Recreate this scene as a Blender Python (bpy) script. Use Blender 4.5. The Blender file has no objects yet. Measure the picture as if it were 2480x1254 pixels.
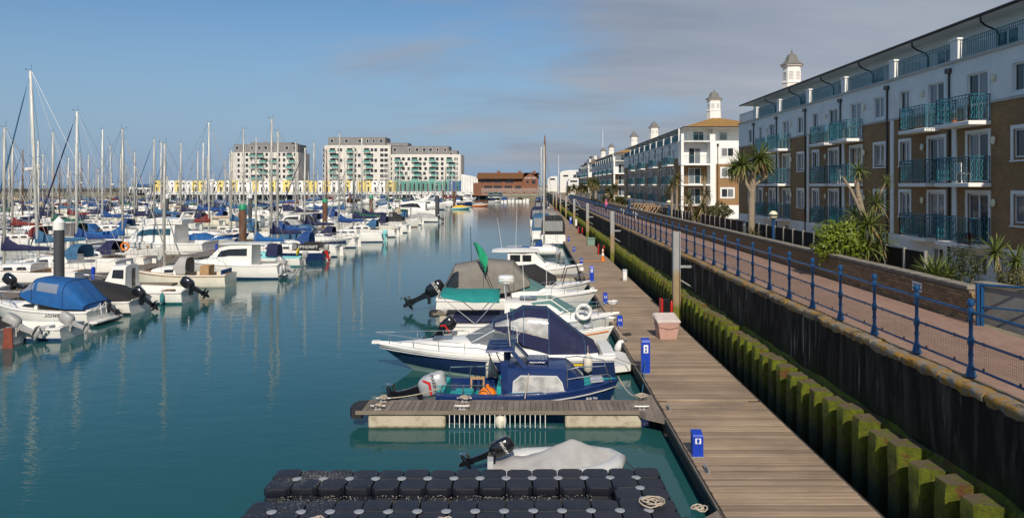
import bpy, math, random
from mathutils import Vector, Matrix
R = math.radians
rng = random.Random(7)
scene = bpy.context.scene
COL = scene.collection
# ------------------------------------------------------------------ camera, sky, sun, exposure
F, X0, Y0, H = 1750.0, 1285.0, 448.0, 6.05          # focal length and principal point in photo pixels, eye height above the water
cam_d = bpy.data.cameras.new('camera'); cam = bpy.data.objects.new('camera', cam_d); COL.objects.link(cam)
cam.location = (0, 0, H); cam.rotation_euler = (R(90), 0, 0)
cam_d.sensor_width = 36.0; cam_d.lens = F / 2480 * 36.0
cam_d.shift_x = -(X0 - 1240) / 2480; cam_d.shift_y = -(627 - Y0) / 2480
cam_d.clip_start = 0.1; cam_d.clip_end = 6000
scene.camera = cam
SUN_AZ, SUN_EL = R(2), R(37)                        # sun almost straight behind the camera
world = bpy.data.worlds.new('World'); scene.world = world; world.use_nodes = True
wn, wl = world.node_tree.nodes, world.node_tree.links
wn.clear()
w_out = wn.new('ShaderNodeOutputWorld')
sky = wn.new('ShaderNodeTexSky'); sky.sky_type = 'NISHITA'; sky.sun_disc = False
sky.sun_elevation = SUN_EL; sky.sun_rotation = math.pi - SUN_AZ
sky.air_density = 1.0; sky.dust_density = 0.6; sky.ozone_density = 2.5; sky.altitude = 5
bg = wn.new('ShaderNodeBackground'); bg.inputs[1].default_value = 0.094
hsv = wn.new('ShaderNodeHueSaturation'); hsv.inputs['Saturation'].default_value = 1.22; wl.new(sky.outputs[0], hsv.inputs['Color'])
bg.inputs[0].default_value = (1, 1, 1, 1); wl.new(hsv.outputs[0], bg.inputs[0])
tc = wn.new('ShaderNodeTexCoord')
def wmath(op, a, b=None, clamp=False):
    n = wn.new('ShaderNodeMath'); n.operation = op; n.use_clamp = clamp
    for i, v in enumerate((a, b)):
        if v is None: continue
        if isinstance(v, (int, float)): n.inputs[i].default_value = v
        else: wl.new(v, n.inputs[i])
    return n.outputs[0]
sep = wn.new('ShaderNodeSeparateXYZ'); wl.new(tc.outputs['Generated'], sep.inputs[0])
# cloud sheet: project the view direction on a flat layer so that clouds foreshorten towards the horizon
zz = wmath('ADD', wmath('MAXIMUM', sep.outputs[2], 0.0), 0.16)
cu = wmath('DIVIDE', sep.outputs[0], zz); cv = wmath('DIVIDE', sep.outputs[1], zz)
cmb = wn.new('ShaderNodeCombineXYZ'); wl.new(cu, cmb.inputs[0]); wl.new(cv, cmb.inputs[1])
mp = wn.new('ShaderNodeMapping'); mp.inputs['Scale'].default_value = (0.75, 1.0, 1); mp.inputs['Rotation'].default_value = (0, 0, R(24)); mp.inputs['Location'].default_value = (2.1, 0.6, 0)
wl.new(cmb.outputs[0], mp.inputs[0])
cn = wn.new('ShaderNodeTexNoise'); cn.inputs['Scale'].default_value = 0.9; cn.inputs['Detail'].default_value = 8; cn.inputs['Roughness'].default_value = 0.58; cn.inputs['Distortion'].default_value = 0.35
wl.new(mp.outputs[0], cn.inputs[0])
# the cloud bank lies over the land, to the right (+X); open sky over the sea, to the left
bank = wmath('MULTIPLY', wmath('ADD', wmath('MULTIPLY', cu, 0.55), 0.75), 1.0)
bank = wmath('MINIMUM', wmath('MAXIMUM', bank, 0.0), 1.0)
cover = wmath('ADD', wmath('MULTIPLY', wmath('SUBTRACT', cn.outputs[0], 0.5), 3.4), bank)
mr = wn.new('ShaderNodeMapRange'); mr.interpolation_type = 'SMOOTHSTEP'
mr.inputs[1].default_value = 0.22; mr.inputs[2].default_value = 1.15; mr.inputs[3].default_value = 0.0; mr.inputs[4].default_value = 0.88
wl.new(cover, mr.inputs[0])
# a few thin streaks anywhere
mp2 = wn.new('ShaderNodeMapping'); mp2.inputs['Scale'].default_value = (0.30, 0.75, 1); mp2.inputs['Rotation'].default_value = (0, 0, R(-14)); wl.new(cmb.outputs[0], mp2.inputs[0])
cn2 = wn.new('ShaderNodeTexNoise'); cn2.inputs['Scale'].default_value = 1.4; cn2.inputs['Detail'].default_value = 6; cn2.inputs['Roughness'].default_value = 0.55; wl.new(mp2.outputs[0], cn2.inputs[0])
ccr = wn.new('ShaderNodeValToRGB'); ccr.color_ramp.elements[0].position = 0.35; ccr.color_ramp.elements[1].position = 0.68
ccr.color_ramp.elements[0].color = (0.26, 0.30, 0.385, 1); ccr.color_ramp.elements[1].color = (0.47, 0.49, 0.54, 1)
wl.new(cn2.outputs[0], ccr.inputs[0])
bg2 = wn.new('ShaderNodeBackground'); bg2.inputs[1].default_value = 0.92; wl.new(ccr.outputs[0], bg2.inputs[0])
wmix = wn.new('ShaderNodeMixShader'); wl.new(mr.outputs[0], wmix.inputs[0]); wl.new(bg.outputs[0], wmix.inputs[1]); wl.new(bg2.outputs[0], wmix.inputs[2])
# sea haze low on the horizon
hz = wn.new('ShaderNodeMapRange'); hz.interpolation_type = 'SMOOTHSTEP'; hz.inputs[1].default_value = -.02; hz.inputs[2].default_value = .30; hz.inputs[3].default_value = .93; hz.inputs[4].default_value = 0.0
wl.new(sep.outputs[2], hz.inputs[0])
bg3 = wn.new('ShaderNodeBackground'); bg3.inputs[0].default_value = (.225, .345, .52, 1); bg3.inputs[1].default_value = 1.0
wmix2 = wn.new('ShaderNodeMixShader'); wl.new(hz.outputs[0], wmix2.inputs[0]); wl.new(bg.outputs[0], wmix2.inputs[1]); wl.new(bg3.outputs[0], wmix2.inputs[2]); wl.new(wmix2.outputs[0], wmix.inputs[1])
wl.new(wmix.outputs[0], w_out.inputs[0])
sun_d = bpy.data.lights.new('sun', 'SUN'); sun_d.energy = 4.3; sun_d.angle = R(0.5); sun_d.color = (1.0, 0.90, 0.76)
sun = bpy.data.objects.new('sun', sun_d); COL.objects.link(sun)
to_sun = Vector((math.sin(SUN_AZ) * math.cos(SUN_EL), -math.cos(SUN_AZ) * math.cos(SUN_EL), math.sin(SUN_EL)))
sun.rotation_euler = to_sun.to_track_quat('Z', 'Y').to_euler(); sun.location = (20, -40, 60)
vs = scene.view_settings
vs.view_transform = 'Standard'; vs.look = 'None'; vs.gamma = 1; vs.use_curve_mapping = False; vs.exposure = 0.0
scene.cycles.max_bounces = 6; scene.cycles.diffuse_bounces = 3; scene.cycles.glossy_bounces = 3; scene.cycles.transparent_max_bounces = 12
scene.cycles.caustics_reflective = False; scene.cycles.caustics_refractive = False

# ------------------------------------------------------------------ helpers
def gy(py, z=0.0): return F * (H - z) / (py - Y0)        # distance of a point of height z seen at photo row py
def gx(px, Y): return (px - X0) * Y / F                  # its sideways position
def gz(py, Y): return H - (py - Y0) * Y / F              # its height when the distance is known

def tag(o, label=None, cat=None, group=None, kind=None):
    if label: o['label'] = label
    if cat: o['category'] = cat
    if group: o['group'] = group
    if kind: o['kind'] = kind
    return o
def thing(name, label, cat, loc=(0, 0, 0), rz=0, group=None):
    o = bpy.data.objects.new(name, None); COL.objects.link(o)
    o.location = loc; o.rotation_euler = (0, 0, rz); o.empty_display_size = 0.2
    return tag(o, label, cat, group)
def link(name, mesh, parent=None, loc=None, rot=None, sc=None):
    o = bpy.data.objects.new(name, mesh); COL.objects.link(o)
    if parent: o.parent = parent; KIDS.setdefault(parent, []).append(o)
    if loc is not None: o.location = loc
    if rot is not None: o.rotation_euler = rot
    if sc is not None: o.scale = sc
    return o
KIDS = {}
def copy_tree(o, parent=None, depth=0):
    c = o.copy(); COL.objects.link(c); c.parent = parent
    for ch in KIDS.get(o, ()): copy_tree(ch, c, depth + 1)
    return c

class MB:
    """collects shapes into one mesh"""
    def __init__(s): s.v = []; s.f = []; s.m = []; s.cm = 0
    def add(s, vs, fs, m=None):
        b = len(s.v); s.v.extend([tuple(p) for p in vs]); mm = s.cm if m is None else m
        for f in fs: s.f.append([i + b for i in f]); s.m.append(mm)
        return s
    def box(s, x0, x1, y0, y1, z0, z1, m=None):
        return s.add([(x0,y0,z0),(x1,y0,z0),(x1,y1,z0),(x0,y1,z0),(x0,y0,z1),(x1,y0,z1),(x1,y1,z1),(x0,y1,z1)],
            [(3,2,1,0),(4,5,6,7),(0,1,5,4),(1,2,6,5),(2,3,7,6),(3,0,4,7)], m)
    def obox(s, c, sz, M=None, m=None):
        hx, hy, hz = sz[0]/2, sz[1]/2, sz[2]/2; c = Vector(c)
        vs = [Vector(p) for p in ((-hx,-hy,-hz),(hx,-hy,-hz),(hx,hy,-hz),(-hx,hy,-hz),(-hx,-hy,hz),(hx,-hy,hz),(hx,hy,hz),(-hx,hy,hz))]
        if M is not None: vs = [M @ p for p in vs]
        return s.add([p + c for p in vs], [(3,2,1,0),(4,5,6,7),(0,1,5,4),(1,2,6,5),(2,3,7,6),(3,0,4,7)], m)
    def bbox(s, x0, x1, y0, y1, z0, z1, b=0.01, m=None):
        """box with bevelled edges"""
        vs = []; 
        def ring(zz, i): return [(x0+i+b,y0+i,zz),(x1-i-b,y0+i,zz),(x1-i,y0+i+b,zz),(x1-i,y1-i-b,zz),(x1-i-b,y1-i,zz),(x0+i+b,y1-i,zz),(x0+i,y1-i-b,zz),(x0+i,y0+i+b,zz)]
        for zz, i in ((z0,b),(z0+b,0),(z1-b,0),(z1,b)): vs += ring(zz, i)
        fs = [tuple(range(7,-1,-1)), tuple(range(24,32))]
        for k in range(3):
            for j in range(8): fs.append((k*8+j, k*8+(j+1)%8, (k+1)*8+(j+1)%8, (k+1)*8+j))
        return s.add(vs, fs, m)
    def tube(s, pts, r, n=6, closed=False, caps=True, m=None):
        pts = [Vector(p) for p in pts]; N = len(pts); rs = r if isinstance(r, (list, tuple)) else [r]*N
        vs = []; up = None
        for i, p in enumerate(pts):
            if closed: t = pts[(i+1) % N] - pts[i-1]
            else: t = pts[min(i+1, N-1)] - pts[max(i-1, 0)]
            if t.length < 1e-9: t = Vector((0,0,1))
            t.normalize()
            if up is None:
                up = Vector((0,0,1)) if abs(t.z) < 0.9 else Vector((1,0,0))
            a = up - t * up.dot(t)
            if a.length < 1e-6: a = t.orthogonal()
            a.normalize(); up = a; b = t.cross(a)
            for k in range(n):
                an = 2*math.pi*k/n + math.pi/n
                vs.append(p + (a*math.cos(an) + b*math.sin(an))*rs[i])
        fs = []
        for i in range(N if closed else N-1):
            j = (i+1) % N
            for k in range(n): fs.append((i*n+k, i*n+(k+1)%n, j*n+(k+1)%n, j*n+k))
        if caps and not closed: fs.append(tuple(range(n-1,-1,-1))); fs.append(tuple(range((N-1)*n, N*n)))
        return s.add(vs, fs, m)
    def lathe(s, prof, n=12, c=(0,0,0), M=None, m=None):
        c = Vector(c); vs = []; fs = []
        for r, z in prof:
            for k in range(n):
                a = 2*math.pi*k/n; p = Vector((r*math.cos(a), r*math.sin(a), z))
                vs.append((M @ p if M is not None else p) + c)
        for i in range(len(prof)-1):
            for k in range(n): fs.append((i*n+k, i*n+(k+1)%n, (i+1)*n+(k+1)%n, (i+1)*n+k))
        fs.append(tuple(range(n-1,-1,-1))); fs.append(tuple(range((len(prof)-1)*n, len(prof)*n)))
        return s.add(vs, fs, m)
    def loft(s, secs, closed=False, cap0=False, cap1=False, mats=None, m=None):
        n = len(secs[0]); vs = [p for sec in secs for p in sec]; b = len(s.v)
        s.v.extend([tuple(p) for p in vs])
        for i in range(len(secs)-1):
            for k in range(n if closed else n-1):
                k2 = (k+1) % n
                s.f.append([b+i*n+k, b+(i+1)*n+k, b+(i+1)*n+k2, b+i*n+k2])
                s.m.append(mats[k] if mats else (s.cm if m is None else m))
        if cap0: s.f.append([b+k for k in range(n)]); s.m.append(s.cm if m is None else m)
        if cap1: s.f.append([b+(len(secs)-1)*n+k for k in range(n-1,-1,-1)]); s.m.append(s.cm if m is None else m)
        return s
    def poly(s, pts, m=None): return s.add(pts, [tuple(range(len(pts)))], m)
    def prism(s, poly, z0, z1, m=None):
        n = len(poly); vs = [(x,y,z0) for x,y in poly] + [(x,y,z1) for x,y in poly]
        fs = [tuple(range(n-1,-1,-1)), tuple(range(n,2*n))] + [(k,(k+1)%n,n+(k+1)%n,n+k) for k in range(n)]
        return s.add(vs, fs, m)
    def plate(s, pts, nrm, th, m=None):
        """polygon pushed out along a normal: a pane or panel with thickness"""
        n = len(pts); nv = Vector(nrm).normalized()*th; P = [Vector(p) for p in pts]
        return s.add(P + [p+nv for p in P], [tuple(range(n-1,-1,-1)), tuple(range(n,2*n))] + [(k,(k+1)%n,n+(k+1)%n,n+k) for k in range(n)], m)
    def ball(s, c, r, nu=10, nv=6, sc=(1,1,1), m=None):
        prof = [(max(1e-4, math.sin(math.pi*i/nv))*r, -math.cos(math.pi*i/nv)*r) for i in range(nv+1)]
        return s.lathe(prof, nu, c, Matrix.Diagonal(Vector(sc)), m)
    def mesh(s, name, mats, smooth=False, xf=None):
        me = bpy.data.meshes.new(name)
        vs = s.v if xf is None else [tuple(xf @ Vector(p)) for p in s.v]
        me.from_pydata(vs, [], s.f)
        if not isinstance(mats, (list, tuple)): mats = [mats]
        for mm in mats: me.materials.append(mm)
        if len(mats) > 1: me.polygons.foreach_set('material_index', s.m)
        if smooth:
            me.polygons.foreach_set('use_smooth', [True]*len(me.polygons))
            if smooth != 'all': me.set_sharp_from_angle(angle=R(smooth if not isinstance(smooth, bool) else 38))
        me.update(); return me
    def build(s, name, mats, parent=None, smooth=False, loc=None, rot=None):
        return link(name, s.mesh(name, mats, smooth), parent, loc, rot)

FONT = bpy.data.fonts.load('<builtin>') if '<builtin>' in [f.filepath for f in bpy.data.fonts] else None
def text_mesh(name, body, size, mat, depth=0.003, shear=0.0, space=1.0):
    cu = bpy.data.curves.new(name, 'FONT'); cu.body = body; cu.size = size; cu.extrude = depth; cu.shear = shear
    cu.align_x = 'CENTER'; cu.align_y = 'CENTER'; cu.resolution_u = 2; cu.space_character = space
    o = bpy.data.objects.new(name, cu)
    me = bpy.data.meshes.new_from_object(o); me.name = name
    bpy.data.objects.remove(o); me.materials.clear(); me.materials.append(mat); return me

# ------------------------------------------------------------------ materials
def rgb(h):
    h = h.lstrip('#'); c = [int(h[i:i+2], 16)/255 for i in (0,2,4)]
    return tuple(x/12.92 if x <= .04045 else ((x+.055)/1.055)**2.4 for x in c)
class NT:
    def __init__(s, name):
        s.mat = bpy.data.materials.new(name); s.mat.use_nodes = True
        s.n, s.l = s.mat.node_tree.nodes, s.mat.node_tree.links; s.n.clear()
        s.out = s.n.new('ShaderNodeOutputMaterial'); s.b = s.n.new('ShaderNodeBsdfPrincipled'); s.l.new(s.b.outputs[0], s.out.inputs[0])
    def node(s, t, **kw):
        n = s.n.new(t)
        for k, v in kw.items(): setattr(n, k, v)
        return n
    def set(s, node, key, v):
        if hasattr(v, 'is_output') or isinstance(v, bpy.types.NodeSocket): s.l.new(v, node.inputs[key])
        else: node.inputs[key].default_value = v
    def math(s, op, a, b=None, clamp=False):
        n = s.node('ShaderNodeMath', operation=op); n.use_clamp = clamp; s.set(n, 0, a)
        if b is not None: s.set(n, 1, b)
        return n.outputs[0]
    def coords(s, kind='Object', scale=(1,1,1), loc=(0,0,0), rot=(0,0,0)):
        if kind == 'World': o = s.node('ShaderNodeNewGeometry').outputs['Position']
        else: o = s.node('ShaderNodeTexCoord').outputs[kind]
        m = s.node('ShaderNodeMapping'); m.inputs['Scale'].default_value = scale; m.inputs['Location'].default_value = loc; m.inputs['Rotation'].default_value = rot
        s.l.new(o, m.inputs[0]); return m.outputs[0]
    def noise(s, vec, scale, detail=4, rough=.55, dist=0):
        n = s.node('ShaderNodeTexNoise'); n.inputs['Scale'].default_value = scale; n.inputs['Detail'].default_value = detail
        n.inputs['Roughness'].default_value = rough; n.inputs['Distortion'].default_value = dist; s.l.new(vec, n.inputs[0]); return n.outputs[0]
    def ramp(s, fac, stops):
        n = s.node('ShaderNodeValToRGB'); e = n.color_ramp.elements
        while len(e) < len(stops): e.new(0.5)
        for el, (p, c) in zip(e, stops):
            el.position = p; el.color = (c, c, c, 1) if isinstance(c, (int, float)) else (*c, 1)
        s.l.new(fac, n.inputs[0]); return n.outputs[0]
    def mix(s, fac, a, b):
        n = s.node('ShaderNodeMix', data_type='RGBA')
        s.set(n, 0, fac)
        for k, v in ((6, a), (7, b)): s.set(n, k, (*v, 1) if isinstance(v, tuple) and len(v) == 3 else v)
        return n.outputs[2]
    def bump(s, h, strength=.3, dist=.01, chain=None):
        n = s.node('ShaderNodeBump'); n.inputs['Strength'].default_value = strength; n.inputs['Distance'].default_value = dist
        s.l.new(h, n.inputs['Height'])
        if chain is not None: s.l.new(chain, n.inputs['Normal'])
        return n.outputs[0]
def pm(name, col, rough=.5, metal=0.0, var=.12, scale=2.5, bump=0.0, bscale=40, rnd=0.0, coat=0.0, dirt=None, dirtk=.35, stretch=(1,1,1), alpha=1.0, coord='Object', spec=None):
    if isinstance(col, str): col = rgb(col)
    t = NT(name); v = t.coords(coord, stretch)
    lo = tuple(c*(1-var) for c in col); hi = tuple(min(1, c*(1+var)) for c in col)
    n1 = t.noise(v, scale, 5, .6)
    c = t.mix(t.ramp(n1, [(.3, 0.0), (.7, 1.0)]), lo, hi)
    if dirt:
        n2 = t.noise(v, scale*.7, 7, .7, .4)
        c = t.mix(t.ramp(n2, [(.52, 0.0), (.72, dirtk)]), c, rgb(dirt) if isinstance(dirt, str) else dirt)
    if rnd:
        oi = t.node('ShaderNodeObjectInfo'); hs = t.node('ShaderNodeHueSaturation')
        t.set(hs, 'Value', t.math('ADD', t.math('MULTIPLY', oi.outputs['Random'], 2*rnd), 1-rnd)); t.l.new(c, hs.inputs['Color']); c = hs.outputs[0]
    t.set(t.b, 'Base Color', c); t.b.inputs['Metallic'].default_value = metal
    t.set(t.b, 'Roughness', t.math('ADD', t.math('MULTIPLY', n1, .18), rough-.09, True))
    if coat: t.b.inputs['Coat Weight'].default_value = coat; t.b.inputs['Coat Roughness'].default_value = .08
    if bump: t.set(t.b, 'Normal', t.bump(t.noise(v, bscale, 4, .6), bump, .01))
    if alpha < 1: t.b.inputs['Alpha'].default_value = alpha
    if spec is not None: t.b.inputs['Specular IOR Level'].default_value = spec
    return t.mat
M = {}
gel = dict(rough=.3, coat=.35, var=.05, scale=1.2, dirt='#8a8270', dirtk=.22)
M['gel_white'] = pm('white_gelcoat', (.80,.79,.75), **gel)
M['gel_cream'] = pm('cream_gelcoat', (.74,.70,.58), **gel)
M['gel_grey'] = pm('grey_gelcoat', (.52,.53,.54), **gel)
M['gel_navy'] = pm('navy_gelcoat', (.012,.025,.09), rough=.22, coat=.5, var=.1)
M['gel_blue'] = pm('blue_gelcoat', (.009,.028,.115), rough=.25, coat=.4, var=.12)
M['gel_turq'] = pm('turquoise_deck_paint', (.22,.58,.60), rough=.45, var=.08, dirt='#8a8a80', dirtk=.25)
M['gel_black'] = pm('black_gelcoat', (.012,.012,.014), rough=.3, coat=.2)
M['antifoul_blue'] = pm('blue_bottom_paint', (.015,.05,.16), rough=.7, var=.25, scale=6)
M['antifoul_green'] = pm('pale_green_bottom_paint', (.36,.48,.43), rough=.6, var=.15, scale=4)
M['antifoul_red'] = pm('rust_red_bottom_paint', (.20,.05,.03), rough=.7, var=.25, scale=6)
M['antifoul_black'] = pm('black_bottom_paint', (.015,.018,.018), rough=.7, var=.3, scale=6)
M['antifoul_teal'] = pm('teal_bottom_paint', (.03,.20,.22), rough=.7, var=.25, scale=6)
def canvas(name, col): return pm(name, col, rough=.85, var=.14, scale=3, bump=.35, bscale=7, dirt=(.2,.2,.2), dirtk=.12)
M['cv_navy'] = canvas('navy_canvas', (.010,.014,.06)); M['cv_blue'] = canvas('royal_blue_canvas', (.006,.050,.20)); M['cv_bright'] = canvas('bright_blue_canvas', (.006,.090,.29))
M['cv_black'] = canvas('black_canvas', (.016,.016,.018)); M['cv_grey'] = canvas('taupe_grey_canvas', (.20,.185,.165)); M['cv_teal'] = canvas('teal_canvas', (.006,.21,.20))
M['cv_steel'] = canvas('steel_blue_canvas', (.03,.11,.22)); M['cv_pale'] = canvas('pale_grey_cover', (.36,.355,.35)); M['cv_green'] = canvas('dark_green_canvas', (.01,.09,.055)); M['cv_red'] = canvas('dark_red_canvas', (.16,.02,.02)); M['cv_tan'] = canvas('tan_canvas', (.48,.38,.28))
M['cv_flag'] = canvas('green_flag_cloth', (.01,.30,.15)); M['cv_yellow'] = canvas('yellow_vinyl', (.72,.42,.02))
M['alu'] = pm('anodised_aluminium', (.60,.57,.50), rough=.42, metal=.15, var=.08, scale=3)
M['mast_white'] = pm('white_painted_mast', (.74,.73,.68), rough=.35, var=.08, scale=3)
M['mast_wood'] = pm('varnished_wood_spar', (.20,.10,.045), rough=.4, var=.25, scale=8, stretch=(6,6,.6))
M['steel'] = pm('stainless_steel', (.62,.62,.62), rough=.25, metal=.95, var=.06)
M['wire'] = pm('rigging_wire', (.30,.31,.32), rough=.45, metal=.6, var=.1)
M['black_plastic'] = pm('black_plastic', (.014,.014,.016), rough=.32, var=.2, spec=.5)
M['gloss_black'] = pm('gloss_black_paint', (.008,.009,.012), rough=.18, coat=.6, var=.1)
M['silver'] = pm('silver_paint', (.50,.51,.53), rough=.3, metal=.3, coat=.4, var=.06)
M['grey_engine'] = pm('grey_engine_paint', (.34,.34,.34), rough=.45, coat=.1, var=.15)
M['red_paint'] = pm('red_paint', (.50,.015,.012), rough=.4, var=.1); M['orange'] = pm('orange_plastic', (.75,.20,.015), rough=.45, var=.12)
M['white_paint'] = pm('white_paint', (.80,.80,.78), rough=.5, var=.05); M['lettering_black'] = pm('black_lettering', (.01,.01,.012), rough=.5)
M['lettering_white'] = pm('white_lettering', (.82,.82,.80), rough=.5, var=.03)
M['yellow_paint'] = pm('yellow_paint', (.78,.55,.02), rough=.5, var=.1)
M['ped_blue'] = pm('pedestal_blue', (.006,.045,.42), rough=.4, var=.12, scale=4)
M['rope'] = pm('mooring_rope', (.42,.36,.28), rough=.9, var=.3, scale=30); M['rope_dark'] = pm('dark_rope', (.03,.03,.035), rough=.9, var=.3, scale=30); M['rope_blue'] = pm('blue_rope', (.02,.12,.22), rough=.9, var=.2, scale=30)
M['teak'] = pm('teak_wood', (.24,.13,.06), rough=.6, var=.3, scale=10, stretch=(1,8,1))
M['fender'] = pm('fender_vinyl', (.66,.62,.52), rough=.5, var=.12, scale=6, dirt='#55503f', dirtk=.4)
M['galv'] = pm('galvanised_steel', (.36,.37,.37), rough=.5, metal=.45, var=.25, scale=6, dirt=(.28,.22,.12), dirtk=.3)
# glass
def glass(name, col, rough=.04, alpha=1.0):
    t = NT(name); t.b.inputs['Base Color'].default_value = (*col, 1); t.b.inputs['Roughness'].default_value = rough
    t.b.inputs['Specular IOR Level'].default_value = .6; t.b.inputs['Alpha'].default_value = alpha
    v = t.coords('World'); t.set(t.b, 'Normal', t.bump(t.noise(v, .9, 2), .06, .05)); return t.mat
M['glass_dark'] = glass('dark_window_glass', (.018,.022,.026)); M['glass_blue'] = glass('blue_tinted_glass', (.015,.07,.11)); M['glass_green'] = glass('green_tinted_glass', (.08,.20,.19), .05, .85)
M['vinyl_clear'] = glass('clear_vinyl_window', (.45,.46,.46), .12, .42); M['screen'] = glass('smoked_windscreen', (.10,.12,.14), .05, .6)
M['foil'] = pm('crinkled_clear_vinyl', (.42,.42,.41), rough=.14, var=.45, scale=3.5, bump=1.0, bscale=5, coat=.3)
def curtain_glass():
    t = NT('house_window_glass'); v = t.coords('World', (1.9, 1.9, .5)); oi = t.node('ShaderNodeObjectInfo')
    pick = t.ramp(oi.outputs['Random'], [(.42, 0.0), (.5, 1.0)])
    fold = t.noise(v, 3, 3, .5); cur = t.mix(fold, (.16,.17,.18), (.34,.35,.36))
    t.set(t.b, 'Base Color', t.mix(t.math('MULTIPLY', pick, .75), (.020,.024,.028), cur)); t.b.inputs['Roughness'].default_value = .05
    t.b.inputs['Specular IOR Level'].default_value = .55; t.set(t.b, 'Normal', t.bump(t.noise(t.coords('World'), .7, 2), .08, .05)); return t.mat
M['glass_house'] = curtain_glass()
# ------------------------------------------------------------------ setting: water, ground, quay
def water_mat():
    t = NT('harbour_water'); v = t.coords('World')
    big = t.noise(t.coords('World', (.05, .05, .05)), 1.0, 3)
    t.set(t.b, 'Base Color', t.mix(t.ramp(big, [(.35, 0.0), (.65, 1.0)]), (.014,.076,.080), (.017,.092,.098)))
    t.b.inputs['Roughness'].default_value = .025; t.b.inputs['IOR'].default_value = 1.333
    sw = t.noise(t.coords('World', (.55, 1.15, 1), rot=(0, 0, R(8))), 1.5, 2, .45, .3)
    rp = t.noise(t.coords('World', (.8, 2.0, 1), rot=(0, 0, R(-9))), 3.6, 3, .5, .25)
    patch = t.ramp(t.noise(t.coords('World', (.035, .012, 1)), 1.0, 4, .6), [(.35, .35), (.65, 1.0)])
    b1 = t.bump(sw, .045, .20)
    n = t.node('ShaderNodeBump'); n.inputs['Distance'].default_value = .05; t.set(n, 'Strength', t.math('MULTIPLY', patch, .10)); t.l.new(rp, n.inputs['Height']); t.l.new(b1, n.inputs['Normal'])
    t.l.new(n.outputs[0], t.b.inputs['Normal']); return t.mat
M['water'] = water_mat()
w = MB(); w.box(-2500, 1500, -300, 4000, -9, 0); tag(w.build('water', M['water']), kind='structure')

def paver_mat():
    t = NT('pink_block_paving'); v = t.coords('World', (1, 1, 1), rot=(0, 0, R(90)))
    b = t.node('ShaderNodeTexBrick'); b.inputs['Scale'].default_value = 1.0; b.inputs['Brick Width'].default_value = .22; b.inputs['Row Height'].default_value = .11; b.inputs['Mortar Size'].default_value = .006
    b.inputs['Color1'].default_value = (.275,.170,.128,1); b.inputs['Color2'].default_value = (.34,.215,.165,1); b.inputs['Mortar'].default_value = (.215,.15,.118,1); t.l.new(v, b.inputs[0])
    n = t.noise(t.coords('World'), .8, 6, .65); c = t.mix(t.ramp(n, [(.38, 0.0), (.7, .55)]), b.outputs[0], (.22,.135,.095))
    n2 = t.noise(t.coords('World', (2.4, .25, 1)), 1.0, 5); c = t.mix(t.ramp(n2, [(.5, 0.0), (.75, .35)]), c, (.42,.27,.19))
    t.set(t.b, 'Base Color', c); t.b.inputs['Roughness'].default_value = .85; t.set(t.b, 'Normal', t.bump(b.outputs[1], -.25, .006)); return t.mat
M['paver'] = paver_mat()
WALK_Z = 2.95; WALL_X = 6.82; BRICK_X = 9.92; GARDEN_Z = 1.7; FACE_X = 19.43
M['earth'] = pm('garden_earth', (.22,.19,.13), rough=.95, var=.4, scale=1.2, bump=.5, bscale=12)
M['concrete'] = pm('weathered_concrete', (.30,.285,.25), rough=.9, var=.22, scale=1.5, dirt='#4a453c', dirtk=.5, bump=.3, bscale=25)
g = MB(); g.box(WALL_X+.012, BRICK_X+.25, -6, 330, -6, WALK_Z-.004); g.box(BRICK_X+.25, 400, -6, 330, -6, GARDEN_Z); g.box(-600, 400, 341, 4000, -6, 2.2); g.box(-14, 400, 324, 341, -6, 2.19)

tag(g.build('ground', M['earth']), kind='structure')
w = MB(); w.box(WALL_X+.30, BRICK_X, -6, 250, WALK_Z-.2, WALK_Z); tag(w.build('walkway', M['paver']), kind='structure')

def quay_mat():
    t = NT('stained_quay_concrete'); P = t.node('ShaderNodeNewGeometry').outputs['Position']
    sp = t.node('ShaderNodeSeparateXYZ'); t.l.new(P, sp.inputs[0])
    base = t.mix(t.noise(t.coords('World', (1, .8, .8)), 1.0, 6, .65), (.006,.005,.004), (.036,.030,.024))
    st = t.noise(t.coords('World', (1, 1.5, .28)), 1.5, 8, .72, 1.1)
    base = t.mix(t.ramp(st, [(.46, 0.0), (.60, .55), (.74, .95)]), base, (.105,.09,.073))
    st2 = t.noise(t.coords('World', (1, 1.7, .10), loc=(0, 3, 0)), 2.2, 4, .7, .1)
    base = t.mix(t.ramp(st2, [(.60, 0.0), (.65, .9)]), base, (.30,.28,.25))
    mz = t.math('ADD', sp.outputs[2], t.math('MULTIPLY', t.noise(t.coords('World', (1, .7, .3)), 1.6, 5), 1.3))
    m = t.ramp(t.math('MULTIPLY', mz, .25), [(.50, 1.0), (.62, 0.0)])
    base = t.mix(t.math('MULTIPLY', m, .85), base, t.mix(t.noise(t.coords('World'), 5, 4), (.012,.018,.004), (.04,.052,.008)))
    t.set(t.b, 'Base Color', base); t.b.inputs['Roughness'].default_value = .95; t.b.inputs['Specular IOR Level'].default_value = .12
    t.set(t.b, 'Normal', t.bump(t.noise(t.coords('World', (1, 1, .5)), 6, 6, .7), .6, .03)); return t.mat
M['quay'] = quay_mat()
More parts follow.
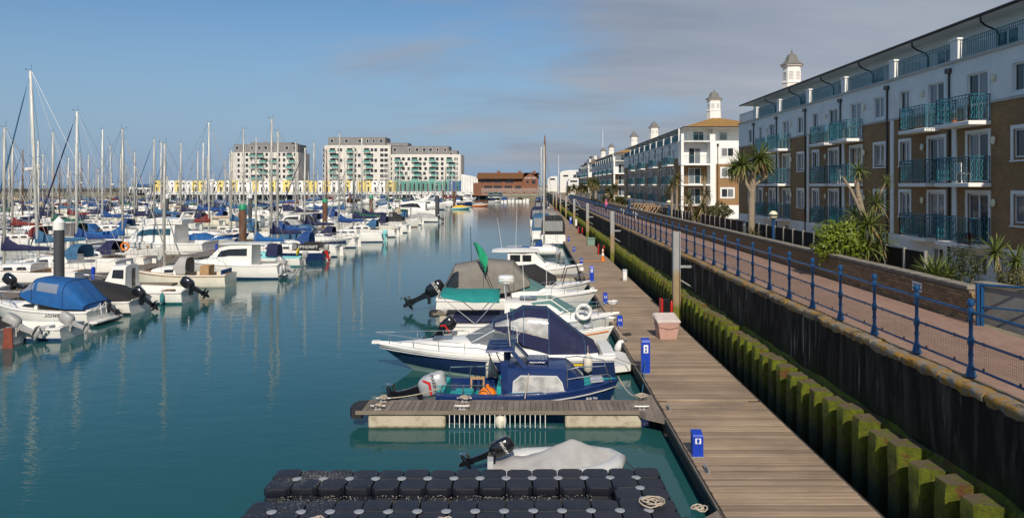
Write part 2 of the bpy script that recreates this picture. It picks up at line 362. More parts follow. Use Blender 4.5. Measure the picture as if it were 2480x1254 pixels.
def lichen_mat():
    t = NT('lichen_covered_stone'); v = t.coords('World')
    c = t.mix(t.noise(v, 3, 6, .65), (.12,.105,.085), (.30,.27,.225))
    n = t.noise(v, 4.5, 7, .7, .5); c = t.mix(t.ramp(n, [(.46, 0.0), (.55, .9)]), c, t.mix(t.noise(v, 14, 3), (.24,.115,.006), (.40,.215,.012)))
    n3 = t.noise(t.coords('World', loc=(7, 2, 1)), 2.2, 5); c = t.mix(t.ramp(n3, [(.56, 0.0), (.66, .85)]), c, (.06,.052,.042))
    t.set(t.b, 'Base Color', c); t.b.inputs['Roughness'].default_value = .95; t.set(t.b, 'Normal', t.bump(t.noise(v, 16, 6, .7), .8, .03)); return t.mat
M['lichen'] = lichen_mat()
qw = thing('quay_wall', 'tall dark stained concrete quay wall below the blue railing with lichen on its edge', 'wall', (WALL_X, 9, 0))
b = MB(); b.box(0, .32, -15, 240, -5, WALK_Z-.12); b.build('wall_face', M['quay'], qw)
cs = []
for k in range(6):
    b = MB(); prof = [(-.02,-.15),(-.055,-.10),(-.065,-.03),(-.035,.012),(.10,.022),(.24,.02),(.30,-.02),(.30,-.14)]
    rr = random.Random(k); secs = []
    for j in range(11):
        yy = .015 + j*1.17/10; secs.append([(x + rr.uniform(-.013,.013), yy, z + rr.uniform(-.014,.010)*(2.5 if z < -.1 else 1)) for x, z in prof])
    b.loft(secs, closed=True, cap0=True, cap1=True); cs.append(b.mesh('coping_stone', M['lichen'], 50))
for i in range(170):
    link('coping_stone', cs[rng.randrange(6)], qw, (rng.uniform(-.012,.012), -9 + i*1.2, WALK_Z-.01 + rng.uniform(-.012,.012)), (0, rng.uniform(-.03,.03), rng.uniform(-.006,.006)))
# sheet piling with the mossy ledge behind it
def moss_mat():
    t = NT('mossy_rusted_steel'); P = t.node('ShaderNodeNewGeometry').outputs['Position']; v = t.coords('World')
    sp = t.node('ShaderNodeSeparateXYZ'); t.l.new(P, sp.inputs[0])
    g = t.mix(t.ramp(t.noise(v, 7, 8, .75, .5), [(.28, 0.0), (.72, 1.0)]), (.055,.080,.002), (.25,.285,.010))
    st = t.noise(t.coords('World', (4, 4, .5)), 2.2, 5, .6); g = t.mix(t.ramp(st, [(.45, 0.0), (.75, .6)]), g, (.055,.062,.008))
    ru = t.noise(t.coords('World', loc=(3, 1, 4)), 2.4, 6, .7, .3); g = t.mix(t.ramp(ru, [(.56, 0.0), (.62, .85)]), g, (.17,.055,.020))
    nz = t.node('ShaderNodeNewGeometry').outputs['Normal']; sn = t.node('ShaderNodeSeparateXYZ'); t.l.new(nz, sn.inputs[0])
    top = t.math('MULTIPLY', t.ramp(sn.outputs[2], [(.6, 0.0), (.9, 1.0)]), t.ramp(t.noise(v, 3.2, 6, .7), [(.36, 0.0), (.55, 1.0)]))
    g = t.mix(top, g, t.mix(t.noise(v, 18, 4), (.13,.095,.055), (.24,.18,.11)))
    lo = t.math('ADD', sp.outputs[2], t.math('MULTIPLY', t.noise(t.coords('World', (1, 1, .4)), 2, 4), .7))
    low = t.ramp(t.math('MULTIPLY', lo, .5), [(.42, 1.0), (.78, 0.0)])  # dark algae low down, raised to paint in shade below the pile tops
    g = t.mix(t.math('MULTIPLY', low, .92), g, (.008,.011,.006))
    t.set(t.b, 'Base Color', g); t.b.inputs['Roughness'].default_value = .95; t.set(t.b, 'Normal', t.bump(t.noise(v, 14, 8, .8), 1.0, .09)); return t.mat
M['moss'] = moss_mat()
PILE_X, PILE_TOP, PP = 6.30, 1.52, .72
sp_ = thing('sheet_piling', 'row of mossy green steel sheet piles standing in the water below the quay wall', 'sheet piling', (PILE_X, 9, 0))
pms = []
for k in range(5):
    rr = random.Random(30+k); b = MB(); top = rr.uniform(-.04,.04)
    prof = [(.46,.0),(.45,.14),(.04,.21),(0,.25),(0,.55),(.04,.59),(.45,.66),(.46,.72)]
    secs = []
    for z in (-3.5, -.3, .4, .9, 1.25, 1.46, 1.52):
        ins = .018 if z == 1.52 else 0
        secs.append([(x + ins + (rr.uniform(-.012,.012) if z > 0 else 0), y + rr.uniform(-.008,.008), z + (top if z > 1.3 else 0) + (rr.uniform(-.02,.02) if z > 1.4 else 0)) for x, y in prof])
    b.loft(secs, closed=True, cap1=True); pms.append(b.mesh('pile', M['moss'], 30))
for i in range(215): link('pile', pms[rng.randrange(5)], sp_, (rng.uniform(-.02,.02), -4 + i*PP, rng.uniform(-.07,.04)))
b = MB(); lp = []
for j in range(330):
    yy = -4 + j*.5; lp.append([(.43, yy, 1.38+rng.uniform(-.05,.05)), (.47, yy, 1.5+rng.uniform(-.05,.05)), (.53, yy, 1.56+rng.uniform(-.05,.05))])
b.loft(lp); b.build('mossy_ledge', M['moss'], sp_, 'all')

# brick garden wall beside the walkway
def brickpiece(name, c1, c2):
    t = NT(name); oi = t.node('ShaderNodeObjectInfo'); v = t.coords('World')
    c = t.mix(oi.outputs['Random'], c1, c2); c = t.mix(t.ramp(t.noise(v, 9, 5, .7), [(.4, 0.0), (.75, .6)]), c, tuple(x*.45 for x in c1))
    t.set(t.b, 'Base Color', c); t.b.inputs['Roughness'].default_value = .92; t.set(t.b, 'Normal', t.bump(t.noise(v, 40, 5), .5, .006)); return t.mat
M['brick'] = brickpiece('buff_brown_brick', (.235,.145,.072), (.42,.275,.14))
M['mortar'] = pm('mortar', (.17,.145,.11), rough=.95, var=.25, scale=8)
def brick_tex(name, c1, c2, mo, scale=1.0):
    t = NT(name); P = t.node('ShaderNodeNewGeometry').outputs['Position']; s = t.node('ShaderNodeSeparateXYZ'); t.l.new(P, s.inputs[0])
    cb = t.node('ShaderNodeCombineXYZ'); t.l.new(t.math('ADD', s.outputs[0], s.outputs[1]), cb.inputs[0]); t.l.new(s.outputs[2], cb.inputs[1])
    b = t.node('ShaderNodeTexBrick'); b.inputs['Scale'].default_value = 1.0; b.inputs['Brick Width'].default_value = .225*scale; b.inputs['Row Height'].default_value = .075*scale; b.inputs['Mortar Size'].default_value = .008*scale
    b.inputs['Color1'].default_value = (*c1, 1); b.inputs['Color2'].default_value = (*c2, 1); b.inputs['Mortar'].default_value = (*mo, 1); t.l.new(cb.outputs[0], b.inputs[0])
    n = t.noise(t.coords('World'), .9, 6, .65); c = t.mix(t.ramp(n, [(.4, 0.0), (.75, .45)]), b.outputs[0], tuple(x*.55 for x in c1))
    t.set(t.b, 'Base Color', c); t.b.inputs['Roughness'].default_value = .9; t.set(t.b, 'Normal', t.bump(b.outputs[1], -.3, .006)); return t.mat
M['brick_wall_tex'] = brick_tex('buff_brown_brickwork', (.235,.135,.060), (.40,.25,.115), (.17,.145,.11))
BW0, BW_TOP = 16.35, 3.77
bw = thing('garden_wall', 'long low buff brick wall with stone coping between the walkway and the gardens', 'wall', (BRICK_X, BW0, WALK_Z))
hgt = BW_TOP - WALK_Z - .09
b = MB(); b.box(.014, .226, .014, 45, -.3, hgt); b.build('mortar_core', M['mortar'], bw)
b = MB(); b.box(0, .24, 45, 165, -.3, hgt); b.build('far_brickwork', M['brick_wall_tex'], bw)
bm_ = MB(); bm_.box(0, .06, .004, .219, .005, .070); brick_me = bm_.mesh('brick', M['brick'])
rest = MB(); nb = 0; rows = int(hgt/.075)
for col in range(0, 200):
    for r in range(rows):
        y = col*.2235 + (0 if r % 2 else .112); z = r*.0755; dx = rng.uniform(-.004,.004)
        if y + .22 > 45: continue
        if nb < 284: link('brick', brick_me, bw, (dx, y, z)); nb += 1
        else: rest.box(dx, .06, y+.004, y+.219, z+.005, z+.070)
o = rest.build('brickwork', M['brick'], bw); o['kind'] = 'stuff'
end_me = MB().box(.005, .112, 0, .06, .005, .070).mesh('brick', M['brick'])
for r in range(rows):
    for k in range(2): 
        if nb < 300+8: link('brick', end_me, bw, (.004 + k*.116, -.008 + rng.uniform(-.004,.004), r*.0755)); nb += 1
M['cope'] = pm('weathered_coping', (.24,.215,.17), rough=.95, var=.3, scale=3, dirt='#3a3428', dirtk=.6, bump=.4, bscale=20)
for i in range(136):
    b = MB() if i < 3 else None
    if b is not None:
        b.bbox(-.05, .29, .004, 1.196, hgt, hgt+.09, .012); 
        if i == 0: cme = [b.mesh('coping_slab', M['cope'])]
        else: cme.append(b.mesh('coping_slab', M['cope']))
    link('coping_slab', cme[min(i, i % 3)] if i >= 3 else cme[i], bw, (0, -.02 + i*1.2, rng.uniform(-.004,.004)))
b = MB(); b.box(-.02, -.004, 1.95, 2.40, .38, .62); sg = b.build('wall_sign', M['white_paint'], None, loc=(BRICK_X, BW0, WALK_Z)); tag(sg, 'small white notice plate screwed to the brick wall near its end', 'sign')
for j, txt in enumerate(('PLEASE KEEP', 'OFF THE WALL')):
    link('lettering', text_mesh('lettering', txt, .068, M['lettering_black']), sg, (-.022, 2.175, .545 - j*.10), (R(90), 0, R(-90)))
# plain rendered wall turning away past the end of the brick wall
M['render_grey'] = pm('grey_rendered_wall', (.27,.255,.23), rough=.9, var=.2, scale=1.4, dirt='#4a4238', dirtk=.5, bump=.3, bscale=18)
rw = thing('ramp_wall', 'plain grey rendered wall stub to the right of the brick wall end', 'wall', (BRICK_X, BW0, WALK_Z), 0)
b = MB(); b.prism([(.62,.30),(.30,.30),(1.55,-5.2),(1.80,-5.2)], -.6, .80); b.build('wall_face', M['render_grey'], rw)
b = MB(); b.prism([(.66,.36),(.26,.36),(1.51,-5.26),(1.84,-5.26)], .80, .88); b.build('coping', M['cope'], rw)
# blue gate frame at the end of the brick wall
M['rail_blue'] = pm('railing_blue_paint', (.005,.058,.165), rough=.35, coat=.2, var=.2, scale=6, dirt=(.10,.05,.03), dirtk=.25)
gt = thing('barrier_gate', 'tall blue tubular barrier gate across the path at the wall end', 'gate', (BRICK_X, BW0-.4, WALK_Z))
for q in ((.0,.07,-.035,.035,0,.93),(1.42,1.49,-1.735,-1.665,0,1.0),(-.085,-.025,-.03,.03,0,.93)): MB().box(*q).build('gate_post', M['rail_blue'], gt)
b = MB(); b.tube([(0,0,.90),(1.45,-1.7,.97)], .026, 8); b.build('top_bar', M['rail_blue'], gt)
b = MB(); b.tube([(0,0,.42),(1.45,-1.7,.45)], .022, 8); b.build('lower_bar', M['rail_blue'], gt)

# blue railing along the quay edge
RX, SPC = 7.08, 1.63
post = MB(); post.lathe([(r_*.86, z_*.96) for r_, z_ in [(.105,0),(.105,.02),(.082,.05),(.070,.13),(.060,.16),(.052,.19),(.040,.22),(.040,.50),(.055,.52),(.062,.56),(.062,.62),(.050,.65),(.036,.68),(.036,.92),(.045,.94),(.052,.965),(.038,1.0),(.058,1.02),(.062,1.075),(.056,1.13),(.036,1.145),(.036,1.165),(.060,1.19),(.070,1.23),(.060,1.275),(.03,1.295)]], 12)
post.lathe([(.044,.33),(.044,.37)], 10); post_me = post.mesh('post', M['rail_blue'], 40)
rl = thing('quay_railing', 'long blue iron railing with ball topped posts and wire mesh along the quay edge', 'railing', (RX, 11.62, WALK_Z+.03))
N_POST = 76; K0 = -3
for k in range(K0, N_POST): link('post', post_me, rl, (0, k*SPC, 0))
for nm, zz, r_ in (('top_rail', 1.03, .027), ('middle_rail', .575, .021), ('bottom_rail', .145, .021)):
    b = MB()
    for k in range(K0, N_POST-1): b.tube([(0, k*SPC+.03, zz), (0, (k+1)*SPC-.03, zz)], r_, 8)
    b.build(nm, M['rail_blue'], rl, 40)
b = MB()
M['mesh_wire'] = pm('rusty_mesh_wire', (.11,.085,.07), rough=.7, metal=.3, var=.3)
for j in range(33): y = .07 + j*(SPC-.14)/32; b.box(-.0010,.0010, y-.0010, y+.0010, .19, .56)
for j in range(9): z = .19 + j*.37/8; b.box(-.0010,.0010,.07,SPC-.07, z-.0010, z+.0010)
for y, z in ((.45,.575),(1.3,.575),(.45,.175),(1.3,.175)): b.box(-.006,.006,y-.02,y+.02,z-.03,z+.03)
mesh_me = b.mesh('mesh_panel', M['mesh_wire'])
for k in range(K0, 30): link('mesh_panel', mesh_me, rl, (0, k*SPC, 0))

# main pontoon
DX0, DX1, DZ = 3.30, 5.94, .45
def plank_mat(name, c1, c2, ax):
    t = NT(name); oi = t.node('ShaderNodeObjectInfo'); st = (.5, 14, 6) if ax == 'x' else (14, .5, 6)
    loc = t.node('ShaderNodeCombineXYZ'); t.l.new(t.math('MULTIPLY', oi.outputs['Random'], 40.0), loc.inputs[0]); t.l.new(t.math('MULTIPLY', oi.outputs['Random'], 17.0), loc.inputs[1])
    P = t.node('ShaderNodeNewGeometry').outputs['Position']; ad = t.node('ShaderNodeVectorMath', operation='ADD'); t.l.new(P, ad.inputs[0]); t.l.new(loc.outputs[0], ad.inputs[1])
    mp = t.node('ShaderNodeMapping'); mp.inputs['Scale'].default_value = st; t.l.new(ad.outputs[0], mp.inputs[0])
    n = t.noise(mp.outputs[0], 2.0, 6, .65, .6); c = t.mix(t.ramp(n, [(.25, 0.0), (.75, 1.0)]), c1, c2)
    hs = t.node('ShaderNodeHueSaturation'); t.set(hs, 'Value', t.math('ADD', t.math('MULTIPLY', oi.outputs['Random'], .5), .76)); t.l.new(c, hs.inputs['Color'])
    big = t.noise(t.coords('World', (1, 1, 1)), .7, 5, .6); c = t.mix(t.ramp(big, [(.42, 0.0), (.7, .45)]), hs.outputs[0], tuple(x*.55 for x in c1))
    P2 = t.node('ShaderNodeTexCoord').outputs['Object']; sp = t.node('ShaderNodeSeparateXYZ'); t.l.new(P2, sp.inputs[0])
    t.set(t.b, 'Base Color', c); t.b.inputs['Roughness'].default_value = .82
    gr = t.noise(mp.outputs[0], 5, 3, .5)
    t.set(t.b, 'Normal', t.bump(gr, .5, .008)); return t.mat
M['plank_x'] = plank_mat('weathered_deck_boards', (.20,.142,.096), (.43,.32,.222), 'x')
M['plank_y'] = plank_mat('weathered_finger_boards', (.13,.105,.085), (.27,.225,.185), 'y')
M['timber_dark'] = pm('dark_wet_timber', (.035,.032,.030), rough=.8, var=.4, scale=2, stretch=(1,1,6), bump=.4, bscale=12)
M['timber_edge'] = pm('weathered_timber_edge', (.20,.165,.125), rough=.85, var=.3, scale=3, stretch=(.6,.6,8), bump=.3)
def float_mat():
    t = NT('stained_concrete_float'); P = t.node('ShaderNodeNewGeometry').outputs['Position']; s = t.node('ShaderNodeSeparateXYZ'); t.l.new(P, s.inputs[0]); v = t.coords('World')
    c = t.mix(t.noise(v, 2.2, 6, .65), (.40,.35,.255), (.58,.52,.40))
    c = t.mix(t.ramp(t.noise(v, 4, 6, .7, .4), [(.50, 0.0), (.66, .65)]), c, (.22,.18,.115))
    z = t.math('ADD', s.outputs[2], t.math('MULTIPLY', t.noise(v, 6, 4), .06)); c = t.mix(t.ramp(z, [(.05, 1.0), (.11, 0.0)]), c, (.05,.05,.022))
    t.set(t.b, 'Base Color', c); t.b.inputs['Roughness'].default_value = .9; t.set(t.b, 'Normal', t.bump(t.noise(v, 18, 5), .4, .012)); return t.mat
M['float'] = float_mat()
pt = thing('main_pontoon', 'long floating walkway of weathered grey brown boards beside the quay', 'pontoon', (DX0, 0, 0))
pb = MB(); pb.bbox(.0, DX1-DX0, .004, .136, DZ-.035, DZ, .004); plank_me = pb.mesh('plank', M['plank_x'])
rest = MB()
for i in range(0, 620):
    y = 8.2 + i*.14
    if abs(y - 18.75) < .06 or abs(y-42.4) < .06: continue
    if i < 302: link('plank', plank_me, pt, (rng.uniform(-.006,.006), y, rng.uniform(-.003,.003)), (0, 0, rng.uniform(-.0016,.0016)))
    else: rest.box(0, DX1-DX0, y+.004, y+.136, DZ-.035, DZ+rng.uniform(-.003,.003))
o = rest.build('far_planks', M['plank_x'], pt); o['kind'] = 'stuff'
b = MB(); b.box(.02, DX1-DX0-.02, 95, 240, DZ-.035, DZ-.004); b.build('far_deck', M['plank_x'], pt)
for nm, xa, xb in (('side_beam', -.05, -.002), ('side_beam', DX1-DX0+.002, DX1-DX0+.05)):
    b = MB(); b.box(xa, xb, 6, 240, .10, DZ-.01); b.build(nm, M['timber_dark'], pt)
b = MB(); b.box(-.075, -.052, 6, 240, DZ-.07, DZ+.012); b.build('edge_strip', M['timber_edge'], pt)
_cl = MB(); _cl.box(-.035,.035,-.09,.09,0,.02); _cl.box(-.02,.02,-.06,-.035,.02,.085); _cl.box(-.02,.02,.035,.06,.02,.085); _cl.tube([(0,-.19,.10),(0,-.1,.092),(0,.1,.092),(0,.19,.10)], [.016,.022,.022,.016], 6)
_cme = _cl.mesh('cleat', M['galv'])
for i in range(24): link('cleat', _cme, pt, (.14, 10.2 + i*3.9, DZ+.002))
fb = MB(); fb.bbox(.25, DX1-DX0-.25, 0, 3.2, -.6, DZ-.04, .03); fme = fb.mesh('float', M['float'])
for i in range(22): link('float', fme, pt, (0, 8.6 + i*4.6, 0))

# steel guide piles on the quay side
def gpile_mat():
    t = NT('galvanised_guide_pile'); P = t.node('ShaderNodeNewGeometry').outputs['Position']; s = t.node('ShaderNodeSeparateXYZ'); t.l.new(P, s.inputs[0]); v = t.coords('World')
    c = t.mix(t.noise(t.coords('World', (3, 3, .6)), 2, 4), (.25,.26,.265), (.40,.41,.41))
    z = t.math('ADD', s.outputs[2], t.math('MULTIPLY', t.noise(v, 3, 5), .9)); zz = t.math('MULTIPLY', z, .2)
    c = t.mix(t.ramp(zz, [(.54, 1.0), (.60, 0.0)]), c, t.mix(t.noise(v, 5, 5), (.27,.185,.10), (.36,.29,.18)))
    c = t.mix(t.ramp(zz, [(.26, 1.0), (.34, 0.0)]), c, t.mix(t.noise(v, 7, 5), (.08,.09,.01), (.20,.19,.02)))
    t.set(t.b, 'Base Color', c); t.b.inputs['Roughness'].default_value = .6; t.b.inputs['Metallic'].default_value = .15; return t.mat
M['gpile'] = gpile_mat()
for k in range(8):
    y = (30.4, 54.2, 77.8, 101.5, 125, 148, 172, 195)[k]
    p = thing('guide_pile', ['grey steel H pile beside the pink dock box', 'grey H pile behind the pedestal row, second from the camera', 'third H pile along the pontoon, before the small green dock box'][k] if k < 3 else '%s H pile along the pontoon from the camera, beyond the green dock box' % ('fourth','fifth','sixth','seventh','eighth')[k-3], 'mooring pile', (6.13, y, 0), 0, 'steel guide piles along the pontoon')
    b = MB(); b.box(-.15, -.125, -.15, .15, -4, 4.1); b.box(.125, .15, -.15, .15, -4, 4.1); b.box(-.124, .124, -.012, .012, -4, 4.09); b.build('column', M['gpile'], p)
    b = MB(); b.obox((.62, 0, 2.62), (.95, .10, .10)); b.obox((1.10, 0, 2.66), (.03, .34, .34)); b.build('bracket', M['galv'], p)
    b = MB(); b.tube([(.18, 0, 2.05), (1.08, 0, 1.5)], .035, 6); b.build('strut', M['galv'], p)
    if k >= 3: b = MB(); b.tube([(.2, 0, 4.0), (1.0, 0, 2.75)], .06, 6); b.build('brace', M['galv'], p)
# ------------------------------------------------------------------ waterside apartment buildings
M['stucco'] = pm('white_stucco', (.84,.83,.80), rough=.85, var=.06, scale=.8, dirt='#9a968c', dirtk=.25, bump=.12, bscale=30)
M['trim'] = pm('stone_coloured_trim', (.50,.48,.45), rough=.85, var=.1, scale=2)
M['upvc'] = pm('white_window_frame', (.74,.74,.73), rough=.4, var=.04)
M['brick_facade'] = brick_tex('buff_orange_facade_brick', (.275,.152,.060), (.365,.208,.085), (.27,.20,.13))
M['bal_teal'] = pm('teal_balcony_paint', (.010,.13,.19), rough=.35, coat=.15, var=.2, scale=4)
M['bal_wave'] = pm('turquoise_wavy_bar_paint', (.035,.23,.27), rough=.3, coat=.2, var=.2, scale=4)
M['pipe_black'] = pm('black_downpipe', (.012,.012,.014), rough=.45, var=.2)
M['lead'] = pm('grey_lead_roof', (.17,.165,.155), rough=.7, var=.2, scale=2, stretch=(3,3,.4))
M['lamp_glass'] = pm('cream_lamp_globe', (.72,.66,.46), rough=.25, var=.05)
def tile_mat():
    t = NT('lichened_roof_tiles'); v = t.coords('World'); P = t.node('ShaderNodeNewGeometry').outputs['Position']; s = t.node('ShaderNodeSeparateXYZ'); t.l.new(P, s.inputs[0])
    c = t.mix(t.noise(v, 1.2, 6, .65), (.20,.115,.045), (.40,.22,.05))
    row = t.math('FRACT', t.math('MULTIPLY', s.outputs[2], 7.5)); c = t.mix(t.ramp(row, [(.0, .55), (.18, 0.0)]), c, (.08,.05,.03))
    t.set(t.b, 'Base Color', c); t.b.inputs['Roughness'].default_value = .9; t.set(t.b, 'Normal', t.bump(row, .5, .04)); return t.mat
M['tile'] = tile_mat()
def wall_holes(b, y0, y1, z0, z1, holes, depth=.13, x=0.0):
    hs = [(max(a,y0), min(c,y1), max(d,z0), min(e,z1)) for a, c, d, e in holes]; hs = [h for h in hs if h[1]-h[0] > .01 and h[3]-h[2] > .01]
    ys = sorted({y0, y1} | {h[0] for h in hs} | {h[1] for h in hs}); zs = sorted({z0, z1} | {h[2] for h in hs} | {h[3] for h in hs})
    for i in range(len(ys)-1):
        run = None
        for j in range(len(zs)-1):
            cy, cz = (ys[i]+ys[i+1])/2, (zs[j]+zs[j+1])/2
            if any(h[0] < cy < h[1] and h[2] < cz < h[3] for h in hs): continue
            b.add([(x,ys[i],zs[j]),(x,ys[i],zs[j+1]),(x,ys[i+1],zs[j+1]),(x,ys[i+1],zs[j])], [(0,1,2,3)])
    for a, c, d, e in hs:
        X = x + depth
        b.add([(x,a,d),(X,a,d),(X,a,e),(x,a,e)], [(0,1,2,3)]); b.add([(x,c,d),(x,c,e),(X,c,e),(X,c,d)], [(0,1,2,3)])
        if e < z1-.001: b.add([(x,a,e),(X,a,e),(X,c,e),(x,c,e)], [(0,1,2,3)])
        if d > z0+.001: b.add([(x,a,d),(x,c,d),(X,c,d),(X,a,d)], [(0,1,2,3)])
WIN = {}
def window_mesh(w, h, surround, door):
    k = (round(w,2), round(h,2), surround, door)
    if k in WIN: return WIN[k]
    b = MB(); s = .16
    # local: y along wall, z up, x into the wall; origin at lower left corner of the opening
    if surround:
        b.box(-.035, .004, -s, -.004, 0 if door else -.10, h+s); b.box(-.035, .004, w+.004, w+s, 0 if door else -.10, h+s)
        b.box(-.033, .004, -.003, w+.003, h+.004, h+s-.002)
        if not door: b.box(-.07, .004, -s-.03, w+s+.03, -.17, -.103)
    f = .065
    for a, c, d, e in ((0,f,0,h),(w-f,w,0,h),(f,w-f,0,f),(f,w-f,h-f,h),(w/2-.045,w/2+.045,f,h-f)): b.box(.055, .12, a+.001, c-.001, d+.001, e-.001)
    fm = b.mesh('window', M['upvc']) 
    p = MB(); p.box(.082, .10, f-.01, w/2-.04, f-.01, h-f+.01); p1 = p.mesh('pane', M['glass_house'])
    p = MB(); p.box(.082, .10, w/2+.04, w-f+.01, f-.01, h-f+.01); p2 = p.mesh('pane', M['glass_house'])
    WIN[k] = (fm, p1, p2); return WIN[k]
def put_window(root, y, z, w, h, surround=True, door=False, x=0.0, rz=0):
    fm, p1, p2 = window_mesh(w, h, surround, door)
    o = link('balcony_door' if door else 'window', fm, root, (x, y, z), (0, 0, rz))
    link('pane', p1, o); link('pane', p2, o)
BAL = {}
def balcony_meshes(L, D):
    if (L, D) in BAL: return BAL[(L, D)]
    s = MB(); s.bbox(-D-.06, -.003, -.06, L+.06, -.21, -.03, .02); slab = s.mesh('slab', M['stucco'])
    fr = MB(); wv = MB(); H1 = 1.08
    path = [(-.02, 0, 0), (-D, 0, 0), (-D, L, 0), (-.02, L, 0)]
    for z, r in ((H1, .024), (.09, .016), (H1-.13, .012)): fr.tube([(x, y, z) for x, y, _ in path], r, 5)
    def run(p, q, n):
        for i in range(n+1):
            t = i/n; x, y = p[0]+(q[0]-p[0])*t, p[1]+(q[1]-p[1])*t
            post = i in (0, n)
            fr.tube([(x, y, -.03 if post else .09), (x, y, H1)], .024 if post else .015, 4)
            if i < n:
                t2 = (i+.5)/n; x, y = p[0]+(q[0]-p[0])*t2, p[1]+(q[1]-p[1])*t2; dx, dy = (q[0]-p[0]), (q[1]-p[1]); l = math.hypot(dx, dy); dx/=l; dy/=l
                pts = []
                for j in range(13): a = .028*math.sin(j*math.pi/2); pts.append((x+dx*a, y+dy*a, .09 + j*(H1-.22)/12))
                wv.tube(pts, .017, 4)
    run((-D,0), (-D,L), max(4, int(L/.23))); run((-.05,0), (-D,0), max(3, int(D/.2))); run((-.05,L), (-D,L), max(3, int(D/.2)))
    BAL[(L, D)] = (slab, fr.mesh('railing', M['bal_teal']), wv.mesh('wavy_bars', M['bal_wave'])); return BAL[(L, D)]
def put_balcony(root, y, z, L, D, x=0.0, rz=0):
    s, f, w = balcony_meshes(L, D); o = link('balcony', s, root, (x, y, z), (0, 0, rz)); link('railing', f, o); link('wavy_bars', w, o)
MOD = 11.75; FL = (3.55, 6.17, 8.80); ZB, ZW, ZC = 3.45, 9.55, 11.62
hop = MB(); hop.tube([(-.07,0,1.7),(-.07,0,11.2)], .045, 6); hop.box(-.20,-.004,-.13,.13,11.2,11.42); pipe_me = hop.mesh('downpipe', M['pipe_black'])
swan = MB(); swan.tube([(.30,0,13.4),(.32,0,13.2),(.6,.1,13.05),(1.15,.25,12.9),(1.29,.28,12.7),(1.29,.28,11.6)], .045, 6); swan_me = swan.mesh('eave_downpipe', M['pipe_black'])
lampm = MB().lathe([(.02,-.06),(.12,-.05),(.15,-.01),(.12,.03),(.02,.06)], 12, M=Matrix.Rotation(R(90), 3, 'Y') @ Matrix.Diagonal(Vector((1.25,1,1)))).mesh('wall_light', M['lamp_glass'], True)
def apartment(label, y0, y1, starts, gable=True, cup=(), near_detail=True):
    root = thing('apartment_building', label, 'apartment building', (FACE_X, 0, 0), 0, 'waterside apartment buildings')
    cols = []                               # y, width, kind
    for s in starts:
        for dy, w, door in ((.15,1.45,True),(3.40,1.35,True),(6.50,.95,False),(9.15,1.15,False)):
            if y0 + .3 < s+dy and s+dy+w < y1 - .3: cols.append((s+dy, w, door))
    extra = [(y1-2.6, 1.0, False)] if y1 - (starts[-1]+10.4) > 3.2 else []
    cols += extra
    holes = []
    for f in FL:
        for y, w, d in cols: holes.append((y, y+w, f+(.02 if d else .98), f+2.12))
    bh = [(y+.1, y+min(w,1.0), 2.15, 3.05) for y, w, d in cols if d]
    yb = y0 + (1.9 if gable else 0)
    b = MB(); wall_holes(b, yb, y1, 1.2, ZB, bh, .13, -.03); b.build('white_base', M['stucco'], root)
    b = MB(); wall_holes(b, yb, y1, ZB, ZW, holes); b.build('brick_facade', M['brick_facade'], root)
    b = MB(); wall_holes(b, yb, y1, ZW, ZC, holes, .13, -.012); b.build('white_facade', M['stucco'], root)
    b = MB(); b.box(-.06, .02, yb, y1, ZW-.05, ZW+.05); b.box(-.10, .25, yb, y1, ZC, ZC+.13); b.build('string_course', M['trim'], root)
    # body behind the facade: end walls, terrace, set back top floor
    b = MB(); b.box(.135, 11, yb+.02, y1-.02, 1.2, ZC-.3); b.build('inner_core', M['stucco'], root)
    b = MB(); b.box(-.012, 11, y1-.018, y1, 1.2, ZC); b.build('end_wall', M['stucco'], root)
    th = []
    tops = []
    for s in starts:
        for dy, w, door in ((.3,1.5,True),(3.3,.8,False),(5.0,1.5,True),(9.3,.8,False)):
            if yb+.5 < s+dy and s+dy+w < y1-.5: tops.append((s+dy, w, door))
    th = [(y, y+w, 11.62 if d else 12.0, 12.85) for y, w, d in tops]
    b = MB(); wall_holes(b, yb, y1, 11.3, 13.45, th, .13, 1.35); b.box(.26, 1.35, yb+.02, y1, 11.3, 11.42); b.box(1.49, 10.9, yb+.1, y1-.1, 11.3, 13.42); b.build('top_storey', M['stucco'], root)
    for y, w, d in tops: put_window(root, y, 11.62 if d else 12.0, w, 12.85-(11.62 if d else 12.0), False, d, 1.35)
    for f in FL:
        for y, w, d in cols: put_window(root, y, f+(.02 if d else .98), w, 2.10 if d else 1.14, True, d, -.012 if f > 8 else 0)
    for y, w, d in cols:
        if d: put_window(root, y+.1, 2.15, min(w,1.0)-.1, .9, False, False, -.03)
    pier = MB(); pier.bbox(-.07, .38, -.30, .30, ZC+.13, 12.62, .01); pier.bbox(-.12, .43, -.35, .35, 12.62, 12.72, .01); pier.box(.38, 1.34, -.1, .1, 11.42, 12.62); pier_me = pier.mesh('parapet_pier', M['stucco'])
    pil = MB(); pil.box(-.075, -.004, -.16, .16, ZB, ZW-.06); pil_me = pil.mesh('pilaster', M['stucco'])
    piers = []
    for s in starts:
        for dy in (2.55, 8.25):
            if yb < s+dy < y1: piers.append(s+dy)
        for f in FL:
            if y0 < s: put_balcony(root, s, f, 2.45, .92); 
            if y0 < s+3.85: put_balcony(root, s+3.85, f, 2.35, .68)
            for ly in (-.25, 5.25):
                if yb < s+ly < y1: link('wall_light', lampm, root, (-.06, s+ly, f+1.75))
        for dy in (2.95, 8.75):
            if yb < s+dy < y1: link('downpipe', pipe_me, root, (0, s+dy, 0))
        for dy in (1.2, 6.9):
            if yb < s+dy < y1: link('eave_downpipe', swan_me, root, (0, s+dy, 0))
    for p in piers: link('parapet_pier', pier_me, root, (0, p, 0)); link('pilaster', pil_me, root, (0, p, 0))
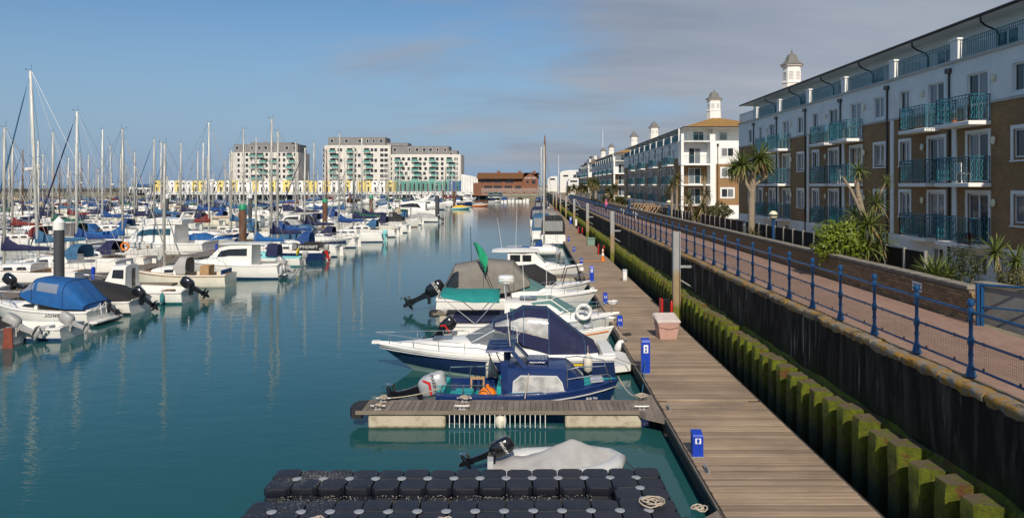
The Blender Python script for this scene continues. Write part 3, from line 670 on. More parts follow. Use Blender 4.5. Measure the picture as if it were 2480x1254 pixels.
    stops = [yb] + piers + [y1]
    for a, c in zip(stops, stops[1:]):
        a2, c2 = a + (.31 if a in piers else .05), c - (.31 if c in piers else .05)
        if c2 - a2 < .8: continue
        b = MB()
        for z, r in ((12.58,.022),(12.44,.012),(11.82,.014)): b.tube([(.06,a2,z),(.06,c2,z)], r, 4)
        n = int((c2-a2)/.13)
        for i in range(n+1): y = a2+(c2-a2)*i/n; b.box(.05,.07,y-.008,y+.008,11.75 if i % 8 == 0 else 11.82,12.57)
        b.build('terrace_railing', M['bal_teal'], root)
    # roof
    e = .30; zr, ze = 15.25, 13.52; ya, yz = y0-.6, y1+.6; rx = 5.6; xo = 11.8; hip = 5.6
    b = MB()
    A, B, C, D = (e,ya,ze), (e,yz,ze), (xo,yz,ze), (xo,ya,ze); R1, R2 = (rx,ya+hip,zr), (rx,yz-hip,zr)
    b.add([A,B,C,D,R1,R2], [(0,1,5,4),(1,2,5),(2,3,4,5),(3,0,4)]); b.build('roof', M['tile'], root)
    b = MB(); b.box(e+.03, xo-.03, ya+.03, yz-.03, 13.44, 13.505); b.build('soffit', M['stucco'], root)
    b = MB(); b.tube([(e-.05,ya-.04,13.48),(e-.05,yz+.04,13.48)], .075, 6); b.tube([(e-.05,ya-.05,13.48),(xo,ya-.05,13.48)], .075, 6); b.build('gutter', M['pipe_black'], root)
    if gable:
        # end bay facing along the quay: corner column, recessed balconies, then a plain windowed wall
        b = MB(); b.box(-.012, .33, y0, y0+.4, 1.2, ZC); b.box(3.75, 4.45, y0-.02, y0+1.9, 1.2, ZC); b.build('corner_column', M['stucco'], root)
        b = MB(); b.box(-.01, 3.75, y0+1.72, y0+1.90, 8.6, 13.43); b.box(-.01, 11, y0+.02, y0+1.9, ZC, ZC+.13); b.box(4.45, 10.9, y0+1.7, y0+1.88, 11.75, 13.43); b.build('recess_wall', M['stucco'], root)
        b = MB(); b.box(-.008, 3.75, y0+1.73, y0+1.91, 1.2, 8.6); b.build('recess_brick', M['brick_facade'], root)
        b = MB(); b.box(4.45, 11, y0, y0+1.9, ZB, 8.75); b.build('end_brick', M['brick_facade'], root)
        b = MB(); b.box(4.45, 11, y0-.012, y0+1.9, 8.76, ZC); b.build('end_facade', M['stucco'], root); b = MB(); b.box(4.45, 11, y0-.02, y0+1.9, 1.2, ZB-.002); b.build('end_base', M['stucco'], root)
        for f in FL:
            s = MB(); s.bbox(.0, 3.75, y0-.12, y0+1.72, f-.22, f-.02, .02); slab = s.build('balcony', M['stucco'], root)
            r_ = MB(); w_ = MB()
            for z, r in ((1.08,.022),(.09,.016)): r_.tube([(.33,y0+.02,f+z),(3.74,y0+.02,f+z)], r, 5)
            for i in range(24): x = .4+i*3.3/23; r_.box(x-.012,x+.012,y0+.01,y0+.03,f+.09,f+1.08)
            r_.build('railing', M['bal_teal'], slab)
            put_window(root, y0+1.73, f+.02, 1.5, 2.1, True, True, 1.2+1.5, R(90)) if False else None
            d = MB(); d.box(1.3,2.9,y0+1.66,y0+1.725,f,f+2.1); dd = d.build('balcony_door', M['upvc'], root)
            for xa, xb in ((1.38,2.06),(2.14,2.82)): p = MB(); p.box(xa,xb,y0+1.648,y0+1.656,f+.08,f+2.02); p.build('pane', M['glass_house'], dd)
            d = MB(); d.box(5.0,6.9,y0-.05,y0-.024,f+.75,f+2.2); d.box(5.15,6.75,y0-.06,y0-.052,f+.9,f+2.05); dd = d.build('window', M['upvc'], root)
            for xa, xb in ((5.23,5.90),(6.0,6.67)): p = MB(); p.box(xa,xb,y0-.07,y0-.062,f+.98,f+1.97); p.build('pane', M['glass_house'], dd)
        r_ = MB()
        for z, r in ((12.6,.022),(11.85,.016)): r_.tube([(.33,y0+.1,z),(3.74,y0+.1,z)], r, 5); r_.tube([(4.46,y0+.1,z),(10.9,y0+.1,z)], r, 5)
        for i in range(64): x = .4+i*10.4/63; r_.box(x-.01,x+.01,y0+.09,y0+.11,11.75,12.6)
        r_.build('terrace_railing', M['bal_teal'], root)
        b = MB(); b.box(-.02,.35,y0-.02,y0+.45,ZC+.13,12.65); b.box(3.7,4.4,y0-.02,y0+.4,ZC+.131,12.6); b.build('parapet_pier', M['stucco'], root)
        d = MB(); d.box(1.9,3.3,y0+1.66,y0+1.715,11.5,13.0); dd = d.build('balcony_door', M['upvc'], root)
        for xa, xb in ((1.97,2.57),(2.63,3.23)): p = MB(); p.box(xa,xb,y0+1.648,y0+1.656,11.6,12.93); p.build('pane', M['glass_house'], dd)
        d = MB(); d.box(5.3,6.4,y0+1.64,y0+1.69,11.85,12.95); dd = d.build('window', M['upvc'], root); p = MB(); p.box(5.38,6.32,y0+1.63,y0+1.638,11.93,12.87); p.build('pane', M['glass_house'], dd)
        b = MB(); b.tube([(4.7,y0-.08,1.7),(4.7,y0-.08,11.1)], .05, 6); b.box(4.57,4.83,y0-.2,y0-.03,11.1,11.35); b.build('downpipe', M['pipe_black'], root)
    for cx, cy, s, dz in cup:
        b = MB(); b.lathe([(1.0*s,13.4),(1.0*s,15.95),(1.06*s,15.97),(1.06*s,16.05),(.95*s,16.07),(.93*s,17.45),(1.12*s,17.5),(1.15*s,17.62)], 8)
        c_ = b.build('cupola', M['stucco'], root, loc=(cx, cy, dz)); 
        b = MB(); b.lathe([(1.22*s,17.60),(1.20*s,17.66),(.92*s,17.80),(.70*s,18.02),(.62*s,18.26),(.50*s,18.48),(.24*s,18.64),(.06,18.70),(.05,18.80),(.09,18.86),(.02,18.95),(.015,19.2)], 8); b.build('cupola_roof', M['lead'], c_)
        for k in range(8):
            a = math.pi/8 + k*math.pi/4; 
            if math.sin(a) > .5: continue
            Mx = Matrix.Rotation(a, 3, 'Z'); b = MB()
            for j in range(6): b.obox(Mx @ Vector((.885*s, 0, 16.3+j*.13)) , (.03, .42*s, .09), Mx @ Matrix.Rotation(R(25), 3, 'Y'))
            b.build('louvre', M['upvc'], c_)
    return root
apartment('nearest apartment building, brick and white, its teal balconies in shade, filling the right edge', 11.0, 67.4, [7.0, 18.75, 30.5, 42.25, 54.0], False, [(4.0, 64.8, .86, -.85)])
apartment('second apartment building along the quay with an orange tiled hip roof and sunlit end bay', 93.2, 150.0, [97.5, 109.25, 121.0, 132.75], True, [(5.6, 98.6, 1.0, .1), (5.6, 146.5, 1.0, .1)])
apartment('third apartment building along the quay, partly behind the second with its own sunlit end', 169.0, 229.0, [172.5, 184.25, 196.0, 207.75], True, [(5.6, 174.8, 1.0, .15), (5.6, 224, 1.0, .15)])
apartment('farthest apartment building of the quay terrace with a single cupola on its roof', 243.0, 292.0, [246.5, 258.25, 270.0], True, [(5.6, 249, 1.0, .15)])

# ------------------------------------------------------------------ far shore
M['render_cream'] = pm('cream_render', (.66,.63,.58), rough=.85, var=.05, scale=.3); M['clad_grey'] = pm('grey_cladding', (.20,.195,.195), rough=.7, var=.08, scale=.3)
M['render_yellow'] = pm('yellow_render', (.76,.62,.20), rough=.8, var=.07, scale=.3); M['shell_white'] = pm('white_shed_cladding', (.70,.70,.68), rough=.6, var=.06, scale=.5, stretch=(4,4,.3))
M['teal_glass'] = glass('teal_balcony_glass', (.11,.31,.265), .1); M['far_glass'] = glass('far_window_glass', (.035,.035,.04), .08)
M['brick_red'] = brick_tex('red_brown_brickwork', (.20,.07,.035), (.27,.10,.05), (.2,.14,.1)); M['tile_red'] = pm('red_brown_tiles', (.16,.070,.024), rough=.9, var=.25, scale=.8, stretch=(1,1,6))
M['orange_shop'] = pm('orange_shop_front', (.62,.22,.05), rough=.7, var=.15); M['navy_panel'] = pm('navy_hoarding', (.02,.08,.22), rough=.6, var=.2)
def facebox(name, px0, px1, y_top, Y, depth, z0, m, root, dy=0.0):
    b = MB(); b.box(gx(px0, Y), gx(px1, Y), Y+dy, Y+dy+depth, z0, gz(y_top, Y)); return b.build(name, m, root)
fw = {}
def far_window(root, x, Y, z, w, h, frame=True):
    k = (round(w,1), round(h,1))
    if k not in fw:
        b = MB(); b.box(-w/2-.12, w/2+.12, -.06, -.01, -.12, h+.12); a = b.mesh('window', M['upvc']); b = MB(); b.box(-w/2, w/2, -.10, -.065, 0, h); fw[k] = (a, b.mesh('pane', M['far_glass']))
    o = link('window', fw[k][0], root, (x, Y, z)); link('pane', fw[k][1], o)
def far_balcony(root, x, Y, z, w):
    k = ('bal', round(w,1))
    if k not in fw:
        b = MB(); b.box(-w/2, w/2, -1.5, -.02, -.2, 0); a = b.mesh('balcony', M['render_cream']); b = MB(); b.box(-w/2, w/2, -1.5, -1.44, .02, 1.1); b.box(-w/2,-w/2+.06,-1.44,-.02,.02,1.1); b.box(w/2-.06,w/2,-1.44,-.02,.02,1.1); c = b.mesh('glass_panel', M['teal_glass'])
        b = MB(); b.box(-w/2+.1, w/2-.5, -.08, -.01, .02, 2.2); fw[k] = (a, c, b.mesh('balcony_door', M['far_glass']))
    a, c, d = fw[k]; o = link('balcony', a, root, (x, Y, z)); link('glass_panel', c, o); link('balcony_door', d, o)
YB = 372.0
def tower(label, main, tops, rows, y_top, y_bot, wins, bals, side=None, rot=0.0):
    root = thing('apartment_block', label, 'apartment block', (0, YB, 0), 0, 'cream apartment blocks beyond the marina')
    x0, x1 = gx(main[0], YB), gx(main[1], YB); zt, zb = gz(y_top, YB), gz(y_bot, YB); r = 5.0
    b = MB(); pts = [(x0, 18), (x0, r), (x0+r*.3, r*.3), (x0+r, 0), (x1-.5, 0), (x1, .5), (x1, 18)]
    b.prism(pts, 1.5, zt); b.build('wall', M['render_cream'], root)
    for px0, px1, yt, yb2, dy in tops:
        b = MB(); b.box(gx(px0, YB), gx(px1, YB), 1.5+dy, 15, zt+.01 if yb2 is None else gz(yb2, YB), gz(yt, YB)); b.build('penthouse', M['clad_grey'], root)
        n = max(2, int((px1-px0)/17))
        for i in range(n):
            xx = gx(px0 + (px1-px0)*(i+.5+rng.uniform(-.15,.15))/n, YB); zz = gz(yt, YB)
            if rng.random() < .85: far_window(root, xx, 1.49+dy, zz-2.7, rng.choice((1.0,1.5)), 1.6)
    zr = [gz(y, YB) for y in rows]
    for px, w, pat in wins:
        for i, z in enumerate(zr):
            if pat == 'a' or (pat == 'e') == (i % 2 == 0): far_window(root, gx(px, YB), 0 if px > main[0]+22 else .9, z, w, 1.6)
    for px, w, pat in bals:
        for i, z in enumerate(zr):
            if pat == 'a': far_balcony(root, gx(px + (6 if i % 2 else 0), YB), 0, z-.5, w)
            elif (pat == 'e') == (i % 2 == 0): far_balcony(root, gx(px, YB), 0, z-.5, w)
    if side:
        for i, z in enumerate(zr):
            for k in range(4):
                o = MB(); o.box(.01,.06,-.5,.5,0,1.6); o.build('window', M['far_glass'], root, loc=(x1, 3+k*4, z))
    return root
tower('left cream apartment block with grey penthouse floors, alone behind the yellow and white houses', (551, 722), [(564, 719, 349, None, 0), (600, 700, 344, 349, 2)], [370+13.4*i+8 for i in range(6)], 369, 450,
      [(558,.8,'a'),(567,.8,'o'),(578,1.2,'a'),(590,1.2,'e'),(598,1.3,'a'),(608,1.2,'o'),(646,1.2,'a'),(676,1.3,'a'),(688,1.3,'a'),(714,1.0,'e')], [(616,4.6,'e'),(632,3.4,'a'),(664,4.8,'o'),(702,3.2,'a')])
# its side wing, turned away from the sun
sw = thing('apartment_block', 'shaded wing joined to the right side of the lone left cream block', 'apartment block', (gx(722, YB)+.02, YB, 0), 0, 'cream apartment blocks beyond the marina')
wy = gx(750, YB+22)-gx(722, YB); b = MB(); b.prism([(0,.0),(wy,22),(wy-3,24),(-8,19)], 1.5, gz(369, YB)); b.build('wall', M['render_cream'], sw); b = MB(); b.prism([(.2,2.0),(wy-1.2,20),(wy-4,23),(-7,17)], gz(369, YB)+.01, gz(349.5, YB)); b.build('penthouse', M['clad_grey'], sw)
ang = math.atan2(22, wy); wm = MB().box(-.55,.55,-.05,-.01,0,1.7).mesh('window', M['far_glass'])
for i in range(6):
    for k in range(4):
        t = (k+.6)/4.4; link('window', wm, sw, (wy*t+.02, 22*t, gz(378+13.4*i, YB)), (0, 0, ang))
tower('middle cream apartment block, the tallest, with teal glass balconies and stepped grey penthouses', (777, 946), [(793, 932, 332, None, 0), (880, 985, 345, None, 3)], [367+12.6*i for i in range(7)], 352, 450,
      [(783,.8,'a'),(803,1.3,'o'),(820,1.1,'a'),(826,1.2,'e'),(860,1.4,'a'),(870,1.4,'o'),(901,1.4,'a'),(910,1.4,'e'),(925,1.8,'a'),(935,1.8,'a')], [(806,3.3,'a'),(848,3.3,'a'),(889,3.3,'a')])
tower('right cream apartment block, lower, with teal balconies above a turquoise glazed ground floor', (934, 1116.5), [(948, 1086, 353.5, None, 0), (1060, 1105, 364, None, 2)], [389+11.6*i for i in range(5)], 374, 440,
      [(939,.8,'a'),(948,.8,'a'),(977,1.5,'e'),(984,1.4,'o'),(990,1.4,'e'),(1018,1.4,'a'),(1028,1.4,'o'),(1031,1.4,'e'),(1059,1.4,'a'),(1071,1.4,'a'),(1102,.6,'a'),(1107,.6,'a')], [(964,3.4,'a'),(1005,3.4,'a'),(1047,3.4,'a'),(1089,3.3,'a')])
gf = thing('glazed_shopfront', 'turquoise glazed ground floor pavilion under the right cream apartment block', 'shop', (0, YB-3, 0))
b = MB(); b.box(gx(955, YB-3), gx(1112, YB-3), 0, 2.5, 1.5, gz(438.5, YB-3)); b.build('wall', M['teal_glass'], gf)
for i in range(14):
    b = MB(); xx = gx(960+i*11, YB-3); b.box(xx-.5, xx+.3, -.12, -.01, 2.4, 6.8); b.build('pane', M['far_glass'], gf)
hb = thing('hoarding', 'dark blue hoarding panels standing right of the turquoise pavilion', 'hoarding', (0, YB-8, 0))
for a, c in ((1087, 1107), (1111, 1120)): b = MB(); b.box(gx(a, YB-8), gx(c, YB-8), 0, 1.5, 1.5, gz(438, YB-8)); b.build('panel', M['navy_panel'], hb)
# promenade deck with white arcade, and the little town houses on it
YA = 335.0
ar = thing('arcade', 'long white arched arcade at the water edge under the yellow and white houses', 'arcade', (0, YA-4, 0))
b = MB(); xa0, xa1 = gx(366, YA), gx(1217, YA); zt = gz(464.5, YA); b.box(xa0, xa1, 0, .5, zt-1.3, zt); b.box(xa0, xa1, .5, 30, zt-.4, zt-.01); b.build('deck', M['shell_white'], ar)
b = MB(); col_ = MB(); col_.lathe([(.5,0),(.32,1.2),(.3,2.0),(.9,2.6)], 8); cm = col_.mesh('column', M['shell_white'])
nn = 46
for i in range(nn+1): link('column', cm, ar, (xa0+(xa1-xa0)*i/nn, .4, .15))
b = MB(); b.box(xa0, xa1, 6, 6.3, 0, zt-.42); b.build('back_wall', M['clad_grey'], ar)
for a, c in ((728, 800), (800, 845), (845, 905), (488, 505)): b = MB(); b.box(gx(a, YA), gx(c, YA)-.3, 4.5, 5.9, .2, zt-.8); b.build('shop_front', M['orange_shop'], ar)
b = MB()
for z in (zt+.55, zt+1.05): b.tube([(xa0,.2,z),(xa1,.2,z)], .04, 4)
for i in range(150): x = xa0+(xa1-xa0)*i/149; b.box(x-.03,x+.03,.17,.23,zt,zt+1.05)
b.build('promenade_railing', M['wire'], ar)
seq = 'Y368 Y379 W392 W405 Y418 W432 W446 Y460 Y476 W493 W507 Y521 W537 Y553 W571 W584 W596 Y608 W622 W635 Y648 W664 Y681 W699 W715 Y731 Y747 W764 Y779 W797 W814 Y831 W846 Y863 Y880 W897 W914 Y931'.split()
pos = [(s[0], int(s[1:])) for s in seq] + [('E', 953)]
for i, ((c, p0), (_, p1)) in enumerate(zip(pos, pos[1:])):
    col = 'yellow' if c == 'Y' else 'white'; xa, xb = gx(p0, YA)+.04, gx(p1, YA)-.04; zt2 = gz(437.5, YA); zb2 = zt-.0
    nth = sum(1 for q in pos[:i] if q[0] == c); tot = sum(1 for q in pos if q[0] == c); inner = nth >= tot//2
    OW = ('first','second','third','fourth','fifth','sixth','seventh','eighth','ninth','tenth','eleventh','twelfth')
    t = thing('town_house', '%s two storey town house, %s %s one from the %s end of the promenade row' % (col, OW[tot-1-nth if inner else nth], col, 'inner' if inner else 'seaward'), 'house', ((xa+xb)/2, YA+2, 0), 0, '%s town houses on the promenade' % col)
    h = (xb-xa)/2
    b = MB(); zz = zt2 + rng.uniform(-.15,.15); b.loft([[(-h,d,zb2),(-h,d,zz-.9),(-h*.8,d,zz-.2),(-h*.3,d,zz),(h*.3,d,zz),(h*.8,d,zz-.2),(h,d,zz-.9),(h,d,zb2)] for d in (0, 7)], closed=True, cap0=True, cap1=True); b.build('wall', M['render_yellow'] if c == 'Y' else M['stucco'], t)
    b = MB(); b.box(-h*.1,h*.42,-.12,-.01,zb2+.1,zb2+2.2); b.build('door', M['far_glass'], t)
    b = MB(); b.box(-h*.35,h*.35,-.1,-.01,zb2+3.5,zb2+4.2); b.build('window', M['far_glass'], t)
# sea wall and lock building at the far left
M['sea_wall'] = pm('dark_sea_wall', (.045,.04,.036), rough=.95, var=.3, scale=.15, stretch=(1,1,4))
sw = thing('breakwater', 'dark concrete breakwater closing off the marina at the far left', 'breakwater', (-420, 395, 0)); b = MB(); b.box(0, 420+gx(380, 395), 0, 12, -3, gz(457.5, 395)); b.build('wall', M['sea_wall'], sw)
for i in range(12):
    b = MB(); xx = 215+i*14.0; b.box(xx, xx+.6, -.5, -.01, -1, gz(459, 395)); b.build('buttress', M['sea_wall'], sw)
lk = thing('harbour_office', 'white boxy harbour office with dark roof left of the yellow houses', 'building', (0, YA+6, 0))
facebox('wall', 312, 366, 452, YA+6, 8, 1.2, M['shell_white'], lk, -YA-6)
b = MB(); b.box(gx(306, YA), gx(367, YA), -.6, 9, gz(452, YA)+.01, gz(446, YA)); b.build('roof', M['navy_panel'], lk)
for i in range(6): b = MB(); xx = gx(318+i*8, YA+6); b.box(xx-.6, xx+.6, -.08, -.01, 2.2, 4.0); b.build('window', M['far_glass'], lk)
# brick waterside pub
YP = 330.0
pb_ = thing('pub', 'long red brick waterside pub with brown tiled roof at the head of the basin', 'pub', (0, YP, 0))
xa, xb, xc = gx(1157, YP), gx(1265, YP), gx(1304, YP); ze = gz(432, YP); zr = gz(418, YP)
b = MB(); b.box(xa, xc, .8, 14, 1.2, ze); b.box(gx(1147, YP), xb, -1.5, .8, 1.2, gz(443, YP)); b.add([(xb,.0,1.2),(xc,.0,1.2),(xc,.0,ze),((xb+xc)/2,0,zr),(xb,0,ze),(xb,.8,1.2),(xc,.8,1.2),(xc,.8,ze),((xb+xc)/2,.8,zr),(xb,.8,ze)], [(0,1,2,3,4),(1,6,7,2),(0,4,9,5)]); b.build('wall', M['brick_red'], pb_)
b = MB(); b.add([(xa-.5,-1.0,ze-.2),(xb+.3,-1.0,ze-.2),(xb+.8,7,zr),(xa-.5,7,zr),(xa-.5,15,ze),(xc+.4,15,ze),(xc+.4,7,zr)], [(0,1,2,3),(3,2,6,5,4)]); xm = (xb+xc)/2
b.add([(xb-.4,-.4,ze-.25),(xm,-.4,zr+.15),(xm,7,zr+.16),(xb-.4,7,ze-.25),(xc+.4,-.4,ze-.25),(xc+.4,7,ze-.25)], [(0,1,2,3),(1,4,5,2)]); b.build('roof', M['tile_red'], pb_)
for px in (1206, 1258, 1294): b = MB(); xx = gx(px, YP); b.box(xx-.7, xx+.7, 6, 8, zr-.5, zr+.9); b.build('chimney', M['brick_red'], pb_)
for a, c, yt, yb2 in ((1163,1175,434,442),(1177,1191,434,442),(1195,1216,435,442),(1223,1244,434,443),(1275,1280,437,443),(1288,1297,436,445),(1173,1192,450,456),(1196,1215,450,456),(1222,1240,450,456),(1248,1262,450,457)):
    b = MB(); dy = -1.52 if yb2 > 449 and a < 1264 else (-.02 if a > 1264 else .78); b.box(gx(a, YP), gx(c, YP), dy-.08, dy, gz(yb2, YP), gz(yt, YP)); b.build('window', M['far_glass'], pb_)
link('lettering', text_mesh('lettering', 'THE WEST QUAY', .98, M['lettering_white'], .05), pb_, (gx(1288, YP)-.6, -.06, gz(429.5, YP)-.3), (R(90), 0, 0), (.72, 1, 1))
# sheds, halls and the footbridge
sh = thing('warehouse', 'pale curved roof warehouse between the cream blocks and the brick pub', 'warehouse', (0, YP+12, 0)); ys = YP+12
b = MB(); b.loft([[(gx(1117,ys),d,1.2),(gx(1117,ys),d,gz(422,ys)),(gx(1135,ys),d,gz(425,ys)),(gx(1160,ys),d,gz(431,ys)),(gx(1160,ys),d,1.2)] for d in (0, 20)], cap0=True, cap1=True); b.build('wall', M['shell_white'], sh)
for i in range(6): b = MB(); xx = gx(1120+i*6.5, ys); b.box(xx-.06, xx+.06, -.1, -.01, 1.2, gz(428, ys)); b.build('rib', M['clad_grey'], sh)
YF = 292.0
fb_ = thing('footbridge', 'steel truss footbridge crossing in front of the brick pub', 'footbridge', (0, YF, 0)); xa, xb = gx(1166, YF), gx(1350, YF); zd, zu = gz(472, YF), gz(463, YF)
b = MB(); b.box(xa, xb, 0, 2.5, zu-.35, zu-.1); b.build('deck', M['concrete'], fb_)
b = MB(); n = 16
for i in range(n):
    x, x2 = xa+(xb-xa)*i/n, xa+(xb-xa)*(i+1)/n; b.tube([(x,0,zd if i % 2 else zu-.3),(x2,0,zu-.3 if i % 2 else zd)], .11, 4)
b.tube([(xa,0,zd),(xb,0,zd)], .13, 4); b.build('truss', M['galv'], fb_)
b = MB()
for z in (zu+.5, zu+1.1): b.tube([(xa,0,z),(xb,0,z)], .04, 4)
for i in range(50): x = xa+(xb-xa)*i/49; b.box(x-.03,x+.03,-.03,.03,zu-.1,zu+1.1)
b.build('handrail', M['upvc'], fb_)
b = MB(); b.box(gx(1182, YF+3), gx(1217, YF+3), 2.6, 6, .8, zu-.5); o = b.build('white_abutment', M['shell_white'], fb_)
st = thing('stepped_block', 'far stepped apartment block with grey balconies above the quay terrace', 'apartment block', (0, 345, 0))
for i in range(9):
    a = 1452-i*7.2; b = MB(); xx = gx(a-7.2, 345+i*2); b.box(xx, gx(a, 345), -i*1.2, 12, 1.2, gz(378+max(0,i-2)*7.5, 345)); b.build('wall', M['shell_white'] if i % 2 else M['clad_grey'], st)
    b = MB(); b.box(xx, xx+1.0, -i*1.2-.9, -i*1.2-.05, gz(378+max(0,i-2)*7.5, 345)-2.6, gz(378+max(0,i-2)*7.5, 345)-1.6); b.build('balcony', M['clad_grey'], st)
for nm, lab, a, c, yt, Y, wins in (('white_shop', 'white flat roofed shop with one strip window at the end of the walkway', 1376, 1403, 431, 305, ((1381,1398,441,437),)),
                       ('leisure_hall', 'large white hall with curved roof beyond the shops at the end of the quay', 1356, 1402, 412, 365, ((1364,1376,428,424),)), ('low_shed', 'low white shed beside the far end of the pontoon', 1326, 1350, 427, 350, ((1332,1344,436,432),))):
    t = thing(nm, lab, 'building', (0, Y, 0)); xa, xb = gx(a, Y), gx(c, Y); zt = gz(yt, Y)
    b = MB(); b.loft([[(xa,d,1.2),(xa,d,zt-1.6),(xa+(xb-xa)*.15,d,zt-.5),(xa+(xb-xa)*.5,d,zt),(xb,d,zt),(xb,d,1.2)] for d in (0, 14)], cap0=True, cap1=True); b.build('wall', M['shell_white'], t)
    for q in wins: b = MB(); b.box(gx(q[0],Y), gx(q[1],Y), -.1, -.01, gz(q[2],Y), gz(q[3],Y)); b.build('window', M['far_glass'], t)
for px, yt, Y in ((1353, 377, 300), (1460, 316, 260)):
    t = thing('flagpole', 'tall bare white flagpole ' + ('near the end of the pontoon' if px < 1400 else 'rising behind the second apartment roof'), 'flagpole', (gx(px, Y), Y, 0)); b = MB(); b.tube([(0,0,1.2),(0,0,gz(yt, Y))], [.16,.07], 6); b.build('pole', M['white_paint'], t); b = MB(); b.ball((0,0,gz(yt,Y)+.1), .14); b.build('finial', M['white_paint'], t)
# ------------------------------------------------------------------ planting
def leaf_mat(name, c1, c2, rough=.5):
    t = NT(name); oi = t.node('ShaderNodeObjectInfo'); v = t.coords('World'); gr = t.node('ShaderNodeNewGeometry')
    n = t.noise(v, 6, 4, .6); f = t.math('ADD', t.math('MULTIPLY', n, .6), t.math('MULTIPLY', gr.outputs['Random Per Island'], .45)); c = t.mix(t.ramp(f, [(.25, 0.0), (.85, 1.0)]), c1, c2)
    hs = t.node('ShaderNodeHueSaturation'); t.set(hs, 'Value', t.math('ADD', t.math('MULTIPLY', oi.outputs['Random'], .6), .7)); t.l.new(c, hs.inputs['Color'])
    t.set(t.b, 'Base Color', hs.outputs[0]); t.b.inputs['Roughness'].default_value = rough
    tr = t.node('ShaderNodeBsdfTranslucent'); t.l.new(hs.outputs[0], tr.inputs[0]); mx = t.node('ShaderNodeMixShader'); mx.inputs[0].default_value = .25
    t.l.new(t.b.outputs[0], mx.inputs[1]); t.l.new(tr.outputs[0], mx.inputs[2]); t.l.new(mx.outputs[0], t.out.inputs[0]); return t.mat
M['palm'] = leaf_mat('palm_blade', (.065,.10,.022), (.20,.235,.06)); M['palm_dry'] = leaf_mat('dry_palm_blade', (.20,.13,.05), (.34,.25,.12), .8)
M['palm_far'] = leaf_mat('far_palm_leaves', (.06,.075,.02), (.19,.17,.055)); M['bush_bright'] = leaf_mat('bright_green_leaves', (.08,.14,.010), (.36,.44,.035)); M['bush_dark'] = leaf_mat('dark_leaves', (.022,.035,.010), (.06,.085,.022)); M['bush_olive'] = leaf_mat('olive_leaves', (.07,.08,.022), (.18,.17,.06))
M['trunk'] = pm('palm_trunk', (.27,.215,.155), rough=.95, var=.3, scale=5, stretch=(1,1,4), bump=.8, bscale=18)
def blade_mesh(L, w, droop, mat, name):
    b = MB(); n = 5; pts = []
    for i in range(n+1):
        t = i/n; x = L*t*(1-.12*droop*t*t); z = -droop*L*.55*t*t; ww = w*(.55+1.3*t*(1-t)*1.3)*(1-t**4)
        pts.append(((x, -ww, z+.25*ww), (x, 0, z), (x, ww, z+.25*ww)))
    b.loft(pts); return b.mesh(name, mat)
BL = [blade_mesh(.78, .034, d, M['palm'], 'leaf') for d in (.15,.4,.7,1.0)] + [blade_mesh(.72, .028, 1.5, M['palm_dry'], 'dry_leaf')]
def blade_rot(az, el): return Matrix.Rotation(az, 4, 'Z') @ Matrix.Rotation(-el, 4, 'Y') @ Matrix.Rotation(rng.uniform(-.5,.5), 4, 'X')
def head_dirs(n, dry=.15):
    for i in range(n):
        t = (i+.5)/n; az = i*2.39996 + rng.uniform(-.2,.2)
        el = math.asin(max(-1, min(1, .98 - 1.55*t))) if rng.random() > .04 else rng.uniform(-1.2,-.9)
        k = 4 if (t > 1-dry) else min(3, int(t*4.2)); yield az, el, k
def trunk(root, path, r0, r1, name='trunk'):
    b = MB(); P = [Vector(p) for p in path]; pts = []; rs = []; N = 14
    for i in range(N+1):
        t = i/N*(len(P)-1); k = min(int(t), len(P)-2); q = P[k].lerp(P[k+1], t-k); pts.append(q); rs.append((r0+(r1-r0)*i/N)*(1+.06*math.sin(i*2.1)))
    b.tube(pts, rs, 9); return b.build(name, M['trunk'], root, 'all')
def palm(label, loc, trunks, heads, leafn=55, scale=1.0, joined=False, group=None, lw=1.0):
    root = thing('palm_tree', label, 'palm tree', loc, 0, group)
    for t in trunks: trunk(root, *t)
    mb, md = MB(), MB()
    for (hx, hy, hz, s) in heads:
        for az, el, k in head_dirs(int(leafn*(.6+.4*s))):
            Mx = Matrix.Translation((hx, hy, hz)) @ blade_rot(az, el) @ Matrix.Scale(s*scale*rng.uniform(.85,1.12), 4)
            if joined:
                L = .85; src = (md if k == 4 else mb); w = .035*lw; droop = (.15,.4,.7,1.0,1.5)[k]
                src.add([Mx @ Vector(p) for p in ((0,-w*.5,0),(0,w*.5,0),(L*.5,w,-droop*.13),(L*.5,-w,-droop*.13),(L*.95,0,-droop*.5))], [(0,1,2,3),(3,2,4)])
            else:
                o = link('dry_leaf' if k == 4 else 'leaf', BL[k], root); o.matrix_local = Mx
    if joined:
        o = mb.build('crown', M['palm_far'], root); o['kind'] = 'stuff'
        if md.v: o = md.build('dry_skirt', M['palm_dry'], root); o['kind'] = 'stuff'
    return root
def at(px, py, Y): return Vector((gx(px, Y), Y, gz(py, Y)))
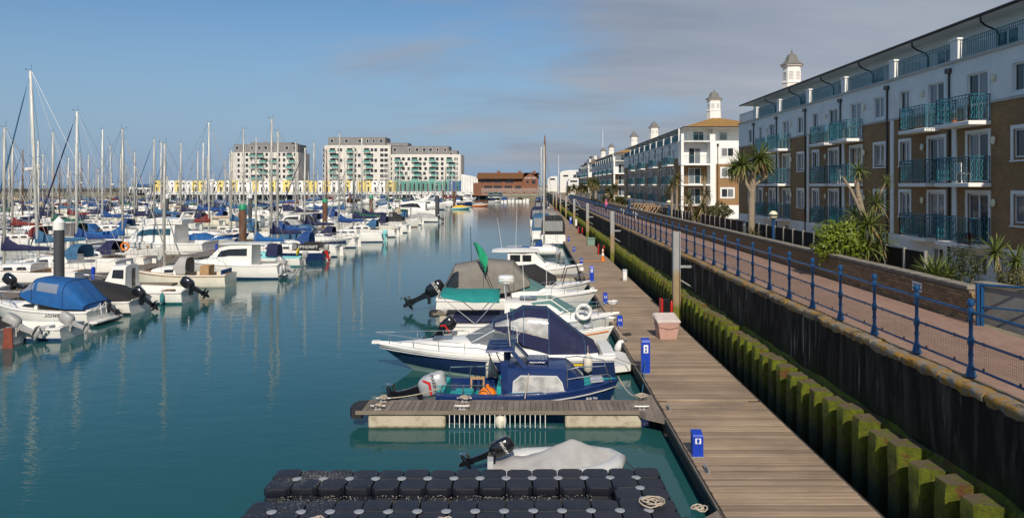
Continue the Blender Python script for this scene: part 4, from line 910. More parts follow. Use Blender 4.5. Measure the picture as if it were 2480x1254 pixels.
# the tall three headed palm by the first building's end
Yp = 37.6; base = at(1819, 600, Yp); base.z = GARDEN_Z; f = lambda px, py, dy=0: tuple(at(px, py, Yp+dy) - base)
palm('tall slender palm with three leafy heads rising above the wall beside the first building', base,
     [([(0,0,0), f(1820,500), f(1823,440), f(1828,415), f(1842,398)], .19, .10), ([f(1821,470), f(1808,445), f(1800,430), f(1797,412)], .10, .07), ([f(1822,455), f(1838,440,.3), f(1853,432,.4), f(1858,425,.4)], .08, .05), ],
     [(*f(1840,386), 1.35), (*f(1797,400), 1.25), (*f(1776,412,.3), .95), (*f(1856,405,.6), .9)], 105)
Yp = 25.1; base = at(2094, 650, Yp); base.z = GARDEN_Z
palm('shaggy multi headed palm leaning over the bright green bush, with bare dry tips', base,
     [([(0,0,0), f(2092,590), f(2090,520), f(2078,470), f(2073,435)], .14, .07), ([f(2088,520), f(2062,462), f(2048,440), f(2042,430)], .06, .035), ([f(2090,540), f(2115,500), f(2135,460), f(2147,438)], .06, .03)],
     [(*f(2080,414), .62), (*f(2122,492), .85), (*f(2106,545,-.4), 1.05), (*f(2060,556,-.3), .85), (*f(2130,590,-.2), 1.0), (*f(2148,440), .45), (*f(2068,520,.3), .7), (*f(2100,600,-.5), .9)], 80)
Yp = 18.6; base = at(2424, 720, Yp); base.z = 2.0
palm('young palm with a thin crooked trunk and one spiky head, nearest the blue gate', base, [([(0,0,0), f(2426,690), f(2420,660), f(2412,640), f(2412,620)], .075, .045)], [(*f(2412,612), .74)], 90)
Yp = 18.3; base = at(2452, 720, Yp); base.z = 2.0
palm('short palm with yellowing lower leaves at the right edge beside a low green bush', base, [([(0,0,0), f(2452,690), f(2456,660), f(2460,640)], .06, .04)], [(*f(2462,634), .72)], 90)
def bush(label, name, cat, c, r, mat, n, leaf, parts_stem=True, group=None, spiky=False):
    root = thing(name, label, cat, (c[0], c[1], GARDEN_Z), 0, group); b = MB(); cz = c[2]-GARDEN_Z
    for i in range(n):
        d = Vector((rng.gauss(0,1), rng.gauss(0,1), rng.gauss(0,1)+.15)).normalized(); lump = 1 + .30*math.sin(d.x*5+c[0])*math.cos(d.y*4) + .12*math.sin(d.z*7+d.x*3)
        p = Vector((d.x*r[0], d.y*r[1], d.z*r[2]))*lump*(rng.uniform(.62,1.04)) + Vector((0,0,cz))
        if p.z < .05: continue
        s = leaf*rng.uniform(.6,1.3); t = (d + Vector((rng.uniform(-.9,.9), rng.uniform(-.9,.9), rng.uniform(-.6,.9)))).normalized(); u = t.orthogonal().normalized(); u = Matrix.Rotation(rng.uniform(0,6.3), 3, t) @ u
        q = t.cross(u); b.add([p-u*s*.5, p+q*s*.35, p+u*s*.6, p-q*s*.35], [(0,1,2,3)])
    o = b.build('foliage', mat, root); o['kind'] = 'stuff'
    b = MB()
    for k in range(5): a = k*1.3; b.tube([(.05*math.cos(a),.05*math.sin(a),-.2),(r[0]*.3*math.cos(a),r[1]*.3*math.sin(a),cz*.6),(r[0]*.55*math.cos(a),r[1]*.55*math.sin(a),cz)], [.05,.035,.015], 5)
    b.build('stem', M['trunk'], root); return root
bush('rounded bright yellow green bush behind the brick wall under the shaggy palm', 'bush', 'bush', at(2028, 588, 24.2), (.85,.6,.75), M['bush_bright'], 3300, .095)
bush('dark clipped evergreen bush in front of the patio door near the wall end', 'bush', 'bush', at(2336, 650, 20.8), (.52,.5,.75), M['bush_dark'], 2600, .055)
bush('low mixed green bush at the foot of the two young palms by the gate', 'bush', 'bush', at(2456, 690, 17.9), (.42,.4,.42), M['bush_olive'], 1500, .06)
bush('wide olive bush below the sunlit end windows of the second building', 'bush', 'bush', at(1742, 512, 55), (.95,.8,.62), M['bush_olive'], 2600, .12)
# spiky fan shrub
Yp = 20.6; base = at(2278, 700, Yp); base.z = GARDEN_Z
palm('low bristling fan shrub of yellow green blades just over the wall', base, [([(0,0,0),(0,0,1.5)], .12, .10)], [(*f(2268,668), .95), (*f(2290,676,.1), .9), (*f(2252,664,.3), .85)], 85)
Yp = 37; base = at(1822, 590, Yp); base.z = GARDEN_Z
palm('clump of short spiky blades at the base of the tall slender palm', base, [([(0,0,0),(0,0,1.2)], .1, .1)], [(*f(1824,566), .75)], 60, joined=True)
mid = [('slim palm in front of the second building end bay, beside the lamp', 1628, 62, 520, [(1627,447,1.0)]), ('leaning palm with a twin trunk right of the slim one by the lamp', 1638, 64, 520, [(1640,432,.95),(1618,470,.8)]),
       ('bushy low palm in front of the sunlit end balconies', 1690, 52, 545, [(1668,480,1.0),(1702,500,.95),(1685,520,.9)]), ('small palm over the middle balcony of the sunlit end bay', 1706, 56, 545, [(1706,426,.55),(1712,468,.8)]),
       ('palm cluster beside the second lamp along the walkway', 1478, 98, 500, [(1472,462,1.2),(1488,455,1.2),(1482,478,1.3),(1462,484,1.2)]), ('feathery palm left of the palm cluster, before the third building', 1430, 140, 480, [(1428,440,1.5),(1434,452,1.4)]),
       ('tall twin palm before the third building end', 1442, 132, 480, [(1441,441,1.5),(1446,447,1.3)]), ('low palms hiding the base of the white shop', 1396, 190, 475, [(1390,455,1.9),(1402,458,1.8),(1378,458,1.7)]), ('bushy palm behind the walkway wall under the third building balconies', 1503, 92, 498, [(1498,486,1.15),(1510,490,1.1),(1520,494,.9)]),
       ('pale palm behind the walkway between the far pontoon piles', 1412, 160, 475, [(1410,452,1.7),(1418,458,1.6)])]
for lab, px, Y, pyb, hs in mid:
    base = Vector((gx(px, Y), Y, GARDEN_Z)); hh = [(*(at(a, b_, Y) - base), s) for a, b_, s in hs]
    palm(lab, base, [([(0,0,0), (h[0]*.4, 0, h[2]*.5), (h[0], h[1], h[2])], .15, .09) for h in hh[:2]], hh, 60, joined=True, group='palms along the garden front', lw=1.7 if Y > 80 else 1.25)
# garden fences
M['fence_dark'] = pm('dark_fence_boards', (.030,.022,.017), rough=.9, var=.35, scale=3, stretch=(1,6,.6)); M['fence_red'] = pm('red_brown_fence_boards', (.10,.04,.025), rough=.9, var=.35, scale=3, stretch=(1,6,.6)); M['post_conc'] = pm('pale_concrete_post', (.27,.25,.215), rough=.9, var=.2)
for nm, lab, y0, y1, mt in (('garden_fence', 'dark boarded garden fence with pale posts behind the wall, nearest stretch', 22.3, 41, 'fence_dark'), ('garden_fence', 'red brown boarded garden fence behind the wall near the tall slender palm', 41.3, 58, 'fence_red'), ('garden_fence', 'farther dark boarded fence in front of the second building', 58.3, 86, 'fence_dark')):
    t = thing(nm, lab, 'fence', (12.2, y0, GARDEN_Z)); n = int((y1-y0)/1.2); L = (y1-y0)/n; pan = MB()
    for j in range(8): pan.box(-.012 + (.012 if j % 2 else 0), .015 + (.012 if j % 2 else 0), .05+j*(L-.1)/8, .05+(j+1)*(L-.1)/8-.006, 0, 2.22)
    pme = pan.mesh('panel', M[mt]); po = MB().bbox(-.05,.05,-.05,.05,0,2.32,.008).mesh('post', M['post_conc']); ra = MB().box(-.03,.03,.05,L-.05,2.222,2.27).mesh('rail', M[mt])
    for i in range(n): link('panel', pme, t, (0, i*L, 0)); link('rail', ra, t, (0, i*L, 0)); link('post', po, t, (-.02, i*L, 0))
# lamp posts
def lamp_post(lab, px, py, Y, x=None):
    t = thing('lamp_post', lab, 'lamp post', (gx(px, Y), Y, GARDEN_Z), 0, 'blue globe lamp posts'); zc = gz(py, Y)-GARDEN_Z
    b = MB(); b.lathe([(.16,0),(.15,.25),(.09,.32),(.075,.5),(.06,zc-.36),(.09,zc-.33),(.09,zc-.27),(.05,zc-.24),(.07,zc-.2)], 10); b.build('post', M['rail_blue'], t, 40)
    b = MB(); b.ball((0,0,zc), .205, 16, 10); b.build('globe', M['lamp_glass'], t, 'all')
    b = MB(); b.lathe([(.206,zc-.035),(.222,zc-.02),(.222,zc+.02),(.206,zc+.035)], 16); b.lathe([(.07,zc-.205),(.12,zc-.19),(.13,zc-.16)], 12); b.build('band', M['gloss_black'], t, 40)
lamp_post('blue lamp post with cream globe standing behind the wall beside the tall palm', 1873, 521, 33.5)
lamp_post('blue globe lamp post by the slim palms at the second building end', 1620, 491, 58)
lamp_post('blue globe lamp post next to the wooden pallets on the walkway', 1523, 478, 82)
lamp_post('farthest visible globe lamp beside the palm cluster', 1466, 472, 104)
# small things on the walkway
M['pale_wood'] = pm('pale_bench_wood', (.58,.54,.46), rough=.8, var=.15); M['pallet'] = pm('pallet_wood', (.40,.25,.13), rough=.85, var=.25, scale=4)
for i, (y, lab) in enumerate(((67, 'pale wooden bench on the walkway, nearer of the two benches'), (76, 'pale wooden bench farther along the walkway beside the navy bin'))):
    t = thing('bench', lab, 'bench', (10.1, y, WALK_Z), 0, 'benches on the walkway')
    for j in range(3): MB().box(-.5+j*.16,-.36+j*.16,-.9,.9,.42,.46).build('seat_slat', M['pale_wood'], t)
    for j in range(3): MB().box(.02,.05,-.9,.9,.55+j*.14,.65+j*.14).build('back_slat', M['pale_wood'], t)
    for s in (-.8,.8):
        b = MB(); b.box(-.5,-.44,s-.03,s+.03,0,.62); b.box(.055,.11,s-.03,s+.03,0,.98); b.box(-.44,.055,s-.03,s+.03,.36,.415); b.build('leg_frame', M['pale_wood'], t)
t = thing('litter_bin', 'navy blue round litter bin standing between the walkway benches', 'bin', (10.0, 72.5, WALK_Z)); b = MB(); b.lathe([(.26,0),(.31,.05),(.31,.85),(.27,.9)], 14); b.build('body', M['gel_navy'], t, 40); b = MB(); b.lathe([(.31,.91),(.33,.95),(.30,1.0),(.1,1.06)], 14); b.build('lid', M['gloss_black'], t, 40)
for i, (px, Y, lab) in enumerate(((1545, 74, 'slatted wooden screen leaning behind the wall, wider left one'), (1583, 66, 'slatted wooden screen leaning behind the wall, right one near the slim palms'))):
    t = thing('slatted_screen', lab, 'screen', (11.5, Y, 3.3), R(-25)); 
    for j in range(7): b = MB(); b.obox((-1.0+j*.33, 0, .38), (.09,.03,.9), Matrix.Rotation(R(35), 3, 'Y')); b.build('slat', M['pallet'], t)
    b = MB(); b.box(-1.3,1.3,-.03,.03,-.05,.03); b.box(-1.3,1.3,-.03,.03,.76,.84); b.build('frame', M['pallet'], t)
# dark sculpted ring and seated figure form beside the walkway
M['bronze'] = pm('black_cast_metal', (.012,.014,.013), rough=.5, metal=.2, var=.3)
t = thing('sculpture', 'black cast sculpture with a round disc and upright curved stem beside the walkway', 'sculpture', (gx(1440, 104), 104, WALK_Z)); b = MB(); b.lathe([(.05,-.09),(.5,-.08),(.52,0),(.5,.08),(.05,.09)], 20, (.25,0,.62), Matrix.Rotation(R(90), 3, 'X')); b.build('disc', M['bronze'], t, 40)
b = MB(); b.tube([(.1,.05,.5),(-.25,.05,1.0),(-.3,.05,1.5),(-.12,.05,1.85)], [.3,.28,.22,.12], 8); b.build('stem', M['bronze'], t, 'all'); b = MB(); b.box(-.5,.7,-.3,.3,0,.12); b.build('plinth', M['bronze'], t)
# child walking in a pink coat
M['pink'] = pm('pink_coat', (.62,.12,.25), rough=.8, var=.12); M['skin'] = pm('skin', (.45,.27,.19), rough=.6, var=.05); M['trouser'] = pm('dark_trousers', (.03,.03,.05), rough=.9); M['hair'] = pm('brown_hair', (.05,.03,.018), rough=.7)
def child():
    t = thing('person', 'child in a pink hooded coat and dark trousers walking along the walkway', 'person', (9.0, 86, WALK_Z), R(20))
    me = bpy.data.meshes.new('body'); V = [(0,0,.62),(0,0,.82),(0,0,1.02),(0,0,1.09),(0,.01,1.2),(0,.01,1.30),(-.14,0,.98),(-.20,-.03,.78),(-.19,-.10,.60),(.14,0,.98),(.20,.04,.78),(.19,.10,.62),(-.08,0,.58),(-.09,-.08,.32),(-.09,-.03,.05),(-.09,-.12,.03),(.08,0,.58),(.09,.09,.32),(.09,.14,.06),(.09,.05,.03)]
    E = [(0,1),(1,2),(2,3),(3,4),(4,5),(2,6),(6,7),(7,8),(2,9),(9,10),(10,11),(0,12),(12,13),(13,14),(14,15),(0,16),(16,17),(17,18),(18,19)]
    rad = [.11,.115,.10,.05,.10,.085,.06,.05,.035,.06,.05,.035,.08,.06,.045,.035,.08,.06,.045,.035]
    me.from_pydata(V, E, []); o = link('body', me, t); md = o.modifiers.new('skin', 'SKIN')
    for i, r in enumerate(rad): me.skin_vertices[0].data[i].radius = (r, r)
    me.skin_vertices[0].data[0].use_root = True; s = o.modifiers.new('sub', 'SUBSURF'); s.levels = 1; s.render_levels = 1
    dg = bpy.context.evaluated_depsgraph_get(); m2 = bpy.data.meshes.new_from_object(o.evaluated_get(dg)); bpy.data.objects.remove(o); m2.name = 'body'
    m2.materials.clear(); 
    for k in ('pink','skin','trouser'): m2.materials.append(M[k])
    for p in m2.polygons: c = p.center; p.material_index = 1 if (c.z > 1.08 or (abs(c.x) > .15 and c.z < .64)) else (2 if c.z < .55 else 0); p.use_smooth = True
    link('body', m2, t); b = MB(); b.ball((0,.03,1.27), .125, 12, 8, (1,1,1.05)); b.build('hood', M['pink'], t, 'all')
me_ok = bpy.data.meshes.new('probe'); me_ok.from_pydata([(0,0,0),(0,0,1)], [(0,1)], []); _o = link('probe', me_ok); _o.modifiers.new('s', 'SKIN'); _has = len(me_ok.skin_vertices) > 0; bpy.data.objects.remove(_o)
def child_ready():
    return _has
if child_ready(): child()
# ------------------------------------------------------------------ things on the pontoon
ped = MB()
def pedestal(lab, px, pyb, h, w=.235, slant=.06, sym='P', label_z=.82):
    Y = gy(pyb, DZ); t = thing('service_pedestal', lab, 'service pedestal', (gx(px, Y), Y, DZ), 0, 'blue service pedestals on the pontoon')
    b = MB(); d = .2; b.prism([(-w/2,-d/2),(w/2,-d/2),(w/2,d/2),(-w/2,d/2)], .0, h*.93); 
    b.loft([[(-w/2,-d/2-.003,h*.93),(w/2,-d/2-.003,h*.93),(w/2,d/2,h*.93),(-w/2,d/2,h*.93)],[(-w/2*.9,-d/2+.02,h),(w/2*.9,-d/2+.02,h),(w/2,d/2+.02,h+slant),(-w/2,d/2+.02,h+slant)]], closed=True, cap1=True); b.build('body', M['ped_blue'], t)
    b = MB(); b.box(-w*.27, w*.27, -d/2-.012, -d/2-.004, h*.62, h*.86); pl = b.build('notice_plate', M['white_paint'], t)
    b = MB(); b.lathe([(.032,-.004),(.032,.004)], 10, (0,-d/2-.016, h*.78), Matrix.Rotation(R(90), 3, 'X')); b.box(-.025,.025,-d/2-.018,-d/2-.012,h*.65,h*.72); b.build('symbol', M['ped_blue'], pl)
    b = MB(); b.box(-w/2-.02, w/2+.02, -d/2-.02, d/2+.02, 0, .02); b.build('base_plate', M['galv'], t)
    return t
pedestal('short blue service pedestal on the deck edge nearest the camera', 1688, 1103, .46, .22, .05)
pedestal('tall blue service pedestal beside the navy canopy cruiser, in front of the pink dock box', 1563, 903, 1.0, .25, .03)
pedestal('blue service pedestal in front of the bow of the green awning boat', 1501, 790, .36, .21)
pedestal('blue service pedestal with a coiled hose beside it', 1466, 735, .44, .20)
pedestal('tall blue service pedestal beside the black covered speedboat', 1433, 682, .88, .24, .03)
pedestal('small blue service pedestal on the orange line across the deck', 1408, 640, .4, .2)
pedestal('small blue service pedestal just beyond the orange line', 1390, 610, .36, .2)
pedestal('far small blue service pedestal beside the inflatable on davits', 1377, 585, .4, .2)
pedestal('tall blue box pedestal beside the third steel guide pile', 1382, 543, 1.0, .34, .02)
# hose coil beside the pedestal
b = MB(); pts = [(.16*math.cos(a)*(1+.02*a), .16*math.sin(a), .02+.006*a) for a in [i*.45 for i in range(60)]]; b.tube(pts, .018, 5); Y = gy(737, DZ); o = b.build('hose_coil', M['white_paint'], loc=(gx(1483, Y), Y, DZ)); tag(o, 'white coiled hose lying right beside a blue pedestal', 'hose')
# pink dock box
M['box_pink'] = pm('faded_pink_fibreglass', (.50,.30,.25), rough=.6, var=.12, scale=3, dirt='#8a7a6a', dirtk=.3); M['box_lid'] = pm('pale_pink_lid', (.58,.50,.46), rough=.6, var=.12, scale=4)
Yb = gy(822, DZ); t = thing('dock_box', 'faded pink dock box with a sloped pale lid, standing on the deck', 'dock box', (4.98, Yb+.3, DZ), R(6))
b = MB(); lo = [(-.30,-.26),(.30,-.26),(.30,.26),(-.30,.26)]; hi = [(-.40,-.33),(.40,-.33),(.40,.33),(-.40,.33)]
b.loft([[(x,y,.0) for x,y in lo],[(x*1.02,y*1.02,.03) for x,y in lo],[(x,y,.62 + (.16 if y > 0 else 0)) for x,y in hi]], closed=True, cap0=True, cap1=True); b.build('body', M['box_pink'], t)
b = MB(); b.loft([[(x*1.06,y*1.06,.60 + (.16 if y > 0 else 0)) for x,y in hi],[(x*1.08,y*1.08,.66 + (.16 if y > 0 else 0)) for x,y in hi],[(x*.95,y*.95,.70 + (.17 if y > 0 else 0)) for x,y in hi]], closed=True, cap0=True, cap1=True); b.build('lid', M['box_lid'], t)
b = MB(); b.tube([(-.365,-.31,.45),(0,-.305,.36),(.365,-.31,.42),(.37,.31,.5),(-.37,.31,.5)], .012, 5, True); b.build('strap', M['rope_dark'], t)
# fire point, grey box, green box, cone etc.
def fire_point(lab, px, pyb, h=.75):
    Y = gy(pyb, DZ); t = thing('fire_point', lab, 'fire point', (gx(px, Y), Y, DZ), R(8), 'red fire points on the pontoon')
    b = MB(); b.bbox(-.17,.17,-.10,.14,0,h,.02); b.build('cabinet', M['black_plastic'], t); b = MB(); b.box(-.24,-.172,-.13,.17,0,h+.03); b.build('side_panel', M['red_paint'], t); b = MB(); b.lathe([(.07,.06),(.075,.1),(.075,h-.2),(.04,h-.12),(.02,h-.06)], 10, (.25,0,0)); b.build('extinguisher', M['red_paint'], t, 40)
fire_point('red and black fire point standing between the pink dock box and steel pile', 1613, 770, .80); fire_point('red and black fire point beside the orange and white cone', 1455, 616, .8)
fire_point('red fire point far along the pontoon past the third pile', 1405, 566, .8); fire_point('small red fire point near the far end of the pontoon', 1344, 512, .8)
Y = gy(680, DZ); t = thing('meter_box', 'pale grey upright box on the quay side deck edge', 'meter box', (gx(1518, Y)-.12, Y, DZ)); b = MB(); b.bbox(-.13,.13,-.12,.12,0,.68,.02); b.build('body', M['gel_grey'], t); b = MB(); b.box(-.09,.09,-.126,-.122,.12,.55); b.build('door', M['white_paint'], t)
Y = gy(548, DZ); t = thing('meter_box', 'far pale box at the foot of the second steel guide pile', 'meter box', (gx(1396, Y), Y, DZ)); b = MB(); b.bbox(-.2,.2,-.15,.15,0,1.0,.02); b.build('body', M['gel_grey'], t); b = MB(); b.box(-.14,.14,-.156,-.152,.15,.85); b.build('door', M['white_paint'], t)
M['box_green'] = pm('faded_green_box', (.17,.27,.21), rough=.6, var=.15); Y = gy(594, DZ); t = thing('dock_box', 'small faded green dock box against the quay side of the deck', 'dock box', (gx(1431, Y), Y, DZ)); b = MB(); b.bbox(-.35,.35,-.3,.3,0,.62,.03); b.build('body', M['box_green'], t); b = MB(); b.bbox(-.39,.39,-.34,.34,.622,.72,.03); b.build('lid', M['box_green'], t)
Y = gy(632, DZ); cx = gx(1460, Y); t = thing('traffic_cone', 'tall orange and white traffic cone at the end of the orange line', 'traffic cone', (cx, Y, DZ)); b = MB(); b.bbox(-.2,.2,-.2,.2,0,.05,.02); b.build('base', M['orange'], t)
b = MB(); b.lathe([(.13,.052),(.05,.75),(.045,.95),(.02,.96)], 12); b.build('cone', M['orange'], t, 40); b = MB(); b.lathe([(.096,.4),(.076,.6)], 12); b.lathe([(.066,.72),(.055,.86)], 12); b.build('white_band', M['white_paint'], t, 40)
b = MB(); b.box(DX0+.05, cx-.25, Y-.03, Y+.03, DZ+.008, DZ+.03); o = b.build('cable_cover', M['orange'], None); tag(o, 'flat orange cable cover crossing the deck to the cone', 'cable cover')
# finger pontoons
M['alu_dull'] = pm('dull_cleat_metal', (.46,.45,.43), rough=.5, metal=.35, var=.15); M['bumper'] = pm('black_rubber_bumper', (.02,.02,.022), rough=.7, var=.3)
def cleat_mesh():
    b = MB(); b.box(-.09,.09,-.035,.035,0,.02); b.box(-.06,-.035,-.02,.02,.02,.085); b.box(.035,.06,-.02,.02,.02,.085); b.tube([(-.19,0,.10),(-.1,0,.092),(.1,0,.092),(.19,0,.10)], [.016,.022,.022,.016], 6); return b.mesh('cleat', M['alu_dull'])
CLEAT = cleat_mesh()
def finger(lab, yn, w, xl, detail=True, floats=((.55, 1.9), (4.6, 1.85))):
    t = thing('finger_pontoon', lab, 'finger pontoon', (xl, yn, 0), 0, 'finger pontoons off the main pontoon'); L = DX0-.08-xl
    me = MB().bbox(.004,.136,.04,w-.04,DZ-.03,DZ,.004).mesh('plank', M['plank_y']); n = int((L-.75)/.14)
    if detail:
        for i in range(n): link('plank', me, t, (.35+i*.14, rng.uniform(-.004,.004), rng.uniform(-.003,.003)))
    else:
        b = MB()
        for i in range(n): b.box(.354+i*.14,.486+i*.14,.04,w-.04,DZ-.03,DZ)
        o = b.build('planks', M['plank_y'], t); o['kind'] = 'stuff'
    for ya, yb in ((0,.038),(w-.038,w)): b = MB(); b.box(.22, L-.4, ya, yb, DZ-.085, DZ+.006); b.build('side_beam', M['timber_edge'], t)
    b = MB(); b.box(.25, L-.4, .045, w-.045, DZ-.10, DZ-.035); b.build('frame', M['timber_dark'], t)
    b = MB(); b.loft([[(.36,.02,z),(.12,.06,z),(.02,w*.3,z),(.02,w*.7,z),(.12,w-.06,z),(.36,w-.02,z)] for z in (DZ-.2,DZ-.02,DZ+.012)], closed=True, cap0=True, cap1=True); b.build('bumper', M['bumper'], t, 30)
    for a, l in floats: b = MB(); b.bbox(a, a+l, .06, w-.06, -.55, DZ-.105, .03); b.build('float', M['float'], t)
    b = MB(); b.prism([(L-.75,w*.5-.05),(L-.4,-.12-.1),(L+.02,-.55),(L+.02,w+.5),(L-.4,w+.1)], DZ-.14, DZ+.012); b.build('gusset', M['timber_dark'] if False else M['plank_y'], t)
    for cx_, cy_ in ((.75,.14),(.75,w-.14),(2.85,.14),(2.85,w-.14),(L-.45,.1)): link('cleat', CLEAT, t, (cx_, cy_, DZ))
    return t
M['bal_white'] = M['white_paint']
F1Y = 17.9; fx = -4.56
f1 = finger('finger pontoon of grey boards on concrete floats beside the blue cuddy boat', F1Y, .92, fx, floats=((.52, 1.92), (5.42, 1.9)))
finger('finger pontoon mostly hidden behind the green awning boat', 31.6, .9, -4.5, True, ((.5, 2.0), (4.9, 1.9)))
finger('finger pontoon at the very bottom edge of the picture, beside the black float blocks', 11.05, .9, -4.25, True, ((.5, 1.9),))
finger('finger pontoon beyond the grey canopy boat and black covered boat', 44.5, .9, -3.6, False)
# hanging white battens of the fender net below the first finger
b = MB()
for i in range(20): xx = 2.55+i*.125; b.box(xx-.008,xx+.008,.0,.012,.04,.36)
b.build('net_strap', M['white_paint'], f1)
# ------------------------------------------------------------------ boat building kit (local x = forward, y = to port, z = up from the water)
class Hull:
    def __init__(s, L, B, fb, fs, draft=.35, rake=.5, stern=.85, power=2.2, flare=.25, trake=.0, fullness=.45, vee=.0, up=.80):
        s.__dict__.update(locals())
    def hb(s, t):
        a = s.stern + (1-s.stern)*math.sin(min(1, t/s.fullness)*math.pi/2)
        k = max(0, (t-s.fullness)/(1-s.fullness)); return max(.012, s.B/2*a*(1-k**s.power))
    def sheer(s, t): return s.fs + (s.fb-s.fs)*t**1.6 - .05*math.sin(math.pi*t)
    def pt(s, t, yf, z):
        zs = s.sheer(t); k = max(0, (t-.45)/.55)**1.8; q = min(1.25, max(0, (zs-z)/(zs+s.draft)))
        x = -s.L/2 + s.L*t - s.rake*k*q - s.trake*(1-t)**3*(q-.5); return (x, yf, z)
    def x(s, t): return -s.L/2 + s.L*t
    def t_at(s, x): return (x + s.L/2)/s.L
    def rings(s, n=12):
        out = []
        for i in range(n+1):
            t = i/n; h = s.hb(t); zs = s.sheer(t); fl = s.flare*(max(0, t-.3)/.7)**1.3; v = s.vee*(t**1.2)
            half = [(h, zs), (h*(1-.05*fl), zs*s.up), (h*(.985-.3*fl), zs*.48), (h*(.95-.62*fl), .10+v*.5), (h*(.90-.75*fl), .0+v*.3), (h*(.55-.5*fl), -s.draft*.6), (0, -s.draft*(1-.5*max(0, t-.7)/.3))]
            pts = [s.pt(t, y, z) for y, z in half] + [s.pt(t, -y, z) for y, z in half[-2::-1]]
            out.append(pts)
        return out
    def build(s, root, m_up, m_top, m_boot, m_bot, name='hull', n=12):
        b = MB(); mi = [0, 1, 1, 2, 3, 3]; b.loft(s.rings(n), mats=mi+mi[::-1], cap1=False)
        r0 = s.rings(n)[0]; b.f.append(list(range(len(r0)))[::-1]); b.m.append(1)
        me = b.mesh(name, [m_up, m_top, m_boot, m_bot], 40); o = link(name, me, root); return o
    def deck(s, root, m, cockpit=(.06, .42), floor=.25, side=.22, m_floor=None, camber=.05, n=16, inset=.03):
        ts = sorted({i/n for i in range(n+1)} | {cockpit[0], cockpit[0]+.001, cockpit[1], cockpit[1]+.001}); secs = []
        for t in ts:
            h = max(.01, s.hb(t)-inset); zs = s.sheer(t)+.012; inner = max(0.0, h-side); incp = cockpit[0]+.0005 < t < cockpit[1]+.0005
            zc = floor if incp else zs+camber*min(1, h*1.5); zi = zs+camber*.35
            half = [(h+inset*.9, zs-.02), (h, zs+.012), (inner, zi), (inner*.985, zc if incp else zs+camber*.6), (0, zc)]
            X = s.x(t); secs.append([(X, y, z) for y, z in half] + [(X, -y, z) for y, z in half[-2::-1]])
        b = MB(); mm = [0,0,0,1,1,0,0,0]; b.loft(secs, mats=mm); b.f.append(list(range(9))); b.m.append(0)
        return link('deck', b.mesh('deck', [m, m_floor or m], 40), root)
    def rubrail(s, root, m, r=.028, dz=-.05):
        for sg in (1, -1):
            b = MB(); b.tube([(s.x(t), sg*(s.hb(t)+.006), s.sheer(t)+dz) for t in [i/12 for i in range(12)] + [.985]], r, 5); b.build('rub_rail', m, root, 'all')
    def rail(s, root, t0, t1, h=.5, n=4, m=None, inset=.08, close=True):
        b = MB(); P = []
        ts = [t0+(t1-t0)*i/8 for i in range(9)]
        for sg in (1, -1):
            p = [(s.x(t)+(.06 if t > .9 else 0), sg*max(.05, s.hb(t)-inset), s.sheer(t)+h*min(1, (t-t0)*8+.02)) for t in ts]; P.append(p)
        if close and t1 > .9: b.tube(P[0]+P[1][::-1], .014, 5)
        else:
            for p in P: b.tube(p, .014, 5)
        for sg in (1, -1):
            for i in range(n):
                t = t0+.02+(t1-t0-.03)*(i+.6)/n; y = sg*max(.05, s.hb(t)-inset); b.tube([(s.x(t), y, s.sheer(t)), (s.x(t)+.03, y, s.sheer(t)+h*min(1, (t-t0)*8))], .011, 4)
        return b.build('guard_rail', m or M['steel'], root)

def cab_pts(sec):
    x, wb, wt, z0, z1, cr = sec
    half = [(wb, z0), (wt, z1-.05), (wt-.06, z1), (wt*.5, z1+cr*.8), (0, z1+cr)]
    return [(x, y, z) for y, z in half] + [(x, -y, z) for y, z in half[-2::-1]]
def cab(root, secs, m, name='cabin', sm=35):
    b = MB(); b.loft([cab_pts(s) for s in secs], cap0=True, cap1=True); b.f[-2] = b.f[-2][::-1]; b.f[-1] = b.f[-1][::-1]
    # solid ends whichever way the sections run
    return b.build(name, m, root, sm)
def interp(secs, x):
    S = sorted(secs)
    for a, c in zip(S, S[1:]):
        if a[0] <= x <= c[0]:
            t = (x-a[0])/max(1e-6, c[0]-a[0]); return [p+(q-p)*t for p, q in zip(a, c)]
    return list(S[0] if x < S[0][0] else S[-1])
def side_pt(secs, x, v, sg, off=.006):
    _, wb, wt, z0, z1, cr = interp(secs, x); y = wb+(wt-wb)*v; return Vector((x, sg*(y+off), z0+(z1-.05-z0)*v))
def side_window(root, secs, quad, m, name='side_window', off=.008, th=.008, sides=(1,-1)):
    """a pane that follows the side of the cabin between the outline points (x, v)"""
    x0, x1 = min(q[0] for q in quad), max(q[0] for q in quad)
    xs = sorted({x0+(x1-x0)*i/8 for i in range(9)} | {q[0] for q in quad} | {c[0] for c in secs if x0 < c[0] < x1})
    for sg in sides:
        b = MB(); rows = []
        for x in xs:
            vs = []
            for p, q in zip(quad, quad[1:]+quad[:1]):
                if abs(p[0]-q[0]) < 1e-9:
                    if abs(p[0]-x) < 1e-9: vs += [p[1], q[1]]
                elif min(p[0], q[0])-1e-9 <= x <= max(p[0], q[0])+1e-9: vs.append(p[1]+(q[1]-p[1])*(x-p[0])/(q[0]-p[0]))
            lo, hi = min(vs), max(vs); rows.append([side_pt(secs, x, lo, sg, off), side_pt(secs, x, hi, sg, off), side_pt(secs, x, hi, sg, off-.02), side_pt(secs, x, lo, sg, off-.02)])
        b.loft(rows, closed=True, cap0=True, cap1=True); b.build(name, m, root)
def arch(sec, n=10, sc=1.0, a0=0.0, a1=math.pi):
    x, w, z0, z1 = sec[:4]; p = sec[4] if len(sec) > 4 else .55; out = []
    for i in range(n+1):
        a = a0+(a1-a0)*i/n; c, s_ = math.cos(a), math.sin(a)
        out.append((x, w*sc*math.copysign(abs(c)**p, c), z0+(z1-z0)*sc*abs(s_)**(p+.1)))
    return out
